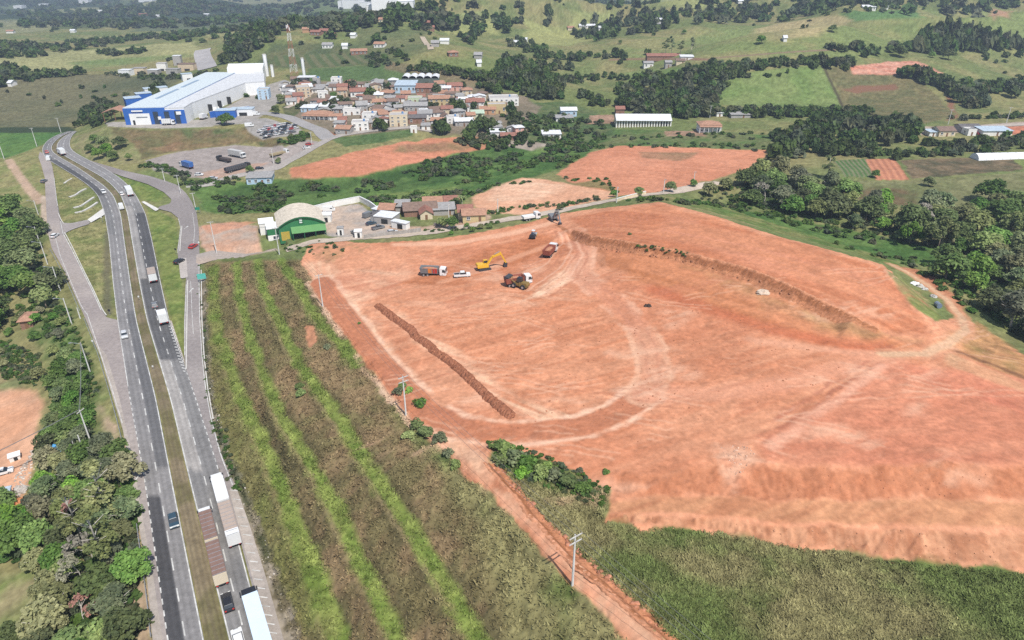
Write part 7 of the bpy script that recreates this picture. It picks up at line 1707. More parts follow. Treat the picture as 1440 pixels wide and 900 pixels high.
car_at(245, 735, lane_heading(245, 735, False), RZ, 'navy', 'dark teal car with bright bonnet on the left carriageway')
car_at(321, 850, lane_heading(321, 850), RZ, 'black', 'black car behind the brown truck train')
car_at(336, 902, lane_heading(336, 902), RZ, 'white', 'white car cut by the bottom edge of the frame')
car_at(175.5, 473, lane_heading(175, 473, False), RZ, 'silver', 'silver car alone on the left carriageway', 'hatch')
car_at(171.5, 274, lane_heading(171, 274), RZ, 'white', 'white car left of the truck on the bend')
car_at(146, 271, lane_heading(146, 271, False), RZ, 'white', 'white car coming down the dark inner lane')
car_at(171, 293, lane_heading(171, 293), RZ, 'white', 'white van beside the median on the bend', 'van')
car_at(67, 222, 2.2, RZ, 'silver', 'silver car at the far junction of the side road', 'hatch'); car_at(69, 225, 2.0, RZ, 'white', 'white car at the far junction of the side road', 'van'); car_at(66, 215, 2.2, RZ, 'red', 'red car beyond the far junction')
car_at(77.5, 333, R(95), ROADZ + .01, 'white', 'white car at the side road junction'); car_at(272, 348, R(80), ROADZ + .01, 'red', 'red car on the east side road'); car_at(252, 369, R(70), ROADZ + .012, 'black', 'dark car parked at the layby corner')
car_at(62, 256, R(95), ROADZ + .01, 'grey', 'grey car on the left shoulder of the side road')
# vehicles in the truck yard
def yard_truck(px, py, qx, qy, L_, cabc, body, h, label, flat=False):
    p, rz = heading(px, py, qx, qy); e = empty('flatbed_truck' if flat else 'box_truck')
    if flat: m = MB(); m.box(0, L_, -1.25, 1.25, 1.15, h); m.build('load_bed', body, e); f = MB(); f.box(.2, L_ + 1.5, -.5, .5, .7, 1.14); f.build('chassis', CHASSIS, e)
    else: box_trailer(e, 0, L_, body, None, h=h)
    axle(e, 1.2); axle(e, 2.4); cab(e, cabc, L_ + .3); axle(e, L_ + 1.3); place(e, px, py, rz); tag(e, label, 'truck', 'trucks in the truck yard')
yard_truck(324, 219, 340, 222, 9, P_['white'], paint('silver bulk body', (.45, .44, .42), .5), 3.8, 'silver bulk truck with white cab in the truck yard')
yard_truck(270, 238, 254, 233, 7, P_['white'], P_['blue'], 3.6, 'blue box truck with white cab in the truck yard')
yard_truck(318, 244, 342, 237, 12, P_['black'], paint('dark tarp', (.05, .05, .055), .8), 2.8, 'long dark truck in the truck yard')
yard_truck(324, 229, 310, 226, 7, P_['black'], paint('dark brown bed', (.07, .055, .05), .8), 2.2, 'low dark flatbed in the truck yard', True)
yard_truck(381, 222, 402, 213, 9, P_['white'], paint('timber bed', (.30, .24, .14), .8), 2.0, 'flatbed truck with white cab leaving the truck yard', True)
car_at(280, 247, .1, None, 'white', 'white car at the truck yard entrance'); car_at(431, 209, .5, None, 'white', 'white car on the yard road'); car_at(435, 204, .6, None, 'red', 'red car on the yard road'); car_at(365, 238, .5, None, 'black', 'black car by the truck yard exit'); car_at(300, 252, .2, None, 'silver', 'silver car by the low concrete wall')
car_at(360, 162, .2, None, 'white', 'white car at the factory car park entrance', 'van'); car_at(351, 178, .3, None, 'white', 'white van on the bank below the gatehouse', 'van')
rgc = random.Random(4); lot = 'cars parked in rows in the factory car park'; k = 0; proto = None; rowsP = [((368, 181.5), (408, 174.5), 13), ((366, 185), (414, 177.5), 15), ((370, 189), (416, 181), 14), ((374, 192.5), (412, 186.5), 11)]; cl = ['white', 'black', 'silver', 'grey', 'white', 'red', 'navy']
protoC = {}
for a, b, n_ in rowsP:
    for i in range(n_):
        t = (i + rgc.uniform(-.1, .1)) / (n_ - 1)
        if rgc.random() < .22: continue
        px, py = a[0] + (b[0] - a[0]) * t, a[1] + (b[1] - a[1]) * t; c = rgc.choice(cl); rz = R(62) + rgc.uniform(-.06, .06) + (math.pi if rgc.random() < .4 else 0)
        lb = f'{c} car parked in the rows of the factory car park'
        if c not in protoC: protoC[c] = car_at(px, py, rz, None, c, lb, 'hatch', lot)
        else: o = copy_tree(protoC[c]); place(o, px, py, rz)
rigid(229, 176, 5, P_['white'], P_['white'], None, 'white truck parked before the factory front', R(10), None); rigid(283, 169, 4, P_['white'], P_['white'], None, 'white box truck parked at the factory corner', R(80), None)
# vehicles on the earthworks
def tipper(px, py, qx, qy, bodyc, band, cabc, label, stripes=()):
    p, rz = heading(px, py, qx, qy); e = empty('tipper_truck'); m = MB()
    L_ = 5.6; vs = [(0, -1.2, 1.2), (L_, -1.2, 1.2), (L_, 1.2, 1.2), (0, 1.2, 1.2), (-.3, -1.35, 3.0), (L_ + .1, -1.35, 3.0), (L_ + .1, 1.35, 3.0), (-.3, 1.35, 3.0), (-.2, -1.22, 2.9), (L_, -1.22, 2.9), (L_, 1.22, 2.9), (-.2, 1.22, 2.9), (.2, -1.05, 2.2), (L_ - .2, -1.05, 2.2), (L_ - .2, 1.05, 2.2), (.2, 1.05, 2.2)]
    m.add(vs, [(0, 3, 2, 1), (0, 1, 5, 4), (1, 2, 6, 5), (2, 3, 7, 6), (3, 0, 4, 7), (4, 5, 9, 8), (5, 6, 10, 9), (6, 7, 11, 10), (7, 4, 8, 11), (8, 9, 13, 12), (9, 10, 14, 13), (10, 11, 15, 14), (11, 8, 12, 15), (12, 13, 14, 15)]); bd = m.build('tipping_body', bodyc, e)
    for x0, x1, mt in stripes:
        s = MB()
        for sy in (-1, 1): s.add([(x0, sy * 1.23, 1.35), (x1, sy * 1.23, 1.35), (x1, sy * 1.37, 2.95), (x0, sy * 1.37, 2.95)], [(0, 1, 2, 3)])
        s.build('colour_band', mt, bd)
    r = MB()
    for i in range(6):
        for sy in (-1, 1): q = i * L_ / 5; r.add([(q - .06, sy * 1.22, 1.25), (q + .06, sy * 1.22, 1.25), (q + .06, sy * 1.40, 3.0), (q - .06, sy * 1.40, 3.0)], [(0, 1, 2, 3)])
    r.build('side_rib', bodyc, bd)
    s = MB(); s.blob((L_ / 2, 0, 2.3), 2.5, 1.0, .55, 3, .15, half=True); s.build('soil_load', paint('red soil load', (.42, .19, .11), .95, .2, 1.5), e)
    axle(e, .9, .55); axle(e, 2.2, .55); cab(e, cabc, L_ + .5); axle(e, L_ + 1.4, .55); f = MB(); f.box(.2, L_ + 2, -.45, .45, .7, 1.15); f.build('chassis', CHASSIS, e)
    place(e, px, py, rz); tag(e, label, 'dump truck'); return e
tipper(593, 387, 624, 386, P_['grey'], None, P_['white'], 'dump truck with orange and red bands and a white cab', [(2.4, 3.6, P_['orange']), (3.9, 5.3, P_['red'])])
tipper(711, 403, 740, 397, P_['rust'], None, P_['white'], 'rusty red dump truck being loaded by the wheel loader')
tipper(768, 364, 780, 352, P_['rust'], None, P_['white'], 'red dump truck climbing towards the working face')
car_at(650, 389, R(8), None, 'white', 'white pickup between dump truck and excavator', 'pickup')
yard_truck(735, 311, 752, 307.5, 4.8, P_['white'], P_['white'], 2.0, 'white flatbed truck on the dirt road above the earthworks', True)
def tracks(e, L_, w_, gauge, mat=CHASSIS):
    for sy in (-1, 1):
        m = MB(); y0, y1 = sy * gauge - w_ / 2, sy * gauge + w_ / 2; m.prism([(-L_ / 2, .45), (-L_ / 2 + .35, .02), (L_ / 2 - .35, .02), (L_ / 2, .45), (L_ / 2 - .35, .9), (-L_ / 2 + .35, .9)], y0, y1); m.build('track', mat, e)
def excavator(px, py, rz, col, label, reach=1.0):
    e = empty('excavator'); tracks(e, 4.2, .6, 1.1); m = MB(); m.cyl((0, 0, .8), (0, 0, 1.15), .8, .8, 12); m.build('turntable', CHASSIS, e)
    m = MB(); m.prism([(-2.4, 1.1), (1.2, 1.1), (1.2, 1.7), (-.4, 2.1), (-2.4, 2.2), (-2.6, 1.6)], -1.3, 1.3, ins=.1); m.build('engine_house', col, e)
    m = MB(); m.box(-.2, 1.3, .35, 1.28, 1.7, 3.0, tx=.1, ty=.05); c = m.build('cab', col, e); g = MB(); g.box(-.12, 1.32, .32, 1.31, 2.05, 2.85, tx=.1, ty=.05); g.build('window', VGL, c)
    def beam(pts, w_, h_, nm, mt):
        m = MB()
        for a, b in zip(pts, pts[1:]):
            a = Vector(a); b = Vector(b); d = (b - a).normalized(); u = Vector((0, 1, 0)); v = d.cross(u).normalized()
            vs = [a + u * s * w_ + v * t * h_ for s, t in ((-1, -1), (1, -1), (1, 1), (-1, 1))] + [b + u * s * w_ + v * t * h_ for s, t in ((-1, -1), (1, -1), (1, 1), (-1, 1))]
            m.add(vs, [(0, 3, 2, 1), (4, 5, 6, 7), (0, 1, 5, 4), (1, 2, 6, 5), (2, 3, 7, 6), (3, 0, 4, 7)])
        return m.build(nm, mt, e)
    beam([(.8, -.3, 1.6), (2.6, -.3, 4.2), (5.6, -.3, 5.0)], .25, .32, 'boom', col); beam([(5.2, -.3, 5.5), (7.2, -.3, 1.6)], .2, .24, 'stick', col); beam([(1.4, -.3, 1.8), (2.9, -.3, 3.9)], .1, .1, 'hydraulic_cylinder', METAL); beam([(3.4, -.3, 5.0), (5.1, -.3, 5.8)], .09, .09, 'hydraulic_cylinder', METAL)
    m = MB(); m.prism([(6.8, 1.7), (7.6, 1.5), (7.5, .3), (6.6, .1), (6.3, .7)], -.85, .25); m.build('bucket', CHASSIS, e)
    place(e, px, py, rz); tag(e, label, 'excavator'); return e
excavator(681, 379, R(18), P_['yellow'], 'yellow excavator reaching right with a raised boom')
excavator(778, 310, R(-70), P_['grey'], 'dark excavator working at the top of the cut')
P_['ochre'] = vpaint('dirty ochre', (.20, .13, .035), .6)
def wheel_loader(px, py, rz, label):
    e = empty('wheel_loader'); m = MB(); m.prism([(-3, .8), (-.4, .8), (-.4, 2.0), (-2.8, 2.1), (-3.1, 1.5)], -1.0, 1.0, ins=.1); m.build('engine_cover', P_['ochre'], e); m = MB(); m.prism([(-.3, .8), (1.9, .8), (1.7, 1.5), (-.3, 1.7)], -.8, .8); m.build('front_frame', P_['ochre'], e)
    m = MB(); m.box(-1.0, .5, -.75, .75, 1.9, 3.3, tx=.1, ty=.06); c = m.build('cab', P_['black'], e); g = MB(); g.box(-.92, .53, -.78, .78, 2.2, 3.1, tx=.1, ty=.06); g.build('window', VGL, c)
    for sx in (-1.8, 1.3):
        for sy in (-1.05, 1.05): wheel_at(e, sx, sy, .78, .6)
    for sy in (-.6, .6): m = MB(); m.cyl((1.0, sy, 1.6), (3.2, sy, 2.6), .16, .14, 6); m.build('lift_arm', P_['ochre'], e)
    m = MB(); m.prism([(3.0, 2.9), (4.3, 3.1), (4.4, 2.3), (3.4, 1.7), (2.9, 2.1)], -1.4, 1.4); m.build('bucket', CHASSIS, e); place(e, px, py, rz); tag(e, label, 'wheel loader')
wheel_loader(730, 404, R(150), 'dark yellow wheel loader loading the rusty dump truck')
e = empty('soil_compactor'); m = MB(); m.cyl((1.5, -1.05, .75), (1.5, 1.05, .75), .75, .75, 16); m.build('drum', METAL, e); m = MB(); m.prism([(-2.2, .7), (.3, .7), (.3, 1.4), (-2.0, 1.7)], -.9, .9); m.build('engine_cover', P_['black'], e)
for sy in (-.8, .8): wheel_at(e, -1.3, sy, .7, .5)
for sy in (-1.15, 1.1): m = MB(); m.box(.3, 2.4, sy, sy + .08, .65, .9); m.build('drum_frame', P_['yellow'], e)
m = MB(); m.box(-.5, .7, -.6, .6, 2.6, 2.75); m.build('canopy', P_['white'], e)
for sx in (-.45, .6):
    for sy in (-.55, .55): m = MB(); m.cyl((sx, sy, 1.3), (sx, sy, 2.6), .05, .05, 5); m.build('canopy_post', P_['black'], e)
place(e, 750, 334, R(75)); tag(e, 'dark roller with white canopy on the haul slope', 'roller')
# scrap yard and clearing vehicles
for px, py, rz, c, lb, kd in ((518, 305, 1.0, 'grey', 'grey wreck at the back left of the scrap yard', 'van'), (522, 316, .7, 'navy', 'dark wreck beside the scrap shelter', 'hatch'), (532, 322, .6, 'grey', 'grey wreck in front of the scrap shelter', 'pickup'), (552, 328, .3, 'silver', 'silver wreck by the fence of the scrap yard', 'hatch'), (500, 330, 2.2, 'grey', 'grey trailer bed beside the white kiosk', 'pickup'), (463, 297, .2, 'white', 'white van by the yard back wall', 'van'), (538, 300, .8, 'black', 'black wreck behind the scrap shed', 'hatch'), (548, 308, .4, 'white', 'white wreck right of the scrap shed', 'pickup'),
                              (5, 666, .5, 'white', 'white car in the red clearing at the left edge', 'hatch'), (1372, 189, 2, 'red', 'red car between the houses on the right', 'hatch')):
    car_at(px, py, rz, None, c, lb, kd)
# ------------------------------------------------------------------ POLES, SIGNS, HEAPS
POLEM = paint('concrete pole', (.60, .59, .56), .85, .12, .8); WOODARM = paint('crossarm', (.52, .51, .48), .8, .15, 1.5); INSUL = paint('insulator', (.35, .28, .22), .4, .1, 3); WIREM = paint('wire', (.16, .16, .16), .6)
TOPS = {}
def pole(px, py, h, label, arms=2, rz=0.0, key=None, lamp=False, z=None, name='power_pole', rad=1.0, cat='power pole', group=None):
    x, y, zz = Wp(px, py)
    if z is not None: x, y = map(float, U(px, py, z)); zz = z
    e = empty(name, (x, y, zz), rz); m = MB(); m.cyl((0, 0, -.6), (0, 0, h), .20 * rad, .12 * rad, 8); m.build('post', POLEM, e)
    for k in range(arms):
        za = h - .35 - k * 1.1; m = MB(); m.box(-1.15, 1.15, -.09 - .12, .03 - .12, za, za + .16); a = m.build('crossarm', WOODARM, e)
        for q in (-1.0, 0, 1.0): i = MB(); i.cyl((q, -.13, za + .16), (q, -.13, za + .42), .06, .04, 6); i.build('insulator', INSUL, a)
    if lamp:
        m = MB(); m.cyl((0, 0, h - .4), (0, -2.0, h + .3), .06, .05, 6); m.build('lamp_arm', METAL, e); m = MB(); m.box(-.16, .16, -2.7, -2.0, h + .22, h + .38); m.build('lamp_head', METAL, e)
    tag(e, label, cat, group); TOPS[key or label] = (x, y, zz + h - .1, rz); return e
pole(805, 823, 10.2, 'double armed power pole in the foreground on the track edge', 2, R(35), 'a')
pole(571, 584, 10.0, 'white power pole beside the bend of the haul road', 2, R(35), 'b')
pole(454, 431, 10.5, 'power pole on the top corner of the terraces', 1, R(35), 'c')
pole(393, 358, 10.5, 'power pole before the green arched shed', 1, R(20), 'd')
pole(305, 357, 13.0, 'power pole on the bare lot left of the shed', 1, R(20), 'e'); pole(276, 297, 8.5, 'power pole inside the bend of the side road', 1, R(20), 'f'); pole(254, 272, 9.0, 'power pole at the yard junction', 1, R(10), 'g', z=0)
pole(632, 321, 9.5, 'white street pole before the red tiled houses', 1, R(70), 'h'); pole(867, 285, 6.5, 'white pole at the left of the road bend', 0, 0, 'i', True); pole(933, 271, 6.0, 'white pole in the middle of the road bend', 0, 0, 'j', True); pole(975, 261, 6.5, 'white pole where the road meets the forest', 0, 0, 'k', True)
pole(128, 623, 9.5, 'tall power pole rising from the dark trees', 1, R(80), 'l'); pole(118, 636, 5.0, 'short pole left of the tall one in the trees', 0, 0, 'm'); pole(107, 636, 3.6, 'shortest pole in the dark trees', 0, 0, 'n')
for i, (px, py, h, lb) in enumerate(((54, 302, 6.5, 'white lamp post nearest the far junction'), (56, 342, 7, 'white lamp post second along the side road'), (67, 372, 9, 'white lamp post third along the side road'), (85, 409, 9, 'white lamp post fourth along the side road'), (101, 456, 9, 'white lamp post fifth along the side road, by the scrub'), (127, 524, 9.5, 'white lamp post last along the side road, above the pole in trees'),
                                  (91, 397, 4.5, 'thin short post between the third and fourth lamp posts'), (113, 448, 3.8, 'thin short post by the guard rail'))):
    pole(px, py, h, lb, 0, R(-70), 'q%d' % i, lamp=h > 5, name='lamp_post', cat='lamp post', group='lamp posts along the side road')
pole(52, 206, 11, 'pole on the bank above the bend, by the green field', 1, 0, 'r'); pole(86, 187, 9.5, 'pole at the far end of the bend', 1, 0, 's'); pole(6, 224, 10, 'pole at the far left green field', 1, 0, 't')
pole(1333, 175, 9, 'leaning white pole left by the right hand road', 1, 0, 'u'); pole(1415, 173, 9.5, 'white pole right by the right hand road', 1, 0, 'v'); pole(385, 231, 9, 'white pole at the exit of the truck yard', 1, 0, 'w'); pole(439, 205, 8, 'pole at the bend of the yard road', 1, 0, 'x'); pole(232, 256, 7, 'pole in the bushes by the truck yard', 1, 0, 'y'); pole(998, 166, 8, 'pole by the veranda house', 1, 0, 'z')
pole(700, 300, 6, 'thin pole on the verge of the pale lot', 0, 0, 'ab')
def wire(name, a, b, lbl, offs=(-1.0, 0, 1.0), sag=.9, r=.022):
    m = MB(); A_, B_ = TOPS[a], TOPS[b]
    for o in offs:
        pa = Vector((A_[0] + math.cos(A_[3]) * o, A_[1] + math.sin(A_[3]) * o, A_[2] + .2)); pb = Vector((B_[0] + math.cos(B_[3]) * o, B_[1] + math.sin(B_[3]) * o, B_[2] + .2)); last = None
        for k in range(13):
            t = k / 12; p = pa.lerp(pb, t); p.z -= sag * 4 * t * (1 - t)
            if last is not None: m.cyl(last, p, r, r, 4, caps=False)
            last = p
    tag(m.build(name, WIREM), lbl, 'power line')
wire('power_line', 'a', 'b', 'three sagging wires between the foreground pole and the haul road pole'); wire('power_line', 'b', 'c', 'wires between the haul road pole and the terrace corner pole'); wire('power_line', 'c', 'd', 'wires between the terrace corner pole and the shed pole')
TOPS['off'] = (TOPS['a'][0] + 42, TOPS['a'][1] - 48, TOPS['a'][2] - 2, R(35)); wire('power_line', 'a', 'off', 'wires running from the foreground pole out of the frame')
wire('power_line', 'd', 'e', 'wires between the shed pole and the bare lot pole'); wire('power_line', 'e', 'f', 'wires between bare lot pole and bend pole', (-1, 1)); wire('power_line', 'f', 'g', 'wires between bend pole and junction pole', (-1, 1))
TOPS['yy'] = (TOPS['l'][0] - 36, TOPS['l'][1] - 24, TOPS['l'][2] - 9.5, R(80)); wire('power_line', 'l', 'yy', 'bundled wires dropping from the tall pole to the clearing', (-.2, 0, .2), r=.05)
wire('power_line', 'l', 'q5', 'bundled wires along the trees to the last lamp post', (-.15, .15), r=.05)
# signs
SIGNG = paint('sign green', (.02, .22, .14), .5); SIGNT = paint('sign teal', (.10, .42, .36), .5)
def sign(px, py, w_, h_, hp, mat, lbl, rz=0.0, z=0.0, disc=False, back=METAL):
    x, y = map(float, U(px, py, z)); e = empty('road_sign', (x, y, z), rz); m = MB()
    for q in ((-w_ * .35, w_ * .35) if w_ > 1.2 else (0,)): m.cyl((q, .06, -.4), (q, .06, hp + h_ * .5), .06, .06, 6)
    m.build('sign_post', METAL, e); m = MB()
    if disc: m.cyl((0, -.03, hp + h_ / 2), (0, .02, hp + h_ / 2), h_ / 2, h_ / 2, 14)
    else: m.box(-w_ / 2, w_ / 2, -.04, .03, hp, hp + h_)
    m.build('sign_plate', mat, e); tag(e, lbl, 'road sign')
sign(285, 396, 2.8, 2.0, 1.0, SIGNT, 'teal road sign beside the terrace corner', .3, .2); sign(279, 300, 1.8, 1.2, 1.6, SIGNG, 'green road sign at the bend of the side road', .2, -.1); sign(281, 348, .7, .7, 1.8, P_['white'], 'round white road sign by the red car', 0, 0, True); sign(248, 357, .8, .8, 1.5, P_['black'], 'dark backed road sign by the layby', 0, 0, True)
sign(144, 312, .7, .7, 1.8, P_['white'], 'white sign beside the concrete apron', 0, 0, True); sign(132, 487, .6, .6, 1.5, P_['white'], 'white sign on the shoulder edge', 0, 0, True); sign(282, 421, .5, .5, 1.4, P_['white'], 'white delineator at the terrace toe, upper', 0, .2, True); sign(288, 482, .5, .5, 1.4, P_['white'], 'white delineator at the terrace toe, lower', 0, .2, True); sign(216, 520, .5, .5, .9, P_['white'], 'small white marker in the median', 0, 0, True); sign(196, 422, .6, .6, 1.0, P_['white'], 'white marker at the median opening', 0, 0, True); sign(155, 443, .9, .9, 1.2, P_['black'], 'dark sign at the nose of the infield', 0, 0, True)
# guard rails
def guard_rail(pts, lbl):
    q = respace(smooth_line(upl(pts), 2, 2), 60); e = empty('guard_rail', (float(q[0][0]), float(q[0][1]), 0)); o = q[0]; m = MB(); p = MB()
    t = np.gradient(q, axis=0); t /= np.linalg.norm(t, axis=1)[:, None]; nn = np.c_[-t[:, 1], t[:, 0]] * .05
    vs = []
    for a, nv in zip(q - o, nn): vs += [(*(a + nv), .45), (*(a + nv), .78), (*(a - nv), .78), (*(a - nv), .45)]
    fs = [(4 * i + j, 4 * i + j + 1, 4 * i + 5 + j, 4 * i + 4 + j) for i in range(len(q) - 1) for j in range(3)]
    m.add(vs, fs); m.build('rail', METAL, e)
    p.box(-.07, .07, -.07, .07, -.5, .7); pm = p.mesh('rail_post', METAL)
    for i in range(0, 60, 3): link('rail_post', pm, e, (*(q[i] - o), 0))
    tag(e, lbl, 'guard rail')
guard_rail([(119, 450), (139, 502), (154, 552), (167, 600), (180, 655)], 'steel guard rail along the left shoulder above the trail'); guard_rail([(193, 740), (200, 790), (208, 850), (213, 900)], 'steel guard rail along the near left shoulder'); guard_rail([(71, 352), (86, 380), (102, 414), (113, 440)], 'steel guard rail along the side road bend')
# earth windrow on the pad: a rough ridge of red clods
rs = np.random.RandomState(17)
q = respace(wpoly([(531, 428), (560, 452), (600, 484), (640, 516), (680, 552), (722, 588)], False), 420); V = []; F = []; C = []
t = np.gradient(q, axis=0); t /= np.linalg.norm(t, axis=1)[:, None]; nn = np.c_[-t[:, 1], t[:, 0]]; M_ = 11
_i = np.arange(len(q)) * 1.0; hk = .75 + .5 * fbm(_i, _i * 0, 14, 3, 3); wob = (fbm(_i, _i * 0 + 7, 40, 3, 4) - .5) * 1.6; hk[:8] *= np.linspace(.2, 1, 8); hk[-8:] *= np.linspace(1, .2, 8)
for i in range(len(q)):
    for j in range(M_):
        u = j / (M_ - 1) * 2 - 1; hgt = .85 * hk[i] * (1 - abs(u) ** 1.6) * rs.uniform(.4, 1.35) - (.3 if abs(u) > .95 else 0)
        p = q[i] + nn[i] * (wob[i] + u * 1.25 * (.55 + .6 * hk[i]) * rs.uniform(.8, 1.15)) + t[i] * rs.uniform(-.15, .15); V.append((p[0], p[1], float(H_at(p[0], p[1])) + hgt))
        k = rs.uniform(); C.append(np.array([.19, .07, .04]) * (1 - k) + np.array([.32, .14, .08]) * k)
for i in range(len(q) - 1):
    for j in range(M_ - 1): F.append((i * M_ + j, i * M_ + j + 1, (i + 1) * M_ + j + 1, (i + 1) * M_ + j))
CLOD = attr_mat('clods', rough=.95, nscale=2.2, namt=.35, spec=.05)
F = np.array(F); V = np.array(V); F = F[:, ::-1] if np.cross(V[F[0][1]] - V[F[0][0]], V[F[0][2]] - V[F[0][0]])[2] < 0 else F
tag(link('earth_windrow', np_mesh('earth_windrow', V, F, [CLOD], {'col': np.array(C)})), 'long rough ridge of dark red clods across the pad', 'earth bank')
def bank(name, q, side, seed):
    rs = np.random.RandomState(seed); q = respace(q, int(np.hypot(*np.diff(q, axis=0).T).sum() / .45)); n = len(q); t = np.gradient(q, axis=0); t /= np.linalg.norm(t, axis=1)[:, None]; nn = np.c_[t[:, 1], -t[:, 0]] * side
    a, b = q - nn * 1.3, q + nn * 2.3; zt = H_at(a[:, 0], a[:, 1]); zb = H_at(b[:, 0], b[:, 1]); s_ = np.arange(n) * .45; V = []; C = []; M_ = 10
    fing = fbm(s_, s_ * 0, 1.6, 3, seed) - .5; big = fbm(s_, s_ * 0 + 5, 9, 2, seed + 1) - .5
    for j in range(M_):
        u = j / (M_ - 1); o = -1.3 + 3.4 * u + (fing * 1.5 * math.sin(math.pi * u) + big * 1.4 * (0 < j < M_ - 1)); p = q + nn * o[:, None] + rs.normal(size=(n, 2)) * .07
        k = float(sstep(.22, .52, np.float64(u))); z = zt * (1 - k) + zb * k; z = np.maximum(z, H_at(p[:, 0], p[:, 1])) + (.06 if 0 < j < M_ - 1 else -.25) + rs.normal(size=n) * .06
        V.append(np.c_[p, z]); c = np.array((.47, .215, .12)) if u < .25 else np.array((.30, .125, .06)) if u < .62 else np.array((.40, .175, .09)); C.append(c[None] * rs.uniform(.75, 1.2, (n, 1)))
    V = np.concatenate(V); I = np.arange(n - 1); F = np.concatenate([np.c_[j * n + I, j * n + I + 1, (j + 1) * n + I + 1, (j + 1) * n + I] for j in range(M_ - 1)])
    if np.cross(V[F[0][1]] - V[F[0][0]], V[F[0][2]] - V[F[0][0]])[2] < 0: F = F[:, ::-1]
    tag(link(name, np_mesh(name, V, F, [CLOD], {'col': np.concatenate(C)})), kind='structure')
bank('cut_bank', BENCH[6:, :2], 1, 3)
bank('path_bank', offset(resample([(*map(float, U(a, b, z)), z) for a, b, z in BK], 2), .5)[:, :2], -1, 5)
# clods and rubble that nobody counts
def rubble(name, pts, n, rr, col, seed, stone=.3):
    rs = np.random.RandomState(seed); poly = wpoly(pts); x0, y0 = poly.min(0); x1, y1 = poly.max(0); c = rs.uniform((x0, y0), (x1, y1), (n * 6, 2)); c = c[poly_sd(c[:, 0], c[:, 1], poly) < 0][:n]
    base = np.array([(-1, -1, -.6), (1, -1, -.6), (1, 1, -.6), (-1, 1, -.6), (-.7, -.6, .6), (.6, -.7, .7), (.7, .6, .55), (-.6, .7, .65)]); fc = np.array([(0, 3, 2, 1), (4, 5, 6, 7), (0, 1, 5, 4), (1, 2, 6, 5), (2, 3, 7, 6), (3, 0, 4, 7)])
    Vs, Fs, Cs = [], [], []
    for i, p in enumerate(c):
        r = rr[0] + (rr[1] - rr[0]) * rs.uniform() ** 2.5; a = rs.uniform(0, 6.28); b = base * rs.uniform(.7, 1.3, (8, 3)) * r; v = np.c_[b[:, 0] * math.cos(a) - b[:, 1] * math.sin(a) + p[0], b[:, 0] * math.sin(a) + b[:, 1] * math.cos(a) + p[1], b[:, 2] * .8 + float(H_at(*p)) + r * .15]
        Vs.append(v); Fs.append(fc + 8 * i); Cs.append(np.repeat((np.array(col) * rs.uniform(.65, 1.25))[None], 8, 0))
    tag(link(name, np_mesh(name, np.concatenate(Vs), np.concatenate(Fs), [CLOD], {'col': np.clip(np.concatenate(Cs), 0, 1)})), kind='stuff')
rubble('rubble', [(857, 724), (1000, 730), (1100, 740), (1250, 745), (1440, 752), (1440, 800), (1250, 782), (1100, 764), (1000, 746), (853, 736)], 160, (.04, .15), (.44, .22, .13), 1)
rubble('rubble', [(1080, 655), (1250, 660), (1440, 656), (1440, 700), (1250, 702), (1090, 700)], 70, (.04, .13), (.33, .135, .075), 2)
rubble('rubble', [(690, 655), (760, 730), (850, 815), (940, 900), (950, 900), (860, 812), (768, 728), (698, 652)], 420, (.15, .5), (.42, .19, .115), 3)
rubble('rubble', [(1012, 628), (1050, 624), (1062, 640), (1046, 664), (1030, 668)], 110, (.05, .2), (.52, .34, .25), 4)
rubble('rubble', [(835, 345), (900, 352), (1000, 372), (1118, 412), (1112, 417), (1000, 378), (900, 358), (836, 352)], 380, (.1, .4), (.30, .14, .08), 5)
rubble('rubble', [(384, 790), (410, 880), (400, 880), (300, 600), (288, 500), (293, 500), (318, 620), (350, 690)], 500, (.06, .22), (.45, .41, .36), 6)
rubble('rubble', [(16, 680), (60, 610), (66, 625), (28, 700)], 220, (.1, .4), (.45, .38, .32), 7)
rubble('rubble', [(600, 400), (900, 380), (1200, 520), (900, 640), (700, 600)], 800, (.05, .2), (.38, .16, .09), 8)
rubble('rubble', [(470, 440), (560, 560), (640, 640), (690, 700), (680, 690), (610, 625), (520, 510)], 240, (.08, .3), (.48, .26, .17), 9)
def heap(name, px, py, r, h_, mat, lbl, cat, seed=1, jit=.25):
    x, y, z = Wp(px, py); m = MB(); m.blob((0, 0, -.1), r, r * .8, h_, seed, jit, n=12, m=6, half=True); o = m.build(name, mat); o.location = (x, y, z); tag(o, lbl, cat)
heap('rubble_heap', 1073, 412, 1.8, .9, paint('pale rubble', (.55, .44, .34), .9, .3, 1.5), 'pale heap of rubble on the orange slope', 'heap', 2); heap('soil_heap', 27, 716, 3.4, 1.8, paint('orange soil', (.50, .21, .09), .95, .2, 1), 'bright orange soil heap beside the highway wood', 'heap', 3)
heap('dark_mound', 908, 431, .55, .8, paint('dark clod', (.06, .045, .035), .95), 'left of two dark clods alone on the pad', 'clod', 4); heap('dark_mound', 912.5, 431, .7, .8, paint('dark clod', (.06, .045, .035), .95), 'right and larger of two dark clods on the pad', 'clod', 5)
heap('boulder', 1293, 403, 1.2, .9, CONC, 'pale boulder highest beside the trail', 'boulder', 6); heap('boulder', 1300, 407, 1.0, .8, CONC, 'pale boulder second beside the trail', 'boulder', 7); heap('boulder', 1312, 418, 1.1, .9, paint('grey stone', (.4, .38, .36), .9, .2, 1), 'grey boulder next to the blue drum', 'boulder', 8); heap('boulder', 1286, 399, 1.5, .7, FWHITE, 'white sack like boulder at the top of the grass wedge', 'boulder', 9)
x, y, z = Wp(1318, 432); e = empty('water_drum', (x, y, z)); m = MB(); m.cyl((0, -.9, .75), (0, .9, .75), .75, .75, 14); m.build('drum', paint('blue grey drum', (.16, .20, .27), .5, .15, 1), e); m = MB()
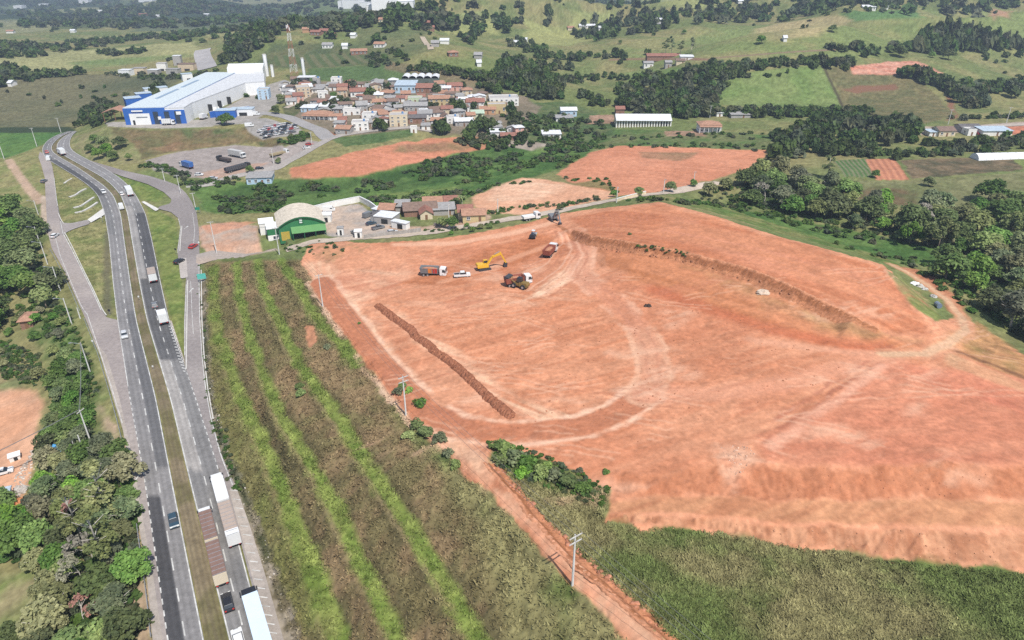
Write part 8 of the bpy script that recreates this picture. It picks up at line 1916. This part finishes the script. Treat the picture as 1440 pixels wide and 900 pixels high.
for q in (-.6, 0, .6): m.cyl((0, q - .04, .75), (0, q + .04, .75), .79, .79, 14)
m.build('hoop', METAL, e); tag(e, 'blue grey drum lying beside the trail', 'drum')
x, y, z = Wp(81, 640); m = MB(); m.add([(-2.2, -1.4, .2), (0, -1.8, 1.2), (2.2, -1.3, .3), (-2.4, 0, 1.1), (0, 0, 2.1), (2.3, 0, 1.2), (-2.0, 1.5, .2), (.2, 1.7, 1.1), (2.1, 1.4, .25)], [(0, 1, 4, 3), (1, 2, 5, 4), (3, 4, 7, 6), (4, 5, 8, 7)]); o = m.build('tarpaulin', paint('blue tarpaulin', (.06, .26, .52), .6, .1, 1)); o.location = (x, y, z + 1.2); tag(o, 'blue tarpaulin under the trees below the tall pole', 'tarpaulin')
simple_box('shack', 0, 716, (4, 4, 2.4), .4, WHITE, T_BLU, 'pale blue roofed shack at the left edge', 'shack'); simple_box('shack', 22, 648, (2.2, 1.6, 1.2), .6, WHITE, FWHITE, 'white crate in the red clearing', 'crate')
heap('stone_pile', 30, 690, 1.6, 1.2, paint('grey debris', (.42, .38, .34), .9, .3, 2), 'grey debris pile at the end of the rubble line', 'heap', 11)
# pipes stacked in the factory yard
PIPE = paint('white pipe', (.72, .72, .70), .5, .1, .5); proto = None; rgp = random.Random(8)
for row, (a, b, n_) in enumerate((((290, 157), (332, 128), 13), ((300, 156), (346, 126), 13), ((312, 150), (356, 124), 10), ((288, 162), (296, 158), 2))):
    for i in range(n_):
        t = i / max(1, n_ - 1); px, py = a[0] + (b[0] - a[0]) * t, a[1] + (b[1] - a[1]) * t
        if rgp.random() < .12: continue
        if proto is None:
            proto = empty('pipe_stack'); m = MB()
            for r_ in range(3):
                for c_ in range(4 - r_): m.cyl((-2.4, (c_ + r_ * .5) * .8, .4 + r_ * .7), (2.4, (c_ + r_ * .5) * .8, .4 + r_ * .7), .4, .4, 8)
            m.build('pipe', PIPE, proto); m = MB()
            for q in (-1.6, 1.6): m.box(q - .1, q + .1, -.5, 3.0, -.1, .05)
            m.build('bearer', WOOD, proto); tag(proto, 'stack of white pipes in the factory yard', 'pipe stack', 'pipe stacks in the factory yard'); o = proto
        else: o = copy_tree(proto)
        place(o, px, py, rgp.uniform(.3, .8)); o.scale = (rgp.uniform(.6, 1),) * 3
for i in range(5):
    x, y, z = Wp(266 + i * 5.2, 160 - i * 3.1); e = empty('shade_canopy', (x, y, z), .5); m = MB()
    for k in range(4): m.box(-2.5, 2.5, k * 2.6, k * 2.6 + 1.5, 3.4, 3.6)
    m.build('awning', FWHITE, e); m = MB(); m.box(-2.6, 2.6, -.2, 10, 3.2, 3.35); m.build('frame', FBLUE, e)
    for sx in (-2.4, 2.4):
        for sy in (0, 9.6): m = MB(); m.box(sx - .08, sx + .08, sy, sy + .16, -.5, 3.2); m.build('post', METAL, e)
    tag(e, ('first', 'second', 'third', 'fourth', 'last')[i] + ' striped white shade canopy from the factory corner', 'canopy', 'shade canopies along the factory')
# far stretch of the highway beyond the works
q = respace(wpoly([(292, 97), (288, 88), (285, 80), (284, 74), (286, 70)], False), 60); 
def draped(name, q, w_, col, lift=.5):
    t = np.gradient(q, axis=0); t /= np.linalg.norm(t, axis=1)[:, None]; nn = np.c_[-t[:, 1], t[:, 0]] * w_ / 2; us = np.linspace(-1, 1, 7); n_ = len(q); V = []
    for u in us: p = q + nn * u; V.append(np.c_[p, H_at(p[:, 0], p[:, 1]) + lift])
    V = np.concatenate(V); F = np.concatenate([np.c_[k * n_ + np.arange(n_ - 1), k * n_ + np.arange(1, n_), (k + 1) * n_ + np.arange(1, n_), (k + 1) * n_ + np.arange(n_ - 1)] for k in range(6)])
    if np.cross(V[F[0][1]] - V[F[0][0]], V[F[0][2]] - V[F[0][0]])[2] < 0: F = F[:, ::-1]
    C = np.array(col)[None] * (.85 + .3 * fbm(V[:, 0], V[:, 1], 5, 3, 55))[:, None]; tag(link(name, np_mesh(name, V, F, [road_mat], {'col': C})), kind='structure')
draped('far_highway', q, 17, (.33, .31, .30))
draped('yard_road', respace(wpoly([(276, 262), (300, 258), (330, 248), (352, 244), (388, 236), (415, 222), (440, 208), (462, 196), (480, 190), (520, 184), (575, 179), (610, 184)], False), 120), 5.5, (.30, .27, .245), .18)
draped('yard_road', respace(wpoly([(462, 195), (450, 184), (430, 176), (405, 165), (380, 160), (356, 160)], False), 80), 9, (.27, .255, .245), .2)
draped('dirt_road', respace(wpoly([(402, 352), (440, 340), (480, 337), (520, 334), (565, 331), (610, 326), (660, 318), (700, 311), (745, 304), (800, 294), (850, 284), (890, 277), (930, 272), (975, 263), (1010, 256)], False), 200), 6.0, (.42, .345, .275), .15)
draped('dirt_road', respace(wpoly([(402, 152), (412, 148), (428, 138), (440, 130)], False), 30), 4, (.36, .30, .24), .2)
draped('dirt_road', respace(wpoly([(1282, 188), (1300, 184), (1345, 181), (1400, 177), (1440, 175), (1520, 172)], False), 60), 7, (.38, .32, .27), .2)
draped('dirt_road', respace(wpoly([(594, 52), (600, 62), (606, 70)], False), 30), 5, (.38, .31, .23), .4)
# ------------------------------------------------------------------ LIGHT AND AIR
SUN_EL, SUN_AZ = R(57), math.atan2(.50, -.87)          # azimuth measured from +Y towards +X: behind the camera, to the right
w = bpy.data.worlds.new('World'); scene.world = w; w.use_nodes = True
nt = w.node_tree; bg = nt.nodes['Background']
sky = nt.nodes.new('ShaderNodeTexSky'); sky.sky_type = 'NISHITA'; sky.sun_disc = False
sky.sun_elevation = SUN_EL; sky.sun_rotation = SUN_AZ; sky.altitude = 800; sky.dust_density = 1.5
nt.links.new(sky.outputs[0], bg.inputs[0]); bg.inputs[1].default_value = .10
sd = bpy.data.lights.new('sun', 'SUN'); sd.energy = 4.7; sd.angle = R(.55); sd.color = (1, .96, .9)
so = bpy.data.objects.new('sun', sd); COL.objects.link(so)
sv = Vector((math.sin(SUN_AZ) * math.cos(SUN_EL), math.cos(SUN_AZ) * math.cos(SUN_EL), math.sin(SUN_EL)))
so.rotation_euler = sv.to_track_quat('Z', 'Y').to_euler(); so.location = sv * 500
hz = MB(); hz.box(-9300, 9300, -300, 9300, -260, 640)
hm = bpy.data.materials.new('haze air'); hm.use_nodes = True
hn = hm.node_tree; hn.nodes.clear()
ho = hn.nodes.new('ShaderNodeOutputMaterial'); hv = hn.nodes.new('ShaderNodeVolumePrincipled')
hv.inputs['Color'].default_value = (.66, .79, .98, 1); hv.inputs['Density'].default_value = HAZE_D; hv.inputs['Anisotropy'].default_value = .2
hn.links.new(hv.outputs[0], ho.inputs['Volume'])
if HAZE_D > 0: tag(hz.build('haze', hm), kind='stuff')
vs = scene.view_settings
scene.display_settings.display_device = 'sRGB'
vs.view_transform = 'Standard'; vs.look = 'None'; vs.gamma = 1; vs.exposure = EXPOSURE; vs.use_curve_mapping = False
cy = scene.cycles
cy.use_denoising = False
try: cy.denoiser = 'OPENIMAGEDENOISE'
except Exception: pass
cy.max_bounces = 5; cy.diffuse_bounces = 3; cy.glossy_bounces = 2; cy.transmission_bounces = 2; cy.transparent_max_bounces = 4; cy.volume_bounces = 0
